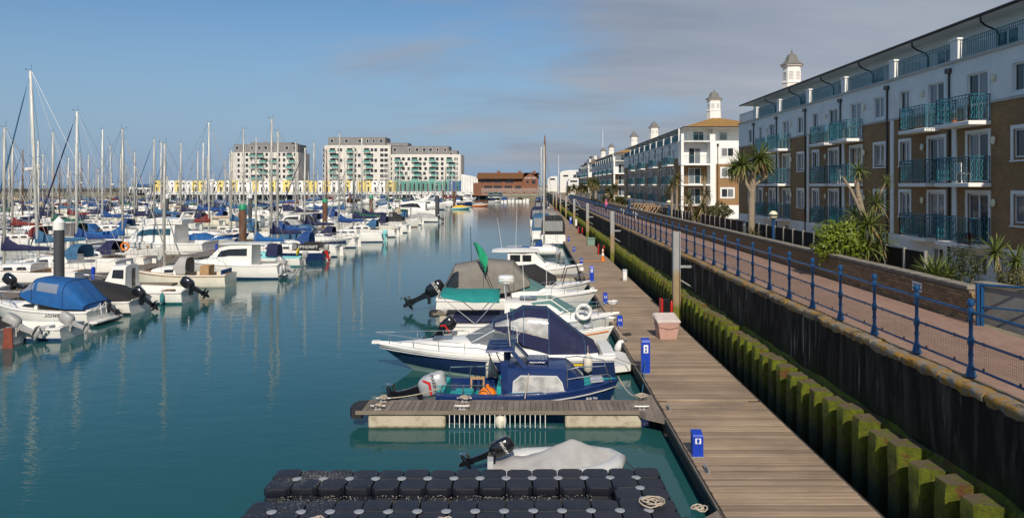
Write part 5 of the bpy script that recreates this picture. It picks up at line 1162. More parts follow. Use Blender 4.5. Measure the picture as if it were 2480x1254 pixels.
def canopy(root, secs, m, name='canopy', caps=(True, True), n=12):
    b = MB(); b.loft([arch(s, n) for s in secs]); N = n+1
    if caps[0]: b.f.append(list(range(N))); b.m.append(0)
    if caps[1]: b.f.append(list(range((len(secs)-1)*N, len(secs)*N))[::-1]); b.m.append(0)
    return b.build(name, m, root, 42)
def canopy_window(root, secs, x0, x1, a0, a1, m, name='canopy_window', sides=(1,-1), n=5, sc=1.014):
    def it(x):
        S = sorted(secs)
        for a, c in zip(S, S[1:]):
            if a[0] <= x <= c[0]: t = (x-a[0])/max(1e-6, c[0]-a[0]); return [p+(q-p)*t for p, q in zip(a, c)]
        return list(S[-1])
    for sg in sides:
        r = (a0, a1) if sg > 0 else (math.pi-a1, math.pi-a0); b = MB(); b.loft([arch(it(x0+(x1-x0)*i/4), n, sc, *r) for i in range(5)]); b.build(name, m, root, 42)
def seams(root, secs, m, r=.011):
    b = MB()
    for s_ in secs: b.tube(arch(s_, 14, 1.008), r, 4)
    b.tube([(s_[0], 0, s_[3]*1.004) for s_ in secs], r, 4); b.build('seam', m, root)
def tubes(root, name, lst, r, m, n=5):
    b = MB()
    for p in lst: b.tube(p, r, n)
    return b.build(name, m, root)
def outboard(root, x, y, z, tilt=0, s=1.0, cowl='gloss_black', leg='gloss_black', text=None, tcol='lettering_white', tsize=.11, side=-1, accent=None, name='outboard_motor'):
    """tilting outboard; x, y, z is the clamp on the transom, aft is -x"""
    Rm = Matrix.Rotation(R(tilt), 3, 'Y')
    b = MB()
    def rr(cx, cz, lx, ly, zz, k=.35):
        hx, hy = lx/2, ly/2; c = min(hx, hy)*k
        return [(cx-hx+c,-hy,zz),(cx+hx-c,-hy,zz),(cx+hx,-hy+c,zz),(cx+hx,hy-c,zz),(cx+hx-c,hy,zz),(cx-hx+c,hy,zz),(cx-hx,hy-c,zz),(cx-hx,-hy+c,zz)]
    secs = [rr(-.18,0,.30,.20,.0),rr(-.19,0,.42,.29,.07),rr(-.20,0,.48,.34,.16),rr(-.21,0,.50,.34,.34),rr(-.22,0,.48,.32,.52),rr(-.235,0,.42,.27,.62),rr(-.25,0,.28,.18,.665)]
    secs = [[Rm @ (Vector(p)*s) for p in q] for q in secs]; b.loft(secs, closed=True, cap0=True, cap1=True); body = b.build(name, M[cowl], root, 50, loc=(x, y, z))
    b = MB(); secs = [rr(-.16,0,.26,.17,.02),rr(-.17,0,.20,.13,-.22),rr(-.19,0,.18,.10,-.50),rr(-.20,0,.22,.09,-.60)]
    b.loft([[Rm @ (Vector(p)*s) for p in q] for q in secs], closed=True, cap0=True, cap1=True)
    b.lathe([(.002,-.30),(.055,-.2),(.065,0),(.05,.2),(.03,.26)], 8, Rm @ (Vector((-.22,0,-.74))*s), Rm @ Matrix.Rotation(R(-90), 3, 'Y') @ Matrix.Scale(s, 3))
    b.loft([[Rm @ (Vector(p)*s) for p in rr(-.2,0,.3,.03,-.60,.2)],[Rm @ (Vector(p)*s) for p in rr(-.22,0,.2,.03,-.72,.2)],[Rm @ (Vector(p)*s) for p in rr(-.19,0,.10,.02,-.95,.2)]], closed=True, cap0=True, cap1=True)
    b.add([Rm @ (Vector(p)*s) for p in ((-.48,-.13,-.585),(-.06,-.10,-.585),(-.06,.10,-.585),(-.48,.13,-.585),(-.48,-.13,-.60),(-.06,-.10,-.60),(-.06,.10,-.60),(-.48,.13,-.60))], [(0,1,2,3),(7,6,5,4),(0,4,5,1),(1,5,6,2),(2,6,7,3),(3,7,4,0)])
    b.build('leg', M[leg], body, 40)
    b = MB(); b.obox(Vector((-.02,0,-.05))*s, (.10*s,.26*s,.34*s)); b.obox(Rm @ (Vector((-.06,0,-.02))*s), (.14*s,.20*s,.16*s), Rm); b.build('clamp_bracket', M[leg], body)
    b = MB()
    for k in range(3):
        a = k*2.094+.4; Mx = Rm @ Matrix.Rotation(a, 3, 'X') ; b.plate([Rm @ (Vector((-.50,0,-.74))*s) + Mx @ (Vector(p)*s) for p in ((0,-.02,.03),(.02,-.07,.12),(-.01,0,.17),(-.03,.06,.11))], Rm @ Vector((1,0,0)), .008*s)
    b.build('propeller', M['steel'] if leg != 'grey_engine' else M['grey_engine'], body)
    if accent:
        for sg in (-1, 1):
            b = MB(); P = [Rm @ (Vector(p)*s) for p in ((-.42,sg*.178,.16),(-.36,sg*.180,.16),(-.27,sg*.180,.27),(.0,sg*.176,.24),(.0,sg*.176,.29),(-.30,sg*.180,.33))]; b.plate(P if sg > 0 else P[::-1], (0, sg, 0), .004); b.build('stripe', M[accent], body)
    if text:
        for sg in (-1, 1):
            me = text_mesh('lettering', text, tsize*s, M[tcol], .002); t = link('lettering', me, body)
            loc = Rm @ (Vector((-.21, sg*.181, .40))*s); base = Matrix.Rotation(R(90), 4, 'X') if sg < 0 else Matrix.Rotation(R(180), 4, 'Z') @ Matrix.Rotation(R(90), 4, 'X')
            t.matrix_local = Matrix.Translation(loc) @ Rm.to_4x4() @ base
    return body
def fender(label, loc, r=.11, l=.5, m='fender', top=1.0, group='fenders hanging from the boats'):
    t = thing('fender', label, 'fender', loc, 0, group); b = MB(); b.lathe([(.02,-l/2-.06),(.05,-l/2-.03),(r,-l/2+.05),(r,l/2-.05),(.05,l/2+.03),(.025,l/2+.08)], 12); b.build('body', M[m], t, 'all')
    b = MB(); b.tube([(0,0,l/2+.06),(0,0.02,l/2+top)], .012, 4); b.build('lanyard', M['rope'], t); return t
def rope(label, pts, m='rope', r=.016, sag=.15, n=10, cat='rope', group='mooring lines'):
    P = [Vector(p) for p in pts]; out = []
    for a, c in zip(P, P[1:]):
        for i in range(n): t = i/n; q = a.lerp(c, t); q.z -= sag*4*t*(1-t); out.append(q)
    out.append(P[-1]); b = MB(); b.tube(out, r, 5); o = b.build('mooring_line', M[m], None, 'all'); return tag(o, label, cat, group)

# ---------- generic kinds
def rig(root, h, mast_x, deck_z, mh, boom_l, m_mast, cover, lean=0, furl=True, radar=False, lines=.009, spread=True, thick=1.0, mizzen=False):
    b = MB(); r = (.050+.0033*mh)*thick; b.tube([(mast_x,0,deck_z-.02),(mast_x,0,mh*.7),(mast_x-.02,0,mh)], [r,r,r*.62], 8); b.box(mast_x-.16,mast_x+.06,-.03,.03,mh,mh+.05); mast = b.build('mast', m_mast, root, 'all')
    b = MB(); b.tube([(mast_x-.1,0,mh+.05),(mast_x-.1,0,mh+.45)], .008, 4); b.tube([(mast_x-.05,0,mh+.1),(mast_x+.22,0,mh+.16),(mast_x+.32,.0,mh+.16)], .012, 4); b.tube([(mast_x+.30,-.06,mh+.2),(mast_x+.30,.06,mh+.2)], .015, 4); b.build('wind_vane', M['black_plastic'], mast)
    zb = deck_z+.62+.03*mh
    b = MB(); b.tube([(mast_x,0,zb),(mast_x-boom_l,0,zb+.05)], .05, 6); b.build('boom', m_mast, root)
    if cover:
        n = 9; secs = []
        for i in range(n+1):
            t = i/n; x = mast_x+.12-t*(boom_l+.05); hh = .30*(1-t)**1.3+.12+.02*math.sin(t*17); ww = .13*(1-t*.45); zc = zb+.02+.05*t; pk = .55*(1-t)**5 if i < 3 else 0
            secs.append([(x,-ww*.4,zc-.10),(x,-ww,zc),(x,-ww*.75,zc+hh*.6),(x,0,zc+hh+pk),(x,ww*.75,zc+hh*.6),(x,ww,zc),(x,ww*.4,zc-.10)])
        b = MB(); b.loft(secs, closed=True, cap0=True, cap1=True); b.build('sail_cover', cover, root, 60)
    bow = (h.x(.985), 0, h.sheer(.98)+.05); cp = h.hb(h.t_at(mast_x-.25))-.05; L = []
    stz = mh-.15 if mh > 8.5 else mh*.82
    for sg in (1, -1):
        L.append([(mast_x-.3, sg*cp, h.sheer(.5)), (mast_x-.05, sg*.62*min(1, mh/11), deck_z+mh*.50), (mast_x, sg*.03, mh-.1)] if spread else [(mast_x-.3, sg*cp, h.sheer(.5)), (mast_x, sg*.03, mh-.1)])
        L.append([(mast_x-.1, sg*cp*.95, h.sheer(.5)), (mast_x, sg*.03, deck_z+mh*.48)])
    L.append([bow, (mast_x+.02, 0, stz)]); L.append([(h.x(.0)+.05, 0, h.sheer(0)), (mast_x-.1, 0, mh+.02)]); L.append([(mast_x-boom_l, 0, zb+.05), (mast_x-.12, 0, mh-.05)])
    tubes(root, 'rigging', L, lines*1.2, M['wire'], 3)
    if spread:
        b = MB(); w = .62*min(1, mh/11); b.tube([(mast_x-.08,-w,deck_z+mh*.50+.03),(mast_x,0,deck_z+mh*.48),(mast_x-.08,w,deck_z+mh*.50+.03)], .022, 4); b.build('spreaders', m_mast, root)
    if furl:
        B0, T0 = Vector(bow), Vector((mast_x+.02, 0, stz)); b = MB(); b.tube([B0.lerp(T0, t) for t in (.04,.1,.5,.85,.93)], [.02,.055,.05,.035,.015], 6); b.build('furled_sail', furl if furl is not True else M['cv_pale'], root, 'all')
    if radar:
        b = MB(); b.tube([(mast_x+.05,0,mh*.52),(mast_x+.3,0,mh*.52)], .03, 4); b.lathe([(.06,-.02),(.26,.02),(.28,.12),(.2,.2),(.05,.22)], 12, (mast_x+.36,0,mh*.52)); b.build('radar_dome', M['gel_white'], root, 40)
    return mast
def yacht(root, L=8.5, B=2.75, mh=11, hullm='gel_white', stripe=None, boot='antifoul_blue', cover='cv_blue', hood='cv_blue', mast='alu', furl=None, radar=False, lines=.009, detail=1, thick=1.0, spread=True):
    h = Hull(L, B, .62+.062*L, .48+.045*L, .35, .09*L, .68, 1.9, .18, .25, .45)
    h.build(root, M[stripe or hullm], M[hullm], M[boot], M[boot]); dk = M['gel_white'] if hullm != 'gel_cream' else M['gel_cream']
    h.deck(root, dk, (.07, .34), .42, .28, M['teak'] if rng.random() < .4 else None)
    zs = h.sheer(.5)+.03; mx = -L/2+L*.60; w = h.hb(.5)*.60
    secs = [(-L/2+L*.345,w*1.02,w*.92,zs-.1,zs+.40,.05),(-L/2+L*.50,w,w*.88,zs-.1,zs+.38,.05),(-L/2+L*.64,w*.85,w*.72,zs-.1,zs+.30,.04),(-L/2+L*.74,w*.55,w*.40,zs-.05,zs+.16,.03)]
    cab(root, secs, dk, 'cabin_trunk')
    if detail:
        for a in (.37,.47,.57): side_window(root, secs, [(-L/2+L*a,.35),(-L/2+L*(a+.075),.37),(-L/2+L*(a+.07),.78),(-L/2+L*(a+.01),.78)], M['glass_dark'])
        b = MB(); b.bbox(-L/2+L*.66,-L/2+L*.72,-.25,.25,zs+.16,zs+.30,.02); b.build('fore_hatch', M['screen'], root)
    if hood:
        x0 = -L/2+L*.33; canopy(root, [(x0-.55,w*1.0,zs+.15,zs+1.05),(x0+.05,w*1.0,zs+.15,zs+1.12),(x0+.75,w*.80,zs+.30,zs+.48)], M[hood], 'spray_hood', (False, False))
        if detail: canopy_window(root, [(x0-.55,w*1.0,zs+.15,zs+1.05),(x0+.05,w*1.0,zs+.15,zs+1.12),(x0+.75,w*.80,zs+.30,zs+.48)], x0+.2, x0+.6, .75, 2.35, M['vinyl_clear'], 'hood_window', (1,))
    rig(root, h, mx, zs+.3, mh, L*.34, M[mast], M[cover] if cover else None, furl=(M[furl] if furl else None), radar=radar, lines=lines, thick=thick, spread=spread)
    if detail:
        h.rail(root, .90, .99, .55, 2); b = MB()
        for sg in (1, -1):
            for t in (.0,.1,.22,.36,.5,.64,.78): b.tube([(h.x(t),sg*(h.hb(t)-.06),h.sheer(t)),(h.x(t),sg*(h.hb(t)-.06),h.sheer(t)+.58)], .011, 4)
            for z in (.30,.57): b.tube([(h.x(t),sg*(h.hb(t)-.06),h.sheer(t)+z) for t in (0,.1,.22,.36,.5,.64,.78,.91)], .008, 3)
        b.tube([(h.x(0),-h.hb(0)+.06,h.sheer(0)+.58),(h.x(0),h.hb(0)-.06,h.sheer(0)+.58)], .012, 4); b.build('guard_wires', M['steel'], root)
        b = MB(); b.plate([(h.x(0)-.02,-.02,-.3),(h.x(0)-.36,-.02,-.3),(h.x(0)-.30,-.02,h.sheer(0)-.1),(h.x(0)-.02,-.02,h.sheer(0)-.1)], (0,1,0), .04); b.build('rudder', M['gel_white'], root)
    return h
def cuddy(root, L=5.5, B=2.1, hullm='gel_white', top='gel_white', boot='antifoul_blue', can='cv_navy', eng='gloss_black', etilt=55, stripe=None, detail=1, screen=True, cover=False):
    h = Hull(L, B, .95, .62, .25, .16*L, .92, 2.3, .5, .12, .35, .25)
    h.build(root, M[top], M[stripe or hullm], M[boot], M[boot]); h.deck(root, M[top], (.05,.50), .22, .2, None, .09); h.rubrail(root, M['gel_grey'])
    zs = h.sheer(.55); w = h.hb(.5)*.72; x0 = -L/2+L*.50
    secs = [(x0-.15,w,w*.92,zs-.02,zs+.34,.05),(x0+.5,w*.92,w*.80,zs-.02,zs+.30,.05),(x0+1.3,w*.62,w*.45,zs,zs+.12,.03)]
    cab(root, secs, M[top], 'cuddy_cabin')
    if detail: side_window(root, secs, [(x0,.3),(x0+.75,.35),(x0+.5,.8),(x0,.85)], M['glass_dark'])
    if screen:
        b = MB(); b.loft([[(x0+.28,-w*.8,zs+.33),(x0-.10,-w*.86,zs+.72)],[(x0+.52,0,zs+.36),(x0+.10,0,zs+.76)],[(x0+.28,w*.8,zs+.33),(x0-.10,w*.86,zs+.72)],[(x0-.5,w*.95,zs+.26),(x0-.55,w*.92,zs+.62)]]); b.loft([[(x0+.28,-w*.8,zs+.33),(x0-.10,-w*.86,zs+.72)],[(x0-.5,-w*.95,zs+.26),(x0-.55,-w*.92,zs+.62)]]); b.build('windscreen', M['screen'], root)
    if can:
        S = [(-L/2+.18,h.hb(.05)*.9,.66,.92,.5),(-L/2+.9,h.hb(.2)*.93,.66,zs+1.05,.5),(x0-.15,w*1.08,zs+.12,zs+1.12,.45),(x0+.08,w*1.0,zs+.45,zs+.74,.45)] if not cover else [(-L/2+.05,h.hb(0)*.98,h.sheer(0)+.02,h.sheer(0)+.1,.6),(-L/2+1.2,h.hb(.2)*1.0,h.sheer(.2),zs+.55,.6),(x0,h.hb(.5)*1.0,zs,zs+.78,.6),(x0+1.0,h.hb(.68),h.sheer(.68),h.sheer(.68)+.38,.6),(L/2-.35,h.hb(.93),h.sheer(.93),h.sheer(.93)+.12,.6)]
        canopy(root, S, M[can], 'boat_cover' if cover else 'canopy')
        if detail and not cover: canopy_window(root, S, -L/2+1.0, x0-.3, .35, .95, M['vinyl_clear'])
    if detail: h.rail(root, .62, .985, .42, 3)
    if eng: outboard(root, -L/2-.02, 0, .55, etilt, .95, eng, 'gloss_black' if eng != 'grey_engine' else 'grey_engine')
    return h
def cruiser(root, L=8.5, B=2.9, hullm='gel_white', boot='antifoul_blue', can='cv_navy', fly=True, glassm='glass_dark', stripe=None, detail=1, hard=True):
    h = Hull(L, B, .95+.03*L, .78+.02*L, .35, .15*L, .95, 2.3, .5, .15, .38, .3)
    h.build(root, M['gel_white'], M[hullm], M[boot], M[boot]); h.deck(root, M['gel_white'], (.03,.28), .5, .18, M['teak'] if rng.random() < .3 else None, .10); h.rubrail(root, M['gel_grey'])
    if stripe:
        for sg in (1,-1):
            b = MB(); b.loft([[(h.x(t), sg*(h.hb(t)*(1-.02)+.012), h.sheer(t)*.80+.05),(h.x(t), sg*(h.hb(t)*(1-.04)+.012), h.sheer(t)*.66)] for t in [i/10*.93 for i in range(11)]]); b.build('side_stripe', M[stripe], root)
    zs = h.sheer(.5); w = h.hb(.45)*.80; xa, xb = -L/2+L*.27, -L/2+L*.62
    if hard:
        secs = [(xa,w,w*.90,zs-.05,zs+1.25,.05),(xa+(xb-xa)*.65,w*.97,w*.86,zs-.05,zs+1.22,.05),(xb-.1,w*.92,w*.70,zs-.05,zs+1.05,.05),(xb+.75,w*.72,w*.5,zs,zs+.30,.04),(xb+1.7,w*.45,w*.3,zs+.02,zs+.14,.03)]
        cab(root, secs, M['gel_white'], 'superstructure')
        side_window(root, secs, [(xa+.3,.48),(xb+.05,.50),(xb-.25,.84),(xa+.3,.86)], M[glassm])
        b = MB(); b.plate([(xb+.02,-w*.62,zs+.98),(xb+.02,w*.62,zs+.98),(xb+.68,w*.46,zs+.38),(xb+.68,-w*.46,zs+.38)][::-1], (.6,0,.6), .02); b.build('windscreen', M[glassm], root)
        if fly:
            S2 = [(xa-.5,w*.8,w*.85,zs+1.30,zs+1.62,.02),(xa+(xb-xa)*.5,w*.8,w*.85,zs+1.30,zs+1.78,.02),(xb-.3,w*.55,w*.55,zs+1.22,zs+1.62,.02)]; cab(root, S2, M['gel_white'], 'flybridge')
            b = MB(); b.tube([(xa-.3,-w*.85,zs+1.55),(xa-.6,-w*.8,zs+2.15),(xa-.6,w*.8,zs+2.15),(xa-.3,w*.85,zs+1.55)], .07, 6); b.build('radar_arch', M['gel_white'], root, 40)
            b = MB(); b.plate([(xb-.5,-w*.5,zs+1.7),(xb-.5,w*.5,zs+1.7),(xb-.8,w*.5,zs+2.0),(xb-.8,-w*.5,zs+2.0)][::-1], (1,0,.5), .015); b.build('fly_screen', M['screen'], root)
        else:
            b = MB(); b.bbox(xa-.9,xb-.2,-w*.92,w*.92,zs+1.27,zs+1.33,.02); b.build('hardtop', M['gel_white'], root)
        if can:
            S = [(-L/2+.1,h.hb(.03)*.95,zs-.1,zs+.55,.45),(xa-.6,w*1.02,zs,zs+1.28,.4),(xa+.05,w*1.0,zs,zs+1.27,.4)]; canopy(root, S, M[can], 'cockpit_canopy')
            if detail: canopy_window(root, S, xa-.55, xa-.1, .3, .85, M['vinyl_clear'])
    else:
        secs = [(xa-.2,w*1.05,w*.98,zs-.05,zs+.32,.04),(xb-.3,w,w*.85,zs-.05,zs+.42,.06),(xb+.9,w*.7,w*.5,zs,zs+.28,.05),(xb+2.0,w*.32,w*.2,zs+.05,zs+.14,.03)]; cab(root, secs, M['gel_white'], 'superstructure')
        side_window(root, secs, [(xb-.3,.35),(xb+.9,.40),(xb+.5,.75),(xb-.2,.8)], M[glassm])
        b = MB(); q = [(xb-.1,-w*.72,zs+.42),(xb+.25,0,zs+.48),(xb-.1,w*.72,zs+.42)]; q2 = [(xb-.65,-w*.72,zs+.95),(xb-.35,0,zs+1.0),(xb-.65,w*.72,zs+.95)]; b.loft([[q[0],q2[0]],[q[1],q2[1]],[q[2],q2[2]],[(xb-1.3,w*.9,zs+.38),(xb-1.5,w*.86,zs+.82)]]); b.loft([[q[0],q2[0]],[(xb-1.3,-w*.9,zs+.38),(xb-1.5,-w*.86,zs+.82)]]); b.build('windscreen', M['screen'], root)
        if can:
            S = [(-L/2+.3,h.hb(.04)*.92,zs-.2,zs+.15,.5),(-L/2+1.3,h.hb(.15)*.92,zs-.05,zs+1.35,.45),(xb-.9,w*.98,zs+.3,zs+1.45,.42),(xb-.45,w*.86,zs+.75,zs+1.02,.42)]; canopy(root, S, M[can], 'canopy'); 
            canopy_window(root, S, -L/2+1.35, xb-1.0, .25, .85, M['vinyl_clear'])
    if detail: h.rail(root, .5, .99, .55, 4)
    b = MB(); b.bbox(-L/2-.45,-L/2+.02,-h.hb(0)*.85,h.hb(0)*.85,.22,.30,.03); b.build('bathing_platform', M['gel_white'], root)
    return h
def wheelhouse(root, L=5.4, B=2.1, hullm='gel_white', boot='antifoul_teal', eng='gloss_black', etilt=58, detail=1):
    h = Hull(L, B, 1.0, .62, .3, .10*L, .88, 2.0, .35, .05, .4, .1)
    h.build(root, M['gel_white'], M[hullm], M[boot], M[boot]); h.deck(root, M['gel_white'], (.03,.55), .22, .14, M['gel_grey'], .05); h.rubrail(root, M['gel_grey'], .035)
    zs = h.sheer(.6); w = h.hb(.6)*.72; x0 = -L/2+L*.54
    secs = [(x0,w,w*.88,zs-.35,zs+1.12,.08),(x0+.75,w*.92,w*.82,zs-.2,zs+1.10,.08),(x0+1.15,w*.85,w*.70,zs-.1,zs+.40,.05),(x0+1.5,w*.62,w*.5,zs-.05,zs+.16,.03)]
    cab(root, secs, M['gel_white'], 'wheelhouse'); side_window(root, secs, [(x0+.1,.60),(x0+.72,.60),(x0+.66,.93),(x0+.1,.93)], M['glass_dark'])
    b = MB(); b.plate([(x0-.02,-w*.35,.25),(x0-.02,w*.05,.25),(x0-.02,w*.05,zs+.98),(x0-.02,-w*.35,zs+.98)], (-1,0,0), .01); b.build('cabin_door', M['glass_dark'], root)
    b = MB(); b.plate([(x0+.80,-w*.68,zs+1.02),(x0+.80,w*.68,zs+1.02),(x0+1.13,w*.6,zs+.48),(x0+1.13,-w*.6,zs+.48)][::-1], (.8,0,.5), .02); b.build('windscreen', M['glass_dark'], root)
    if detail:
        h.rail(root, .66, .985, .4, 2); tubes(root, 'roof_rail', [[(x0+.1,-w*.6,zs+1.2),(x0+.1,-w*.6,zs+1.34),(x0+.6,-w*.6,zs+1.34),(x0+.6,-w*.6,zs+1.2)],[(x0+.1,w*.6,zs+1.2),(x0+.1,w*.6,zs+1.34),(x0+.6,w*.6,zs+1.34),(x0+.6,w*.6,zs+1.2)]], .012, M['steel'])
        b = MB(); b.bbox(-L/2+.9,-L/2+1.4,-.3,.3,.23,.6,.02); b.build('engine_box', M['teak'], root)
    if eng: outboard(root, -L/2-.02, 0, .58, etilt, 1.05, eng)
    return h
def launch(root, L=5.8, B=2.1, hullm='gel_cream', boot='antifoul_green', mh=7.5):
    h = Hull(L, B, .95, .72, .3, .08*L, .78, 1.9, .15, .05, .45)
    h.build(root, M[hullm], M[hullm], M[hullm], M[boot]); h.deck(root, M['gel_cream'], (.05,.52), .2, .16, M['teak'], .06); h.rubrail(root, M['teak'], .03)
    zs = h.sheer(.6); w = h.hb(.6)*.66; x0 = -L/2+L*.5
    secs = [(x0,w,w*.9,zs-.05,zs+.42,.06),(x0+.9,w*.95,w*.82,zs-.05,zs+.38,.06),(x0+1.6,w*.7,w*.55,zs,zs+.22,.04)]; cab(root, secs, M['gel_white'], 'cabin'); side_window(root, secs, [(x0+.15,.35),(x0+.7,.35),(x0+.7,.8),(x0+.15,.8)], M['glass_dark'])
    b = MB(); b.bbox(-L/2+1.2,-L/2+1.75,-.5,.3,.22,1.25,.03); b.build('plywood_locker', M['pallet'], root)
    b = MB(); b.bbox(-L/2+.25,-L/2+.29,-.75,.75,.62,1.02,.01); b.build('blue_dodger', M['cv_bright'], root)
    canopy(root, [(x0-.55,w*.95,zs,zs+.95,.5),(x0-.1,w,zs,zs+1.0,.5),(x0+.2,w*.9,zs+.3,zs+.55,.5)], M['cv_pale'], 'spray_hood', (False, False))
    if mh: rig(root, h, x0+1.0, zs+.4, mh, L*.36, M['mast_wood'] if False else M['alu'], None, furl=None, spread=False)
    h.rail(root, .88, .985, .4, 2); return h
def dinghy(root, L=3.6, B=1.6, hullm='gel_white', boot='antifoul_blue', eng='grey_engine', etilt=62):
    h = Hull(L, B, .62, .48, .18, .10*L, .9, 2.2, .3, .05, .4, .1); h.build(root, M['gel_white'], M[hullm], M[boot], M[boot]); h.deck(root, M['gel_white'], (.05,.80), .12, .13, M['gel_grey'], .04); h.rubrail(root, M['gel_grey'], .03)
    for x in (-L*.2, L*.1): b = MB(); b.bbox(x-.13,x+.13,-B*.42,B*.42,.36,.40,.01); b.build('thwart', M['gel_white'], root)
    if eng: outboard(root, -L/2, .1, .46, etilt, .85, eng, eng)
    return h
# ------------------------------------------------------------------ left hand moorings: pontoons, piles and the boats on them
PA = -26.6
M['pile_brown'] = pm('rust_brown_pile', (.13,.062,.035), rough=.8, var=.35, scale=2, stretch=(2,2,.5), dirt='#5a5a20', dirtk=.5); M['pile_dark'] = pm('dark_grey_pile', (.055,.06,.068), rough=.5, var=.2, scale=2, stretch=(2,2,.4)); M['cap_green'] = pm('green_pile_cap', (.01,.26,.13), rough=.5, var=.1)
def pontoon(lab, x, y0, y1, step=8.4, fl=5.2, both=True):
    t = thing('side_pontoon', lab, 'pontoon', (x, y0, 0), 0, 'inner marina pontoons'); b = MB(); b.box(-1.0,1.0,0,y1-y0,DZ-.05,DZ); b.build('deck', M['plank_y'], t); b = MB(); b.box(-1.05,-1.0,0,y1-y0,.12,DZ+.01); b.box(1.0,1.05,0,y1-y0,.12,DZ+.01); b.box(-.8,.8,.1,y1-y0,-.4,DZ-.06); b.build('frame', M['timber_edge'], t)
    n = int((y1-y0)/step); fm = MB(); fm.box(0,fl,-.35,.35,DZ-.14,DZ-.004); fm.box(.4,1.6,-.3,.3,-.4,DZ-.15); fm.box(fl-1.5,fl-.3,-.3,.3,-.4,DZ-.15); fme = fm.mesh('finger', M['timber_edge'])
    for i in range(n+1):
        link('finger', fme, t, (1.06, i*step+.5, 0)); 
        if both: link('finger', fme, t, (-1.06, i*step+.5, 0), (0, 0, math.pi))
    pm_ = MB().bbox(-.09,.09,-.08,.08,DZ,DZ+.75,.02).mesh('service_post', M['ped_blue'])
    for i in range(0, n, 2): link('service_post', pm_, t, (.7, i*step+2, 0))
    return t
ROWS = dict(A=(PA, 24, 128), B=(-55, 58, 158), C=(-84, 84, 195), D=(-113, 112, 225), E=(-143, 150, 250), G=(-30, 168, 288), K=(-60, 178, 290))
RN = dict(A='first', B='second', C='third', D='fourth', E='fifth', G='inner', K='middle')
for k, (x, a, c) in ROWS.items(): pontoon('%s floating pontoon with finger berths among the moored boats, counted from the open fairway' % RN[k] if k in 'ABCDE' else '%s floating pontoon beyond the large motor yacht' % RN[k], x, a, c)
def mpile(lab, x, y, zt, m, cap, r=.24):
    t = thing('mooring_pile', lab, 'mooring pile', (x, y, 0), 0, 'tall mooring piles among the boats'); b = MB(); b.lathe([(r,-3),(r,zt)], 14); b.build('shaft', M[m], t, 40); b = MB()
    if cap == 'white_paint': b.lathe([(r*1.12,zt-.32),(r*1.12,zt+.12),(.04,zt+.42)], 14)
    else: b.lathe([(r*1.06,zt-.38),(r*1.06,zt+.02),(r*.8,zt+.12)], 14)
    b.build('cap', M[cap], t, 40)
Y = 40.8; mpile('dark grey pile with pointed white cap, nearest to the camera on the moorings', gx(143, Y), Y, gz(543, Y), 'pile_dark', 'white_paint', .27)
for px, Y, lab in ((588, 66.8, 'rusty brown pile with green cap, nearest of the green capped piles'), (787, 93.5, 'second brown pile with green cap along the first pontoon'), (899, 120.6, 'third brown pile with green cap, left of the large motor yacht')):
    mpile(lab, gx(px, Y), Y, 4.15, 'pile_brown', 'cap_green', .33)
mpile('dark pile at the pontoon end right of the large motor yacht', gx(1059, 124), 124, 4.1, 'pile_dark', 'pile_dark', .36)
for px, Y, lab in ((1100, 190, 'brown pile before the far small boats, beside the yellow boat'), (1073, 215, 'far brown pile behind the dark pile near the yacht stern')): mpile(lab, gx(px, Y), Y, 4.3, 'pile_brown', 'pile_brown', .35)
for px, Y, lab in ((404, 116, 'dark grey pile with white cap standing in the middle rows left of the masts'), (606, 118, 'slim dark pile with white cap behind the green capped brown pile'), (737, 160, 'brown pile with white cap between the second and third pontoons'), (848, 200, 'far brown pile with white cap in front of the orange shop fronts')): mpile(lab, gx(px, Y), Y, 4.2, 'pile_dark' if px < 700 else 'pile_brown', 'white_paint', .3)
CN = {'cv_navy':'navy','cv_blue':'royal blue','cv_bright':'bright blue','cv_black':'black','cv_grey':'taupe','cv_teal':'teal','cv_steel':'steel blue','cv_pale':'pale grey','cv_green':'green','cv_red':'dark red','cv_tan':'tan', None:'no'}
PILES = [(0, 40.8, 'before the white capped pile'), (40.8, 66.8, 'past the white capped pile'), (66.8, 93.5, 'past the first green pile'), (93.5, 120.6, 'past the second green pile'), (120.6, 160, 'past the third green pile'), (160, 200, 'well past the piles'), (200, 400, 'near the far shore')]
USED = {k+s: [] for k in ROWS for s in 'RL'}
def berth(name, lab, cat, X, Y, rz, group=None, row=None, roll=0): 
    t = thing(name, lab, cat, (X, Y, 0), rz, group); t.rotation_euler[0] = R(roll)
    if row: USED[row].append(Y)
    return t
OUT = math.pi      # bow towards the pontoon (west), stern to the fairway
# -- near boats along the fairway edge
t = berth('motor_boat', 'motor boat under a black cover with a rust red rudder, cut by left edge', 'boat', -22.1, 27.0, OUT+.05, None, 'AR'); h = cuddy(t, 5.0, 2.0, 'gel_white', boot='antifoul_red', can='cv_black', eng=None, cover=True); outboard(t, -2.5, -.5, .5, 62, 1.0, 'grey_engine', 'grey_engine'); b = MB(); b.plate([(-2.52,.3,-.3),(-2.9,.3,-.3),(-2.85,.3,.75),(-2.55,.3,.75)], (0,1,0), .05); b.build('rudder', M['antifoul_red'], t)
t = berth('open_boat', 'small open white boat with a tilted grey outboard, nearest in the left row', 'boat', -20.35, 28.8, OUT, None, 'AR'); dinghy(t, 4.2, 1.7)
t = berth('speedboat', 'white speedboat with bright blue canopy and name lettered on its side', 'boat', -21.4, 31.9, OUT-.05, None, 'AR')
h = cuddy(t, 5.1, 2.1, boot='antifoul_blue', can=None, eng=None, screen=True)
S = [(-2.35,.95,.72,.92,.5),(-1.45,.98,.75,1.88,.42),(.0,.88,1.0,2.0,.4),(.62,.74,1.25,1.48,.42)]; canopy(t, S, M['cv_bright']); seams(t, S, M['cv_navy'])
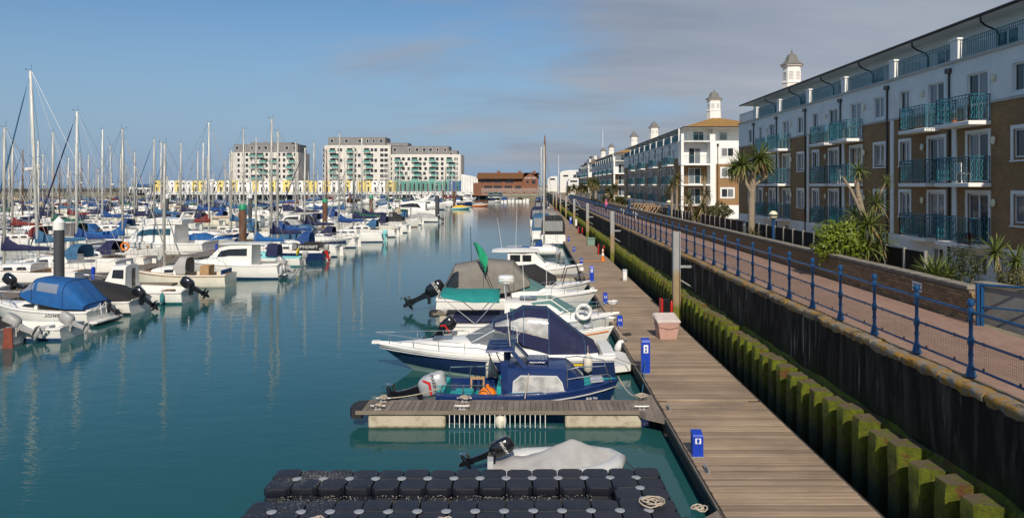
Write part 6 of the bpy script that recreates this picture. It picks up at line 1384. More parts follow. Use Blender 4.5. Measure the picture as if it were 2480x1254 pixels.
for sg in (1,-1): canopy_window(t, S, -1.2, -.25, .30, .86, M['vinyl_clear'], 'canopy_window', (sg,), 5, 1.02); canopy_window(t, S, -.1, .5, .32, .8, M['vinyl_clear'], 'canopy_window', (sg,), 5, 1.02)
for sg in (1,-1):
    me = text_mesh('lettering', 'Stowaway', .27, M['lettering_black'], .002, .35); o = link('lettering', me, t, (-1.25, sg*(h.hb(.25)+.012), .50), (R(90), 0, R(180) if sg > 0 else 0))
tubes(t, 'boarding_ladder', [[(-2.58,.2,.62),(-2.85,.2,.95),(-2.9,.2,.5)],[(-2.58,.55,.62),(-2.85,.55,.95),(-2.9,.55,.5)],[(-2.87,.2,.75),(-2.87,.55,.75)]], .022, M['white_paint']); outboard(t, -2.55, -.45, .5, 55, .6, 'black_plastic', 'black_plastic')
b = MB(); b.bbox(-2.95,-2.55,-.95,.95,.12,.2,.02); b.build('bathing_platform', M['gel_white'], t)
t = berth('speedboat', 'dark hulled speedboat under a black cover with a large black outboard', 'boat', -21.05, 34.6, OUT-.04, None, 'AR'); cuddy(t, 4.9, 2.0, 'gel_white', boot='antifoul_black', can='cv_black', eng='gloss_black', etilt=50, cover=True)
t = berth('fishing_boat', 'white fishing boat with an upright wheelhouse, teal waterline and black outboard', 'boat', -20.5, 37.6, OUT, None, 'AR'); h = wheelhouse(t, 5.6, 2.2)
for i, x in enumerate((-1.9, -.6)): fender('teal fender hanging on the white wheelhouse boat, %s' % ('nearer its outboard' if i == 0 else 'nearer its wheelhouse'), (-20.5-x, 37.6-1.13, .32), .10, .45, 'antifoul_teal', .3)
t = berth('launch', 'cream wooden sailing launch with bare mast, plywood locker and blue dodger', 'boat', -21.0, 43.4, OUT, None, 'AR'); launch(t, 6.0, 2.2, mh=gz(347, 43.4)-.1)
t = berth('motor_cruiser', 'white hard top motor cruiser with grey fenders on its stern, behind the cream launch', 'boat', -19.5, 47.4, OUT+.06, None, 'AR'); h = cruiser(t, 6.4, 2.5, can=None, fly=False, boot='antifoul_blue'); outboard(t, -3.3, .2, .6, 55, 1.1, 'grey_engine', 'grey_engine')
for i in range(4):
    x = -3.25; f_ = fender('white fender hung over the cruiser stern, %s of four' % ('nearest', 'second', 'third', 'farthest')[i], (-19.5+3.45, 47.4-.95+i*.5, .55), .1, .5, 'gel_grey', .3)
t = berth('dinghy_cruiser', 'white sailing dinghy with turquoise deck and bright blue sail cover', 'sailing boat', -19.7, 54.2, OUT, None, 'AR')
h = Hull(5.2, 1.9, .85, .62, .25, .4, .75, 1.9, .1, .05, .45); h.build(t, M['gel_white'], M['gel_white'], M['antifoul_teal'], M['antifoul_teal']); h.deck(t, M['gel_turq'], (.06,.45), .3, .3, M['gel_turq'], .12)
secs = [(0,.6,.52,.68,1.02,.05),(1.0,.55,.42,.72,.98,.05),(1.7,.3,.2,.8,.9,.03)]; cab(t, secs, M['gel_turq'], 'cabin'); side_window(t, secs, [(.2,.4),(1.0,.4),(.9,.75),(.25,.75)], M['glass_dark'])
canopy(t, [(-.9,.6,.7,1.6,.5),(-.1,.62,.7,1.65,.5)], M['cv_navy'], 'companionway_cover'); rig(t, h, .9, 1.0, 7.2, 2.2, M['alu'], M['cv_bright'], furl=None, spread=False); outboard(t, -2.62, 0, .55, 0, .8, 'grey_engine', 'grey_engine')
b = MB(); b.lathe([(.2,-.06),(.27,-.03),(.27,.03),(.2,.06)], 16, (-2.3,.2,1.05), Matrix.Rotation(R(80), 3, 'Y')); b.build('horseshoe_buoy', M['yellow_paint'], t, 40)
t = berth('sailing_yacht', 'navy hulled yacht with its name in white capitals on a dark cockpit dodger', 'sailing yacht', -20.2, 58.4, OUT, None, 'AR'); h = yacht(t, 7.4, 2.5, gz(290, 58.4), 'gel_navy', 'gel_white', 'antifoul_blue', 'cv_navy', None, 'alu')
for sg in (1,-1): b = MB(); b.box(-3.4,-1.6,sg*(h.hb(.1)-.02)-.015,sg*(h.hb(.1)-.02)+.015,h.sheer(.1)+.05,h.sheer(.1)+.58); dg_ = b.build('dodger', M['cv_black'], t); link('lettering', text_mesh('lettering', 'SPINDRIFT', .34, M['lettering_white'], .003), dg_, (-2.5, sg*(h.hb(.1)-.02)+sg*.022, h.sheer(.1)+.31), (R(90), 0, R(180) if sg > 0 else 0))
outboard(t, -3.7, .4, .75, 10, .8, 'grey_engine', 'red_paint')
t = berth('sports_cruiser', 'white sports cruiser moored bow outwards with a navy stripe, past the navy yacht', 'boat', -20.4, 66.5, .05, None, 'AR'); h = cruiser(t, 8.0, 2.7, can='cv_steel', fly=False, hard=False, stripe='gel_navy')
t = berth('sailing_yacht', 'white yacht with navy sail cover beside the sports cruiser bow', 'sailing yacht', -21.2, 70.6, OUT, None, 'AR'); yacht(t, 8.6, 2.8, 9.6, cover='cv_navy', hood='cv_navy', mast='mast_white', furl='cv_navy')
t = berth('sailing_yacht', 'white yacht with a turquoise outboard cover and two white steps at its stern', 'sailing yacht', -19.7, 77.4, OUT, None, 'AR'); yacht(t, 8.0, 2.7, gz(325, 77.4), cover='cv_blue', hood=None, mast='alu'); outboard(t, -4.0, .3, .7, 0, .9, 'gel_turq', 'gel_turq'); b = MB(); b.bbox(-4.25,-4.02,-.9,-.3,.1,.8,.02); b.build('stern_step', M['gel_white'], t)
t = berth('sailing_yacht', 'white yacht with steel blue hood, second yacht past the turquoise outboard one', 'sailing yacht', -19.9, 84.6, OUT, None, 'AR'); yacht(t, 8.4, 2.8, 10.4, cover='cv_navy', hood='cv_steel', mast='alu')
t = berth('small_yacht', 'white clinker yacht with rust red bottom pointing its bow at the fairway', 'sailing yacht', -19.6, 104, .05, None, 'AR'); yacht(t, 7.6, 2.5, 9.5, boot='antifoul_red', cover='cv_tan', hood=None, mast='alu')
t = berth('motor_boat', 'motor boat under a silver grey tent cover at the end of the first pontoon', 'boat', -18.4, 119, OUT, None, 'AR'); cuddy(t, 6.6, 2.5, can='cv_pale', eng='gloss_black', cover=True)
t = berth('motor_yacht', 'large white motor yacht with swept dark windows and raked radar arch', 'motor yacht', gx(978, 132), 132, 0.03+OUT, None, None); t.scale = (1.05, 1.1, 1.12)
h = Hull(11.6, 3.8, 1.75, 1.25, .5, 2.0, .95, 2.4, .45, .3, .38, .3); h.build(t, M['gel_white'], M['gel_white'], M['antifoul_blue'], M['antifoul_blue']); h.deck(t, M['gel_white'], (.02,.2), .7, .2, M['teak'], .12)
secs = [(-3.9,1.45,1.25,1.2,2.55,.1),(-1.5,1.45,1.2,1.25,2.75,.12),(.6,1.35,.9,1.3,2.45,.1),(2.4,1.1,.5,1.45,1.75,.06),(4.0,.6,.3,1.6,1.72,.03)]; cab(t, secs, M['gel_white'], 'superstructure')
side_window(t, secs, [(-3.2,.35),(1.6,.42),(.4,.82),(-2.6,.85)], M['glass_dark']); b = MB(); b.plate([(.55,-.8,2.42),(.55,.8,2.42),(2.3,.45,1.82),(2.3,-.45,1.82)][::-1], (.4,0,.9), .03); b.build('windscreen', M['glass_dark'], t)
for sg in (1,-1): b = MB(); b.plate([(-2.2,sg*1.2,2.7),(-3.0,sg*1.2,2.7),(-4.9,sg*1.1,3.75),(-4.5,sg*1.1,3.75)], (0,sg,0), .1); b.build('radar_arch', M['gel_white'], t)
b = MB(); b.box(-4.9,-4.4,-1.1,1.1,3.70,3.78); b.build('arch_beam', M['gel_white'], t); h.rail(t, .45, .99, .6, 5)
# inner side of the first pontoon, bows to the west
t = berth('sailing_yacht', 'big white yacht with the tallest, slightly leaning white mast and a radar dome', 'sailing yacht', -31.4, 47.6, OUT, None, 'AL', roll=0); yacht(t, 9.6, 3.1, gz(172, 47.6), cover='cv_steel', hood='cv_steel', mast='mast_white', furl='cv_steel', radar=True, thick=1.15); t.rotation_euler[1] = R(2.6)
t = berth('sailing_yacht', 'white yacht with blue cockpit tent and second tallest mast at the left', 'sailing yacht', -31.7, 51.9, OUT, None, 'AL'); yacht(t, 9.0, 2.9, gz(272, 51.9), cover='cv_blue', hood='cv_navy', mast='mast_white', furl='cv_navy', thick=1.1)
t = berth('sailing_yacht', 'white yacht with a navy rolled sail on its mast at the far left edge', 'sailing yacht', -31.0, 43.7, OUT, None, 'AL'); yacht(t, 8.4, 2.8, gz(312, 43.7), cover='cv_navy', hood=None, mast='alu')
t = berth('sedan_cruiser', 'big white flybridge cruiser with blue windows and portholes, bow to the left', 'motor cruiser', -32.3, 62.4, OUT, None, 'AL'); t.scale = (1.12, 1.1, 1.18); h = cruiser(t, 8.4, 3.1, can=None, fly=True, glassm='glass_blue', boot='antifoul_blue')
for i, x in enumerate((-.2, 1.6)):
    for sg in (1,-1): b = MB(); b.lathe([(.11,-.01),(.13,0),(.11,.012)], 12, (x, sg*(h.hb(h.t_at(x))*.985), .72), Matrix.Rotation(R(90), 3, 'X') @ Matrix.Diagonal(Vector((1.5,1,1)))); b.build('porthole', M['teak'], t)
fender('pale fender hanging amidships on the big flybridge cruiser', (-32.0, 62.4-1.62, .55), .12, .6, 'fender', .35)
lb = None
t = thing('lifebuoy', 'orange lifebuoy hanging on the rail of the blue tented yacht', 'lifebuoy', (-28.4, 50.6, 1.75)); b = MB(); b.tube([(.26*math.cos(a), 0, .26*math.sin(a)) for a in [i*.449 for i in range(14)]], .065, 8, True); b.build('ring', M['orange'], t, 'all')
# -- the rest of the moorings
PROTO = {}
SPEC = {}
def proto(key):
    if key in PROTO: return PROTO[key]
    r = bpy.data.objects.new('proto', None); COL.objects.link(r); kind = key[0]
    if kind == 'y': _, L, mh, hm, cover, hood, mast, det, thick = key; yacht(r, L, .33*L-.1, mh, hm, None, 'antifoul_blue', cover, hood, mast, furl=('cv_pale' if L > 8.2 else cover), radar=L > 9.3, lines=.010 if det else .014, detail=det, thick=thick)
    elif kind == 'c': _, L, can, fly, hard, det = key; cruiser(r, L, .32*L+.2, can=can, fly=fly, hard=hard, detail=det, stripe='gel_navy' if (L*10) % 2 < 1 else None)
    elif kind == 's': _, L, can, eng, cov, det = key; cuddy(r, L, .38*L, can=can, eng=eng, cover=cov, detail=det, hullm='gel_white', boot='antifoul_black' if cov else 'antifoul_blue')
    elif kind == 'w': wheelhouse(r, key[1], 2.2, detail=key[2], boot=key[3])
    PROTO[key] = r; return r
CN = {'cv_navy':'navy','cv_blue':'royal blue','cv_bright':'bright blue','cv_black':'black','cv_grey':'taupe','cv_teal':'teal','cv_steel':'steel blue','cv_pale':'pale grey','cv_green':'green','cv_red':'dark red','cv_tan':'tan', None:'no'}
PILES = [(0, 40.8, 'before the white capped pile'), (40.8, 66.8, 'past the white capped pile'), (66.8, 93.5, 'past the first green pile'), (93.5, 120.6, 'past the second green pile'), (120.6, 160, 'past the third green pile'), (160, 200, 'well past the piles'), (200, 400, 'near the far shore')]
ORD = ['first','second','third','fourth','fifth','sixth','seventh','eighth','ninth','tenth','eleventh','twelfth','thirteenth','fourteenth']
count = {}
def fill(row, side, y0, y1, step, psail, det, seed):
    x = ROWS[row][0]; rg = random.Random(seed); y = y0
    while y < y1:
        yy = y + rg.uniform(-.25,.25); y += step*rg.uniform(.92,1.1)
        if any(abs(yy-u) < 2.35 for u in USED[row+side]): continue
        u = rg.random(); far = yy > 110; dd = 0 if (far or not det) else 1
        cover = rg.choice(['cv_navy','cv_blue','cv_bright','cv_navy','cv_green','cv_steel','cv_navy','cv_red','cv_tan','cv_blue','cv_black','cv_pale','cv_steel']); 
        if rg.random() < psail:
            L = rg.choice([6.8,7.6,8.4,9.2,10.2]); mh = L*1.14+rg.choice([-.6,0,.7]); hm = rg.choice(['gel_white']*6+['gel_cream','gel_navy','gel_white']); hood = rg.choice([cover, None, None, 'cv_steel']); mast = rg.choice(['alu','alu','mast_white','alu','mast_wood' if rg.random() < .3 else 'alu'])
            key = ('y', L, round(mh,1), hm, cover, hood, mast, dd, 1.0 if yy < 110 else 1.25); nm, cat = 'sailing_yacht', 'sailing yacht'; desc = '%s yacht with %s sail cover' % ({'gel_white':'white','gel_cream':'cream','gel_navy':'navy'}[hm], CN[cover])
        elif u < .42:
            L = rg.choice([6.4,7.4,8.3,9.4]); can = rg.choice(['cv_navy','cv_blue','cv_black',None,'cv_steel']); hard = rg.random() < .6; fly = hard and rg.random() < .5; key = ('c', L, can, fly, hard, dd); nm, cat = 'motor_cruiser', 'boat'; desc = '%s with %s' % ('flybridge cruiser' if fly else ('hard top cruiser' if hard else 'sports cruiser'), (CN[can]+' canopy') if can else 'open cockpit')
        elif u < .86:
            L = rg.choice([4.8,5.5,6.2]); can = rg.choice(['cv_navy','cv_blue','cv_black','cv_pale','cv_bright','cv_green']); cov = rg.random() < .45; key = ('s', L, can, rg.choice(['gloss_black','grey_engine','gloss_black',None]), cov, dd); nm, cat = 'speedboat', 'boat'; desc = 'small motor boat with %s %s' % (CN[can], 'cover' if cov else 'canopy')
        else:
            key = ('w', rg.choice([5.2,6.0]), dd, rg.choice(['antifoul_red','antifoul_blue','antifoul_teal'])); nm, cat = 'fishing_boat', 'boat'; desc = 'white wheelhouse fishing boat'
        pz = next(p for p in PILES if p[0] <= yy < p[1]); ck = (row, side, pz[2]); n = count.get(ck, 0); count[ck] = n+1
        lab = '%s, %s %s, %s row %s' % (desc, ORD[min(n, 13)], pz[2], RN[row], 'front' if side == 'R' else 'back')
        pr = proto(key); o = copy_tree(pr); o.name = nm
        Lb = key[1]; sg = 1 if side == 'R' else -1; flip = rg.random() < .3
        o.location = (x + sg*(1.35 + Lb/2 + rg.uniform(0,.5)), yy, 0); o.rotation_euler = (0, 0, (math.pi if sg > 0 else 0) + (math.pi if flip else 0) + rg.uniform(-.03,.03)); o.empty_display_size = .2
        tag(o, lab, cat, 'yachts on the marina pontoons' if nm == 'sailing_yacht' else 'motor boats on the marina pontoons')
# yachts whose masts stand out against the sky
for px, yt, row, cov, hm, ms in ((128,322,'BR','cv_green','gel_white','alu'),(248,315,'BR','cv_blue','gel_white','mast_white'),(326,370,'BR','cv_navy','gel_white','alu'),(373,338,'BR','cv_steel','gel_white','alu'),(390,344,'BL','cv_tan','gel_white','mast_white'),(438,347,'BR','cv_navy','gel_cream','alu'),(492,347,'BR','cv_blue','gel_white','mast_white'),(620,333,'BR','cv_navy','gel_white','alu'),(700,320,'AR','cv_blue','gel_white','alu'),(716,345,'AL','cv_navy','gel_white','alu'),(760,346,'AL','cv_blue','gel_navy','alu'),(876,336,'AR','cv_navy','gel_white','mast_white'),(30,338,'BR','cv_red','gel_white','alu'),(92,342,'BL','cv_navy','gel_white','mast_white'),(55,365,'CR','cv_navy','gel_white','mast_wood'),(214,375,'CR','cv_blue','gel_white','alu'),(292,372,'CR','cv_green','gel_white','alu'),(545,390,'CR','cv_navy','gel_white','alu'),(560,365,'AL','cv_steel','gel_white','alu')):
    sg = 1 if row[1] == 'R' else -1; xm = ROWS[row[0]][0] + (5.0 if sg > 0 else -6.3); Y = xm*F/(px-X0)
    if any(abs(Y-u) < 2.6 for u in USED[row]): Y += 2.9 if not any(abs(Y+2.9-u) < 2.6 for u in USED[row]) else -2.9
    mh = gz(yt, Y); L = max(7, min(11, mh/1.2)); t = berth('sailing_yacht', '%s yacht, %s cover, tall %s mast, %s row %s, %s' % ({'gel_white':'white','gel_cream':'cream','gel_navy':'navy'}[hm], CN[cov], {'alu':'metal','mast_white':'white','mast_wood':'brown'}[ms], RN[row[0]], 'front' if sg > 0 else 'back', next(p for p in PILES if p[0] <= Y < p[1])[2]), 'sailing yacht', xm + .1*L, Y, OUT, 'yachts on the marina pontoons', row)
    yacht(t, L, .33*L, mh, hm, cover=cov, hood=cov, mast=ms, thick=1.25, furl=cov if px % 2 else None, detail=1 if Y < 110 else 0)
fill('A', 'R', 87.8, 126, 4.3, .35, 1, 1)
fill('A', 'L', 34.5, 126, 4.15, .60, 1, 2)
fill('B', 'R', 60, 156, 4.2, .62, 1, 3); fill('B', 'L', 62, 156, 4.3, .6, 1, 4)
fill('C', 'R', 88, 192, 4.7, .58, 1, 5); fill('C', 'L', 94, 192, 4.9, .55, 0, 6)
fill('D', 'R', 118, 222, 5.2, .55, 0, 7); fill('D', 'L', 126, 222, 5.6, .55, 0, 8)
fill('E', 'R', 156, 246, 6, .5, 0, 9)
fill('G', 'R', 172, 284, 4.6, .25, 0, 10); fill('G', 'L', 172, 284, 5.2, .45, 0, 11)
fill('K', 'R', 182, 286, 5.4, .5, 0, 12); fill('K', 'L', 182, 286, 6, .55, 0, 13)
def tree(o):
    out = [o]
    for c in KIDS.get(o, ()): out += tree(c)
    return out
bpy.data.batch_remove([q for r in PROTO.values() for q in tree(r)])
# small bright boats near the far end and a row across the head of the basin
for px, pyw, lab, hm, can, rz in ((1118, 507, 'small bright blue boat with yellow cover near the far end of the moorings', 'gel_turq', 'cv_yellow', .1), (1165, 500, 'small boat with an orange red hull in the far row', 'orange', 'cv_pale', .1), (1200, 490, 'far white motor boat, first across the basin head from the left', 'gel_white', 'cv_navy', 0), (1222, 489, 'far boat with royal blue canopy, stern on, in front of the footbridge', 'gel_white', 'cv_blue', 1.5), (1240, 488, 'far small white boat beside the royal blue canopied one', 'gel_white', 'cv_pale', 1.5), (1258, 488, 'far white boat with black cover under the middle of the footbridge', 'gel_white', 'cv_black', 1.5), (1275, 488, 'far white speedboat with two outboards showing, right end of the basin head', 'gel_white', None, 1.5)):
    Y = gy(pyw); t = thing('speedboat', lab, 'boat', (gx(px, Y), Y, 0), rz, 'small boats at the head of the basin'); t.scale = (.8, .8, .75) if rz < 1 else (1, 1, 1); cuddy(t, 6.0 if rz < 1 else 5.5, 2.5, hm, boot='antifoul_blue', can=can, eng='gloss_black', etilt=20, detail=0, cover=(can in ('cv_yellow','cv_pale','cv_black')))
# ------------------------------------------------------------------ boats and dock in front of the main pontoon
def float_block_mat():
    t = NT('black_blue_float_plastic'); v = t.coords('World'); n = t.node('ShaderNodeNewGeometry'); s = t.node('ShaderNodeSeparateXYZ'); t.l.new(n.outputs['Normal'], s.inputs[0])
    c = t.mix(t.noise(v, 3, 5), (.006,.007,.011), (.013,.015,.026)); up = t.ramp(s.outputs[2], [(.75, 0.0), (.98, 1.0)])
    dust = t.math('MULTIPLY', up, t.ramp(t.noise(v, 2.2, 7, .7, .3), [(.40, .25), (.75, 1.0)])); c = t.mix(t.math('MULTIPLY', dust, .55), c, (.045,.049,.064))
    sp = t.math('MULTIPLY', up, t.ramp(t.noise(v, 70, 2, .5), [(.66, 0.0), (.72, .5)])); c = t.mix(t.math('MULTIPLY', sp, t.ramp(t.noise(t.coords('World', loc=(5, 2, 0)), 1.1, 4), [(.45, 0.0), (.7, 1.0)])), c, (.30,.28,.23))
    t.set(t.b, 'Base Color', c); t.set(t.b, 'Roughness', t.math('ADD', t.math('MULTIPLY', dust, .35), .38)); t.set(t.b, 'Normal', t.bump(t.noise(v, 60, 3), .25, .006)); return t.mat
M['black_float'] = float_block_mat()
M['gull_lime'] = pm('white_bird_lime', (.55,.52,.44), rough=.95, var=.2); M['disc_grey'] = pm('grey_cover_disc', (.30,.325,.355), rough=.6, var=.12, scale=5)
# modular float dock
FX, FY, FP, FQ, FZ = -4.98, 12.03, .503, .47, .40
t = thing('float_dock', 'black modular float dock of square blocks with grey discs at the bottom', 'float dock', (FX, FY, 0), R(.6))
def block(seed):
    rr = random.Random(seed); b = MB(); g = .007; x0, x1, y0, y1 = g, FP-g, g, FQ-g
    def ring(z, i, c): return [(x0+i+c,y0+i,z),(x1-i-c,y0+i,z),(x1-i,y0+i+c,z),(x1-i,y1-i-c,z),(x1-i-c,y1-i,z),(x0+i+c,y1-i,z),(x0+i,y1-i-c,z),(x0+i,y0+i+c,z)]
    b.loft([ring(-.08,0,.07), ring(.16,0,.07), ring(.22,.018,.07), ring(.26,.0,.07), ring(FZ-.035,0,.07), ring(FZ-.010,.008,.07), ring(FZ,.026,.065), ring(FZ+.004,.07,.06)], closed=True, cap1=True); return b.mesh('float_block', M['black_float'], 28)
bms = [block(k) for k in range(2)]
dm = MB().lathe([(.088,0),(.088,.008),(.080,.011)], 14).mesh('disc', M['disc_grey'], 40)
lowm = MB(); lowm.bbox(.03,FP-.03,.02,FQ-.02,-.05,.25,.02)
for j in range(7): lowm.box(.07+j*.055,.10+j*.055,.04,FQ-.04,.25,.275)
low_me = lowm.mesh('roller_block', M['black_float'])
NX = 15
for r in (0, 1, 3, 4):
    off = .0 if r > 2 else .02
    for i in range(NX):
        link('float_block', bms[(i+r) % 2], t, (off+i*FP, r*FQ, rng.uniform(-.012,.012)), (rng.uniform(-.012,.012), rng.uniform(-.012,.012), 0))
for i in (NX-2, NX-1): link('float_block', bms[i % 2], t, (i*FP, 2*FQ, 0))
for i in range(1, NX-2):
    if i % 2: link('roller_block', low_me, t, (i*FP+.1, 2*FQ+.02, rng.uniform(-.01,.01)))
for r in (1, 4):
    for i in range(1, NX): link('disc', dm, t, (i*FP, r*FQ, FZ-.005))
for r in (2, 3): link('disc', dm, t, ((NX-1)*FP, r*FQ, FZ-.005))
b = MB(); rr = random.Random(5)
for i in range(1500):
    x, y = rr.gauss(.9, .42), rr.gauss(4.1*FQ, .2) if rr.random() < .7 else rr.gauss(.9, .3)
    if .1 < x < 2.4 and .1 < y < 5*FQ-.08 and not 2*FQ < y < 3*FQ: s = rr.uniform(.002,.008); b.add([(x-s,y-s*.6,FZ+.013),(x+s,y-s*.4,FZ+.013),(x+s*.6,y+s,FZ+.013),(x-s*.7,y+s*.5,FZ+.013)], [(0,1,2,3)])
for i in range(420):
    x, y = rr.uniform(.3, 6.2), rr.uniform(2.05*FQ, 2.95*FQ); s = rr.uniform(.003,.013); b.add([(x-s,y-s*.6,.282),(x+s,y-s*.4,.284),(x+s*.6,y+s,.286),(x-s*.7,y+s*.5,.282)], [(0,1,2,3)])
o = b.build('bird_droppings', M['gull_lime'], t); o['kind'] = 'stuff'
b = MB(); b.box(.3, FP*(NX-2)-.05, 2*FQ+.01, 3*FQ-.01, -.05, .19); b.build('channel_floor', M['timber_dark'], t)
def coil(lab, loc, n=60, r0=.17, seed=1, m='rope', rr=.014):
    r_ = random.Random(seed); b = MB(); pts = []
    for i in range(n): a = i*.55; r = r0*(.75+.4*math.sin(i*.37+seed)); pts.append((r*math.cos(a)*1.25, r*math.sin(a), .02+.05*abs(math.sin(i*.61))))
    b.tube(pts, rr, 5); o = b.build('rope_coil', M[m], None, 'all', loc=loc); return tag(o, lab, 'rope')
coil('tangled pale rope lying on the right end of the black float dock', (gx(1580, 12.7), 12.75, FZ+.02), 52, .17, 3)
fx0, fy0 = -4.25, 11.05
coil('pale rope figure of eight on the left cleat of the bottom finger pontoon', (fx0+.75, fy0+.76, DZ+.09), 46, .10, 2); coil('pale rope wound on the middle cleat of the bottom finger pontoon', (fx0+2.85, fy0+.76, DZ+.09), 30, .08, 4); coil('pale rope knotted on the cleat beside the bottom right gusset', (gx(1693, 12.3), 12.3, DZ+.06), 34, .10, 6)
# covered dinghy behind the dock
t = thing('covered_dinghy', 'inflatable dinghy under a pale grey peaked cover with tilted black outboard', 'dinghy', (gx(1345, 15.2), 15.15, -.02), R(3)); t.scale = (1, 1, .80)
tub = MB(); path = [(-1.25,.62,.20),(-.6,.66,.21),(.2,.66,.24),(.8,.55,.29),(1.2,.28,.34),(1.33,0,.36),(1.2,-.28,.34),(.8,-.55,.29),(.2,-.66,.24),(-.6,-.66,.21),(-1.25,-.62,.20)]; tub.tube(path, [.16,.2,.2,.2,.19,.18,.19,.2,.2,.2,.16], 10); tub.build('tube', M['gel_grey'], t, 'all')
n, m_ = 34, 22; secs = []; rr = random.Random(9)
for i in range(n+1):
    u = i/n; x = -1.30+2.72*u; w = .84*(1-max(0,(u-.5)/.5)**2.4)*(1 if u > .06 else .93)+.03; pk = .30+.50*max(0, 1-abs(u-.60)/.42)**1.2+.10*math.exp(-((u-.16)/.08)**2); row = []
    for j in range(m_+1):
        v = -1+2*j/m_; ang = math.atan2(v*.8, u-.60); fold = .030*abs(math.sin(ang*4.5+.4))*min(1, math.hypot(u-.60, v)*2.2) + .018*abs(math.sin(u*19+v*3)); z = .10+.10*u+pk*max(0, 1-abs(v)**1.25) - fold*(1-abs(v)**4) + rr.uniform(-.004,.004); row.append((x, w*v, z))
    secs.append(row)
b = MB(); b.loft(secs); b.f.append(list(range(m_+1))); b.m.append(0); b.build('cover', M['cv_pale'], t, 60)
tubes(t, 'cover_cord', [[(p[0], p[1]*1.22, p[2]-.06) for p in path[:6]], [(p[0], p[1]*1.22, p[2]-.06) for p in path[5:]]], .01, M['rope'])
outboard(t, -1.28, 0, .50, 62, .78, 'gloss_black', 'gloss_black', 'MERCURY', 'lettering_white', .10)
b = MB(); b.box(-1.42,-1.30,-.35,.35,.1,.55); b.build('transom', M['gel_grey'], t)
rope('dark mooring line from the covered dinghy bow to the pontoon', [(gx(1345,15.2)+1.42, 15.22, .3), (2.55, 14.4, .15)], 'rope_dark', .014, .08)
# blue cuddy boat
BX, BY = -.05, 20.1
t = thing('cuddy_boat', 'dark blue cuddy fishing boat with open cockpit, windscreen roof and big silver outboard', 'boat', (BX, BY, 0), R(-1.5))
h = Hull(4.95, 2.0, .66, .44, .28, .35, .92, 2.8, .2, .05, .38, .08); h.build(t, M['gel_blue'], M['gel_blue'], M['gel_blue'], M['antifoul_black']); M['cockpit_turq'] = pm('turquoise_cockpit_paint', (.012,.33,.33), rough=.5, var=.1)
h.deck(t, M['gel_blue'], (.04,.40), .10, .13, M['cockpit_turq'], .07); h.rubrail(t, M['gel_grey'], .022, -.16)
w = .80
secs = [(-.55,w,w*.90,.42,1.13,.05),(1.02,w*.99,w*.885,.44,1.10,.05),(1.12,w*.93,w*.80,.46,1.06,.04),(1.52,w*.66,w*.60,.50,.72,.03)]; cab(t, secs, M['gel_blue'], 'cuddy_cabin', 22)
for sg in (1,-1):
    side_window(t, secs, [(-.42,.12),(.98,.16),(.92,.55),(.78,.82),(-.20,.82),(-.40,.58)], M['gel_grey'], 'window_frame', .008, sides=(sg,))
side_window(t, secs, [(-.38,.17),(.93,.20),(.88,.53),(.75,.77),(-.17,.77),(-.36,.56)], M['foil'], off=.016)
b = MB(); b.plate([(1.08,-.52,1.06),(1.08,.52,1.06),(1.47,.44,.76),(1.47,-.44,.76)][::-1], (.5,0,.8), .012); b.build('front_window', M['screen'], t)
b = MB(); b.bbox(-.05,.55,-.32,.32,1.17,1.27,.03); b.build('cabin_hatch', M['gel_navy'], t); tubes(t, 'grab_rail', [[(.0,-.42,1.14),(.03,-.42,1.23),(.45,-.42,1.23),(.48,-.42,1.14)]], .014, M['steel'])
b = MB(); b.loft([[(-.02,-.66,1.14),(-.42,-.60,1.56)],[(-.02,.66,1.14),(-.42,.60,1.56)]]); b.build('windscreen', M['screen'], t)
for sg in (1,-1): b = MB(); b.plate([(.02,sg*.68,1.12),(-.12,sg*.69,1.12),(-.52,sg*.63,1.58),(-.40,sg*.62,1.60)], (0,-sg,0), .07); b.build('screen_pillar', M['gel_blue'], t); b = MB(); b.plate([(-.50,sg*.735,.45),(-.72,sg*.735,.45),(-.74,sg*.70,1.3),(-.54,sg*.70,1.35)], (0,-sg,0), .06); b.build('bulkhead_frame', M['gel_blue'], t)
b = MB(); b.loft([[(-1.15,-.66,1.52),(-.36,-.66,1.58)],[(-1.15,-.62,1.60),(-.36,-.60,1.65)],[(-1.15,.62,1.60),(-.36,.60,1.65)],[(-1.15,.66,1.52),(-.36,.66,1.58)]], closed=True, cap0=True, cap1=True)
for j in range(3): b.box(-1.1,-.45,-.42+j*.4,-.36+j*.4,1.625,1.66)
b.build('roof', M['gel_blue'], t)
tubes(t, 'roof_strut', [[(-1.08,-.6,1.53),(-.62,-.74,.48)],[(-1.08,.6,1.53),(-.62,.74,.48)]], .016, M['gloss_black']); tubes(t, 'aerial', [[(-.5,-.3,1.63),(-.66,-.35,3.3)],[(-.32,.2,1.63),(-.34,.2,2.05)],[(-.34,.2,2.05),(-.5,.2,2.1)]], .009, M['white_paint']); b = MB(); b.lathe([(.03,1.62),(.035,1.80),(.05,1.81),(.05,1.93),(.01,1.95)], 8, (-.58,.3,0)); b.build('mast_light', M['wire'], t)
tubes(t, 'bow_rail', [[(1.05,-.74,.56),(1.05,-.72,1.10),(1.35,-.64,1.16),(2.10,-.34,1.12),(2.26,-.24,.66)],[(1.05,.74,.56),(1.05,.72,1.10),(1.35,.64,1.16),(2.10,.34,1.12),(2.26,.24,.66)],[(1.05,-.72,.85),(1.65,-.55,.9),(2.16,-.3,.88)]], .017, M['steel'])
tubes(t, 'cockpit_rail', [[(-2.35,-.88,.46),(-2.3,-.87,.70),(-1.15,-.92,.72),(-.95,-.9,.45)],[(-2.35,.88,.46),(-2.3,.87,.76),(-1.15,.92,.78),(-.95,.9,.46)],[(-1.7,-.9,.71),(-1.75,-.9,.45)],[(-1.7,.9,.76),(-1.75,.9,.45)]], .017, M['steel'])
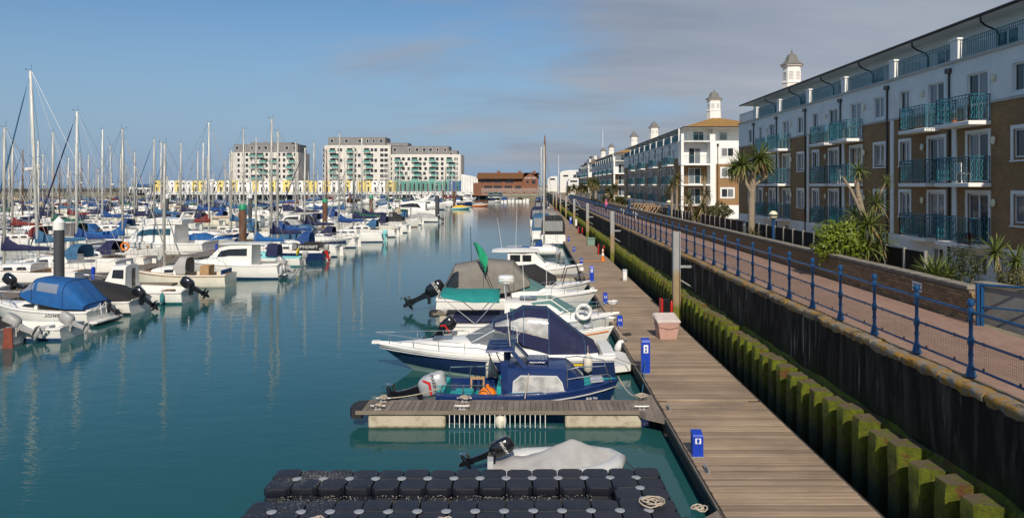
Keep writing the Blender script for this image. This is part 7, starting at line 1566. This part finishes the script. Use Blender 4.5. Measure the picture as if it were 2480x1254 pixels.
b = MB(); b.bbox(-2.0,-1.5,-.75,-.2,.1,.45,.02); b.build('cockpit_seat', M['cockpit_turq'], t); b = MB(); b.bbox(-.85,-.58,-.70,.70,.11,.62,.02); b.build('cockpit_bulkhead', M['cockpit_turq'], t)
b = MB(); b.lathe([(.03,-.02),(.2,.0),(.19,.03),(.03,.04)], 16, (-.92,.15,.80), Matrix.Rotation(R(70), 3, 'Y')); b.build('steering_wheel', M['black_plastic'], t)
b = MB(); b.plate([(1.70,-.40,.672),(2.05,-.28,.68),(2.05,.28,.68),(1.70,.40,.672)], (0,0,1), .012); b.build('deck_pad', M['gel_grey'], t); link('lettering', text_mesh('lettering', 'Bella Vita', .085, M['lettering_white'], .002, .3), t, (1.70, -.76, .36), (R(88), 0, R(16)))
outboard(t, -2.98, .0, .16, 73, 1.15, 'silver', 'gloss_black', 'MARINER', 'lettering_black', .125, accent='red_paint')
x = thing('buoy_ball', 'round orange buoy lying in the blue cuddy boat cockpit', 'buoy', (BX-1.12, BY-.45, .33)); b = MB(); b.ball((0,0,.0), .25, 16, 10, (1.05,1,.95)); b.build('ball', M['orange'], x, 'all'); b = MB(); b.lathe([(.05,.22),(.045,.3),(.02,.31)], 8); b.build('eye', M['orange'], x)
x = thing('tool_rack', 'wooden rod rack standing in the blue cuddy boat cockpit', 'rack', (BX-1.45, BY+.35, .11)); b = MB(); b.box(-.2,.2,-.03,.03,.45,.52); b.box(-.2,-.15,-.03,.03,0,.45); b.box(.15,.2,-.03,.03,0,.45); b.build('frame', M['pallet'], x); tubes(x, 'rod', [[(-.08,0,.1),(-.05,0,.85)],[(.08,0,.1),(.1,0,.8)]], .016, M['gloss_black'])
fender('long white fender hanging from the blue cuddy boat roof line against the cruiser', (gx(1186, 21.2), 21.35, gz(902, 21.2)), .13, .55, 'fender', .5)
# big navy canopy cruiser, bow to the left
NXc, NYc = -1.2, 23.75
t = thing('cabin_cruiser', 'large navy and white cabin cruiser with navy canopy, bow pointing out to the water', 'motor cruiser', (NXc, NYc, -.21), math.pi+R(1.5)); t.scale = (1, 1, .84)
h = Hull(7.7, 2.55, 1.30, 1.02, .42, 2.0, .93, 2.3, .55, .15, .36, .85, .90)
b = MB(); rings = h.rings(14); b.loft(rings, mats=[0,1,1,2,2,2]+[2,2,2,1,1,0]); b.f.append(list(range(13))[::-1]); b.m.append(1); link('hull', b.mesh('hull', [M['gel_white'], M['gel_navy'], M['antifoul_green']], 40), t)
h.deck(t, M['gel_white'], (.05,.34), .55, .2, None, .12); h.rubrail(t, M['gel_grey'], .024, -.15)
secs = [(-3.3,1.15,1.08,.98,1.14,.02),(-1.0,1.15,1.05,1.0,1.30,.04),(.0,1.08,.9,1.05,1.48,.08),(1.0,.9,.7,1.12,1.46,.08),(2.2,.6,.42,1.22,1.38,.05),(3.0,.3,.2,1.27,1.34,.02)]; cab(t, secs, M['gel_white'], 'deck_moulding')
b = MB(); b.bbox(1.35,2.0,-.28,.28,1.47,1.52,.02); b.build('fore_hatch', M['screen'], t)
b = MB()
q = [(.95,0,1.56),(.70,.78,1.50),(-.5,1.10,1.36)]; q2 = [(-.02,0,2.12),(-.20,.74,2.06),(-.85,1.02,1.95)]
for sg in (1,-1): b.loft([[(p[0],p[1]*sg,p[2]),(s_[0],s_[1]*sg,s_[2])] for p, s_ in zip(q, q2)])
b.build('windscreen', M['screen'], t); tubes(t, 'screen_frame', [[(p[0],p[1]*sg,p[2]) for p in q2] for sg in (1,-1)] + [[q[1], q2[1]], [(q[1][0],-q[1][1],q[1][2]),(q2[1][0],-q2[1][1],q2[1][2])], [q[2], q2[2]], [(q[2][0],-q[2][1],q[2][2]),(q2[2][0],-q2[2][1],q2[2][2])]], .022, M['steel'])
S = [(-3.35,1.0,1.08,1.22,.5),(-2.9,1.08,1.1,1.55,.48),(-1.75,1.12,1.12,2.62,.40),(-.95,1.06,1.45,2.66,.38),(-.62,1.0,1.78,2.42,.40),(.02,.80,2.03,2.15,.45)]; canopy(t, S, M['cv_navy'], 'canopy', (True, False), 16); seams(t, S[1:], M['cv_steel'])
for sg in (1,-1): canopy_window(t, S, -1.72, -.55, .14, .80, M['foil'], 'canopy_window', (sg,), 6, 1.02)
for sg in (1,-1): canopy_window(t, S, -.50, -.05, .35, 1.2, M['foil'], 'roof_window', (sg,), 8, 1.02)
 
h.rail(t, .42, .995, .42, 5, inset=.1)
for sg in (1,-1):
    b = MB(); b.plate([(-2.0,sg*1.235,.80),(-3.0,sg*1.225,.80),(-3.0,sg*1.225,.73),(-2.0,sg*1.235,.73)], (0,sg,0), .012); b.build('side_stripe', M['yellow_paint'], t); b = MB(); b.plate([(-1.6,sg*1.23,.87),(-3.7,sg*1.205,.87),(-3.7,sg*1.205,.67),(-1.2,sg*1.22,.67)], (0,sg,0), .008); b.build('name_panel', M['gel_navy'], t)
b = MB(); b.loft([[(-4.35,-.9,z),(-4.5,-.5,z),(-4.5,.5,z),(-4.35,.9,z),(-3.75,1.12,z),(-3.75,-1.12,z)] for z in (.42,.60,.66)], closed=True, cap0=True, cap1=True); b.build('bathing_platform', M['gel_white'], t, 30)
b = MB(); b.box(3.72,3.98,-.10,.10,1.30,1.40); b.build('anchor_roller', M['gel_white'], t)
fender('cream fender hanging at the stern quarter of the navy canopy cruiser', (gx(1424, 22.4), 22.42, gz(880, 22.4)), .14, .5, 'fender', .3)
# low white sports boat behind it, bow on the pontoon
t = thing('bow_rider', 'low white sports boat with orange side stripe and a black and red outboard', 'boat', (-.05, 26.5, 0), R(1)); h = Hull(6.2, 1.7, .85, .55, .25, .6, .9, 2.0, .3, .05, .4, .15); h.build(t, M['gel_white'], M['gel_white'], M['gel_white'], M['antifoul_black']); h.deck(t, M['gel_white'], (.04,.6), .2, .16, M['gel_grey'], .06)
for sg in (1,-1): b = MB(); b.loft([[(h.x(u), sg*(h.hb(u)+.008), h.sheer(u)-.10),(h.x(u), sg*(h.hb(u)+.008), h.sheer(u)-.14)] for u in (.4,.6,.75,.9,.97)]); b.build('side_stripe', M['orange'], t)
outboard(t, -3.12, .1, .52, 50, 1.0, 'gloss_black', 'gloss_black', accent='red_paint'); h.rail(t, .8, .99, .35, 2)
for x_, y_ in ((2.2,0),(1.6,.2)): b = MB(); b.bbox(x_-.2,x_+.2,y_-.15,y_+.15,.85,.92,.02); b.build('deck_hatch', M['gel_grey'], t)
# white cruiser with teal awning, bow on the pontoon
CX, CY = .15, 29.7
t = thing('cabin_cruiser', 'white cabin cruiser with a green awning over its stern and a radar on its roof', 'motor cruiser', (CX, CY, -.20), R(1)); t.scale = (1, 1, .85); h = Hull(7.0, 2.45, 1.15, .85, .35, 1.0, .93, 2.2, .4, .1, .38, .3)
h.build(t, M['gel_white'], M['gel_white'], M['gel_grey'], M['gel_grey']); h.deck(t, M['gel_white'], (.04,.34), .4, .2, None, .1); h.rubrail(t, M['gel_grey'])
secs = [(-1.2,1.0,.92,.85,1.80,.08),(.6,.98,.88,.88,1.72,.08),(1.15,.9,.7,.95,1.35,.06),(2.2,.55,.4,1.02,1.2,.04)]; cab(t, secs, M['gel_white'], 'superstructure'); side_window(t, secs, [(-1.0,.45),(.0,.45),(-.1,.8),(-1.0,.82)], M['glass_green'])
b = MB(); q = [(1.9,0,1.30),(1.45,.68,1.28),(.1,.92,1.5)]; q2 = [(.9,0,1.95),(.65,.66,1.93),(-.15,.85,1.86)]
for sg in (1,-1): b.loft([[(p[0],p[1]*sg,p[2]),(s_[0],s_[1]*sg,s_[2])] for p, s_ in zip(q, q2)])
b.build('windscreen', M['glass_green'], t); tubes(t, 'screen_frame', [[(p[0],p[1]*sg,p[2]) for p in q2] for sg in (1,-1)]+[[(p[0],p[1]*sg,p[2]) for p in q] for sg in (1,-1)]+[[(q[1][0],sg*q[1][1],q[1][2]),(q2[1][0],sg*q2[1][1],q2[1][2])] for sg in (1,-1)], .03, M['gel_white'])
b = MB(); n = 8; secs2 = []
for i in range(n+1):
    u = i/n; x = -3.75+u*2.35; secs2.append([(x, v*1.15, 2.25+.10*(1-v*v)-.20*(v*v if v < 0 else 0)*(.4+u)-.16*math.sin(math.pi*u)*abs(v)-.35*max(0,u-.75)) for v in (-1,-.6,-.2,.2,.6,1)])
b.loft(secs2); o = b.build('awning', M['cv_teal'], t, 'all'); md = o.modifiers.new('thick', 'SOLIDIFY'); md.thickness = .012
tubes(t, 'awning_frame', [[(-3.75,sg*1.12,2.2),(-2.3,sg*1.12,.85)] for sg in (1,-1)]+[[(-1.5,sg*1.1,2.0),(-2.4,sg*1.12,.85)] for sg in (1,-1)]+[[(-3.75,-1.12,2.2),(-3.75,0,2.33),(-3.75,1.12,2.2)]], .02, M['steel'])
b = MB(); b.lathe([(.06,0),(.30,.02),(.345,.08),(.35,.28),(.30,.38),(.05,.41)], 16, (-1.15,0,2.6)); rd = b.build('radar_dome', M['gel_white'], t, 40); b = MB(); b.lathe([(.352,2.84),(.352,2.88)], 16, (-1.15,0,0)); b.build('band', M['gel_grey'], rd)
link('lettering', text_mesh('lettering', 'raymarine', .11, M['lettering_black'], .002), rd, (-1.15,-.362,2.76), (R(90),0,0)); tubes(t, 'radar_mast', [[(-1.15,.2,1.8),(-1.15,.08,2.6)],[(-1.15,-.2,1.8),(-1.15,-.08,2.6)],[(-.9,0,1.8),(-1.1,0,2.6)]], .025, M['steel'])
b = MB(); b.bbox(-.6,.1,-.4,.4,1.88,1.95,.02); b.build('roof_hatch', M['screen'], t); tubes(t, 'aerial', [[(-.4,-.7,1.8),(-.5,-.75,4.1)],[(.5,-.5,1.75),(.48,-.5,3.4)]], .010, M['white_paint']); h.rail(t, .55, .995, .55, 5)
b = MB(); b.bbox(-3.3,-1.25,-.95,.95,.9,1.12,.05); b.build('cockpit_cover', M['cv_navy'], t)
x = thing('lifebuoy', 'white lettered lifebuoy ring hanging on the bow rail of the green awning cruiser', 'lifebuoy', (gx(1413, 28.9), 28.75, gz(755, 28.8)), R(0)); b = MB(); b.tube([(.27*math.cos(a), 0, .27*math.sin(a)) for a in [i*.2618 for i in range(24)]], .075, 8, True); ring = b.build('ring', M['white_paint'], x, 'all')
for i, ch in enumerate('LIFE BUOY'):
    a = math.pi*(.92-.84*i/8); link('lettering', text_mesh('lettering', ch, .09, M['lettering_black'], .002), ring, (.27*math.cos(a), -.078, .27*math.sin(a)), (R(90), 0, 0)) if ch != ' ' else None
# grey canopy boat with black outboard
GX, GY = -.6, 34.6
t = thing('cabin_cruiser', 'white sports cruiser under a large taupe grey canopy with big black tilted outboard', 'motor cruiser', (GX, GY, -.05), R(1)); t.scale = (1, 1, .90); h = Hull(7.6, 2.6, 1.15, .88, .35, 1.0, .94, 2.2, .45, .1, .38, .3); h.build(t, M['gel_white'], M['gel_white'], M['gel_navy'], M['antifoul_blue']); h.deck(t, M['gel_white'], (.04,.42), .4, .2, None, .1); h.rubrail(t, M['gel_grey'])
S = [(-3.7,1.02,.86,1.05,.5),(-3.0,1.15,.9,2.55,.40),(-1.6,1.15,1.05,2.85,.36),(-.2,1.08,1.3,2.72,.36),(.55,.9,1.55,1.75,.4)]; canopy(t, S, M['cv_grey'], 'canopy', (True, True), 16); seams(t, S, M['cv_black'])
canopy_window(t, S, -3.35, -2.75, .12, .75, M['glass_dark'], 'open_side', (-1,), 6, 1.015)
secs = [(-.3,1.05,.98,.92,1.30,.06),(1.0,.85,.6,1.0,1.30,.06),(2.3,.45,.3,1.1,1.2,.03)]; cab(t, secs, M['gel_white'], 'deck_moulding'); b = MB(); q = [(1.35,0,1.34),(1.0,.7,1.3),(-.1,.98,1.32)]; q2 = [(.55,0,1.82),(.4,.68,1.8),(-.35,.9,1.72)]
for sg in (1,-1): b.loft([[(p[0],p[1]*sg,p[2]),(s_[0],s_[1]*sg,s_[2])] for p, s_ in zip(q, q2)])
b.build('windscreen', M['glass_green'], t); h.rail(t, .55, .995, .5, 5); outboard(t, -4.2, 0, .80, 58, 1.40, 'gloss_black', 'gloss_black', 'SUZUKI', 'lettering_white', .15)
tubes(t, 'aerial', [[(-2.2,-.4,2.8),(-2.25,-.4,4.6)]], .014, M['gloss_black'])
x = thing('flag', 'green flag drooping from a short staff beside the taupe canopy', 'flag', (gx(1180, 33), 33.0, 1.4)); b = MB(); Yf = 33.0; zz0, zz1 = gz(662, Yf)-1.4, gz(590, Yf)-1.4; b.tube([(.35,0,zz0-.9),(-.62,0,zz1+.05)], .016, 5); b.build('staff', M['gloss_black'], x)
b = MB(); n = 12; rows_ = []
for i in range(n+1):
    u = i/n; cx_, cz_ = -.60+.52*u, zz1-(zz1-zz0)*u; w_ = .05+.30*math.sin(math.pi*min(1, u*1.05))**.8; rows_.append([(cx_-.02+w_*v, .07*math.sin(u*9+v*5), cz_+.10*v) for v in (0,.33,.66,1)])
b.loft(rows_); o = b.build('cloth', M['cv_flag'], x, 'all'); md = o.modifiers.new('thick', 'SOLIDIFY'); md.thickness = .01
# black covered boat
t = thing('speedboat', 'low white speedboat with a black peaked cover, bow rail towards the pontoon', 'boat', (.15, 38.2, 0), R(1)); h = cuddy(t, 6.0, 2.3, 'gel_white', boot='antifoul_black', can=None, eng=None, stripe=None, screen=False); canopy(t, [(-2.4,.9,.7,.8,.6),(-1.0,1.05,.75,1.75,.5),(.1,.95,.9,1.85,.5),(1.2,.7,1.0,1.2,.6)], M['cv_black'], 'boat_cover')
tubes(t, 'bow_frame', [[(1.5,-.7,.9),(1.75,-.65,1.75),(2.3,-.45,1.8),(2.5,-.4,.95)],[(1.5,.7,.9),(1.75,.65,1.75),(2.3,.45,1.8),(2.5,.4,.95)]], .025, M['gloss_black'])
# white angler with pilothouse
t = thing('pilothouse_boat', 'white pilothouse boat with a rounded overhanging roof and side windows', 'boat', (.45, 46.5, -.06), R(0)); t.scale = (1, 1, .95); h = Hull(5.8, 2.3, 1.05, .75, .3, .7, .92, 2.2, .4, .08, .38, .2); h.build(t, M['gel_white'], M['gel_white'], M['gel_white'], M['antifoul_black']); h.deck(t, M['gel_white'], (.04,.36), .35, .18, None, .08); h.rubrail(t, M['gel_grey'])
secs = [(-1.9,.85,.80,.75,1.95,.05),(-.2,.85,.78,.8,1.92,.05),(.45,.8,.62,.85,1.2,.05),(1.4,.5,.36,.92,1.05,.03)]; cab(t, secs, M['gel_white'], 'pilothouse')
for a, c in ((-1.75,-1.1),(-1.0,-.4)): side_window(t, secs, [(a,.5),(c,.5),(c,.9),(a,.9)], M['glass_dark'])
b = MB(); b.plate([(-.12,-.6,1.86),(-.12,.6,1.86),(.46,.55,1.24),(.46,-.55,1.24)][::-1], (.7,0,.6), .02); b.build('windscreen', M['glass_green'], t); b = MB(); b.loft([[(x_, v*w_, 2.0+.16*(1-v*v)*k) for v in (-1,-.7,-.3,0,.3,.7,1)] + [(x_, v*w_, 1.96) for v in (1,.3,-.3,-1)] for x_, w_, k in ((-2.9,.75,.5),(-2.5,.92,1),(-.8,.95,1.2),(-.05,.8,.8),(.1,.6,.4))], closed=True, cap0=True, cap1=True); b.build('roof', M['gel_white'], t, 50)
tubes(t, 'roof_rack', [[(-2.0,-.3,2.18),(-2.0,-.3,2.3),(-1.0,-.3,2.3),(-1.0,-.3,2.18)],[(-2.0,.3,2.18),(-2.0,.3,2.3),(-1.0,.3,2.3),(-1.0,.3,2.18)]], .02, M['steel']); h.rail(t, .5, .995, .45, 4); tubes(t, 'aerial', [[(-1.4,-.5,2.1),(-1.3,-.5,5.6)],[(-2.3,.3,2.1),(-2.6,.3,4.2)]], .009, M['white_paint'])
# sailing yacht with blue sail cover, then boats alongside farther on
t = thing('sailing_yacht', 'white yacht with bright blue boom cover and a rolled white tender on its stern', 'sailing yacht', (1.05, 57.5, 0), R(88)); h = yacht(t, 8.2, 2.7, gz(357, 62), cover=None, hood=None, mast='alu', thick=1.1)
b = MB(); b.tube([(-4.9,-1.0,1.25),(-4.9,-.9,1.25),(-4.9,.9,1.25),(-4.9,1.0,1.25)], [.25,.32,.32,.25], 12); b.build('rolled_tender', M['gel_white'], t, 'all'); tubes(t, 'davit', [[(-4.0,-.7,1.0),(-4.5,-.7,1.8),(-4.9,-.7,1.55)],[(-4.0,.7,1.0),(-4.5,.7,1.8),(-4.9,.7,1.55)]], .03, M['steel'])
x = thing('covered_boom', 'bright blue covered sail and boom slung across the white pilothouse boat stern', 'sail', (.1, 53.5, 0)); Yc = 53.5
b = MB(); b.loft([[(gx(px, Yc)-.1+ .0, -.14*k, gz(py, Yc)-.18*k),(gx(px, Yc)-.1, -.16*k, gz(py, Yc)+.12*k),(gx(px, Yc)-.1, 0, gz(py, Yc)+.26*k),(gx(px, Yc)-.1, .16*k, gz(py, Yc)+.12*k),(gx(px, Yc)-.1, .14*k, gz(py, Yc)-.18*k)] for px, py, k in ((1253,601,.7),(1275,604,.9),(1292,606,1.0),(1300,606,2.2),(1312,602,2.8),(1314,600,1.0))], closed=True, cap0=True, cap1=True); b.build('sail_cover', M['cv_blue'], x, 50); tubes(x, 'boom', [[(gx(1250,Yc)-.1,0,gz(602,Yc)-.12),(gx(1316,Yc)-.1,0,gz(603,Yc)-.12)],[(gx(1312,Yc)-.1,0,-.4),(gx(1312,Yc)-.1,0,gz(600,Yc))]], .05, M['alu'])
def alongside(name, lab, px, Y, L, B, can, win=True, col='gel_white'):
    t = thing(name, lab, 'motor cruiser', (gx(px, Y), Y+L/2, 0), R(90), 'cruisers lying alongside the pontoon'); h = cruiser(t, L, B, can=None, fly=False, hard=False, hullm=col)
    S = [(-L/2+.15,B*.44,.95,1.05,.35),(-L/2+.3,B*.46,.95,2.75,.34),(-L/2+2.2,B*.44,1.1,2.95,.34),(-L/2+3.6,B*.36,1.3,2.1,.4)]; canopy(t, S, M[can])
    b = MB(); b.plate([(-L/2+.14,-B*.36,1.45),(-L/2+.14,B*.36,1.45),(-L/2+.20,B*.36,2.45),(-L/2+.20,-B*.36,2.45)], (-1,0,.1), .02); b.build('rear_window', M['vinyl_clear'], t); canopy_window(t, S, -L/2+.5, -L/2+2.2, .3, .9, M['vinyl_clear']); b = MB(); b.bbox(-L/2-.05,-L/2+.1,-B*.46,B*.46,.35,1.1,.04); b.build('transom', M['gel_white'], t); return t
alongside('cabin_cruiser', 'white cruiser with black canopy lying stern on, clear rear window facing the camera', 1340, 72, 7.5, 2.6, 'cv_black')
alongside('cabin_cruiser', 'white cruiser with steel blue canopy just left of the black canopied one', 1312, 78, 7.0, 2.3, 'cv_steel'); alongside('cabin_cruiser', 'cruiser with dark canopy farther along, beyond the steel blue canopied one', 1308, 103, 8, 3.0, 'cv_navy')
alongside('cabin_cruiser', 'cruiser with grey arch canopy in front of the wooden masted ketch', 1328, 93, 7, 2.6, 'cv_grey')
t = thing('sailing_yacht', 'old yacht with a tall varnished wooden mast behind the alongside cruisers', 'sailing yacht', (gx(1320, 116), 116, 0), R(90)); yacht(t, 10, 3.0, gz(328, 116), 'gel_white', cover='cv_tan', hood=None, mast='mast_wood', thick=1.8)
t = thing('sailing_yacht', 'white yacht with slim mast and long crosstree near the wooden masted one', 'sailing yacht', (gx(1311, 130), 130, 0), R(90)); yacht(t, 9.5, 2.9, gz(355, 130), 'gel_white', cover='cv_navy', hood='cv_navy', mast='mast_white', thick=1.5)
for i, (px, Y, can) in enumerate(((1310, 146, 'cv_black'), (1316, 162, 'cv_navy'), (1308, 178, 'cv_blue'), (1314, 195, 'cv_steel'))): alongside('cabin_cruiser', 'far cruiser with %s canopy in the line along the pontoon end' % CN[can], px, Y, 8, 2.8, can)
# mooring lines and pontoon clutter
rope('pale line from the blue cuddy boat bow to the finger cleat', [(BX+2.45, BY-.2, .80), (gx(1545, 18.6), 18.7, DZ+.1)], sag=.12); rope('pale line from the blue cuddy boat cabin down to the finger cleat', [(BX+.0, BY-.72, 1.0), (BX-.1, 18.75, DZ+.06)], sag=.03)
rope('pale line from the tilted silver outboard to the outer finger cleat', [(BX-2.3, BY-.7, .62), (-3.8, 18.72, DZ+.08)], sag=.06); rope('blue line hanging from the tall pedestal to the water edge', [(3.38, 21.3, .9), (3.1, 20.2, .1), (2.2, 20.6, .7)], 'rope_blue', .014, .1)
coil('pale rope heaped on the finger gusset cleat', (gx(1552, 18.8), 18.75, DZ+.1), 40, .13, 8); coil('pale rope wound on the outer front cleat of the finger', (fx+.75, F1Y+.14, DZ+.07), 24, .08, 11); coil('pale rope heaped on the inner middle cleat of the finger', (fx+2.85, F1Y+.78, DZ+.07), 34, .11, 12); coil('pale rope wound on the outer rear cleat of the finger', (fx+.75, F1Y+.78, DZ+.07), 26, .09, 13)
coil('dark rope heap on the deck in front of the second blue pedestal', (gx(1518, gy(812, DZ)), gy(812, DZ), DZ), 34, .13, 15, 'rope_dark')
for px, py, z, lab in ((1500, 838, .3, 'fat white fender on the deck edge behind the navy cruiser stern'), (1432, 705, .45, 'white fender on the deck edge beside the black covered speedboat bow'), (1408, 655, .45, 'white fender on the deck edge beside the pilothouse boat bow'), (1213, 1025, .16, 'white fender floating under the finger pontoon')):
    Y = gy(py, z); X = gx(px, Y) if px > 1300 else gx(1213, 18.1); Y = Y if px > 1300 else 18.05; x = thing('fender', lab, 'fender', (X, Y, z), 0, 'fenders along the pontoon edge'); b = MB(); l = .42 if px > 1300 else .34; b.lathe([(.03,-l/2-.04),(.13,-l/2+.05),(.15,0),(.13,l/2-.05),(.03,l/2+.04)], 12, (0,0,0), Matrix.Rotation(R(30 if px > 1300 else 0), 3, 'Y')); b.build('body', M['fender' if px < 1300 else 'white_paint'], x, 'all'); b = MB(); b.tube([(0,0,.1),(.05,.02,.35)], .012, 4); b.build('lanyard', M['rope'], x)

for pts, lab in (([(2.55, 23.5, .55), (3.42, 22.0, DZ+.1)], 'pale line from the navy canopy cruiser stern to a deck cleat'), ([(3.1, 26.5, .85), (3.44, 25.8, DZ+.1)], 'pale line from the orange striped sports boat bow to the deck'), ([(3.55, 29.8, .75), (3.44, 28.0, DZ+.1)], 'pale line from the green awning cruiser bow to the deck'),
                 ([(3.1, 34.7, .95), (3.44, 33.5, DZ+.1)], 'pale line from the taupe canopied boat bow to the deck'), ([(3.1, 38.3, .85), (3.44, 37.5, DZ+.1)], 'pale line from the black covered speedboat bow to the deck'), ([(3.3, 46.5, .9), (3.44, 45.4, DZ+.1)], 'pale line from the pilothouse boat bow to the deck')): rope(lab, pts, sag=.06, r=.014)
# flower pots and chairs on the nearest balconies
M['terracotta'] = pm('terracotta', (.30,.11,.05), rough=.85, var=.15); M['flower_red'] = leaf_mat('red_flowers', (.40,.02,.02), (.55,.06,.03))
def pot(lab, x, y, z, m='bush_dark', s=1.0):
    t = thing('potted_plant', lab, 'potted plant', (x, y, z), 0, 'pot plants on the balconies'); b = MB(); b.lathe([(.09*s,0),(.13*s,.22*s),(.14*s,.25*s)], 10); b.build('pot', M['terracotta'], t, 40); b = MB()
    for i in range(120):
        d = Vector((rng.gauss(0,1), rng.gauss(0,1), abs(rng.gauss(0,1)))).normalized(); p = d*.2*s*rng.uniform(.5,1.1)+Vector((0,0,.27*s)); u = d.orthogonal().normalized()*.045*s; q = d.cross(u).normalized()*.03*s; b.add([p-u,p+q,p+u,p-q], [(0,1,2,3)])
    o = b.build('foliage', M[m], t); o['kind'] = 'stuff'
for i, (y, z, m, lab) in enumerate(((31.0, FL[0], 'flower_red', 'red flowering pot plant on the lowest near balcony, nearest pot'), (31.35, FL[0], 'bush_olive', 'olive pot plant beside the red flowers on the lowest near balcony'), (31.7, FL[0], 'bush_dark', 'dark pot plant on the lowest near balcony, third from its end'), (35.2, FL[0], 'bush_bright', 'bright green pot plant on the narrow lowest balcony'), (43.2, FL[1], 'bush_bright', 'bright pot plant on the middle balcony behind the shaggy palm'), (32.1, FL[2], 'bush_dark', 'dark pot plant on the upper near balcony'))): pot(lab, FACE_X-.62 if y < 34 or y > 40 else FACE_X-.45, y, z-.02, m)
for y, z, lab in ((43.9, FL[1], 'white garden chair on the middle balcony beside the bright pot plant'), (31.6, FL[1], 'white garden chair on the near middle balcony')):
    t = thing('garden_chair', lab, 'chair', (FACE_X-.5, y, z-.03), R(90), 'white garden chairs on balconies')
    b = MB(); b.bbox(-.22,.22,-.22,.22,.40,.44,.01); b.build('seat', M['white_paint'], t); b = MB(); b.bbox(-.22,.22,.20,.24,.44,.88,.01); b.build('backrest', M['white_paint'], t)
    for a in (-.19,.19):
        for c in (-.19,.19): MB().box(a-.02,a+.02,c-.02,c+.02,0,.40).build('leg', M['white_paint'], t)
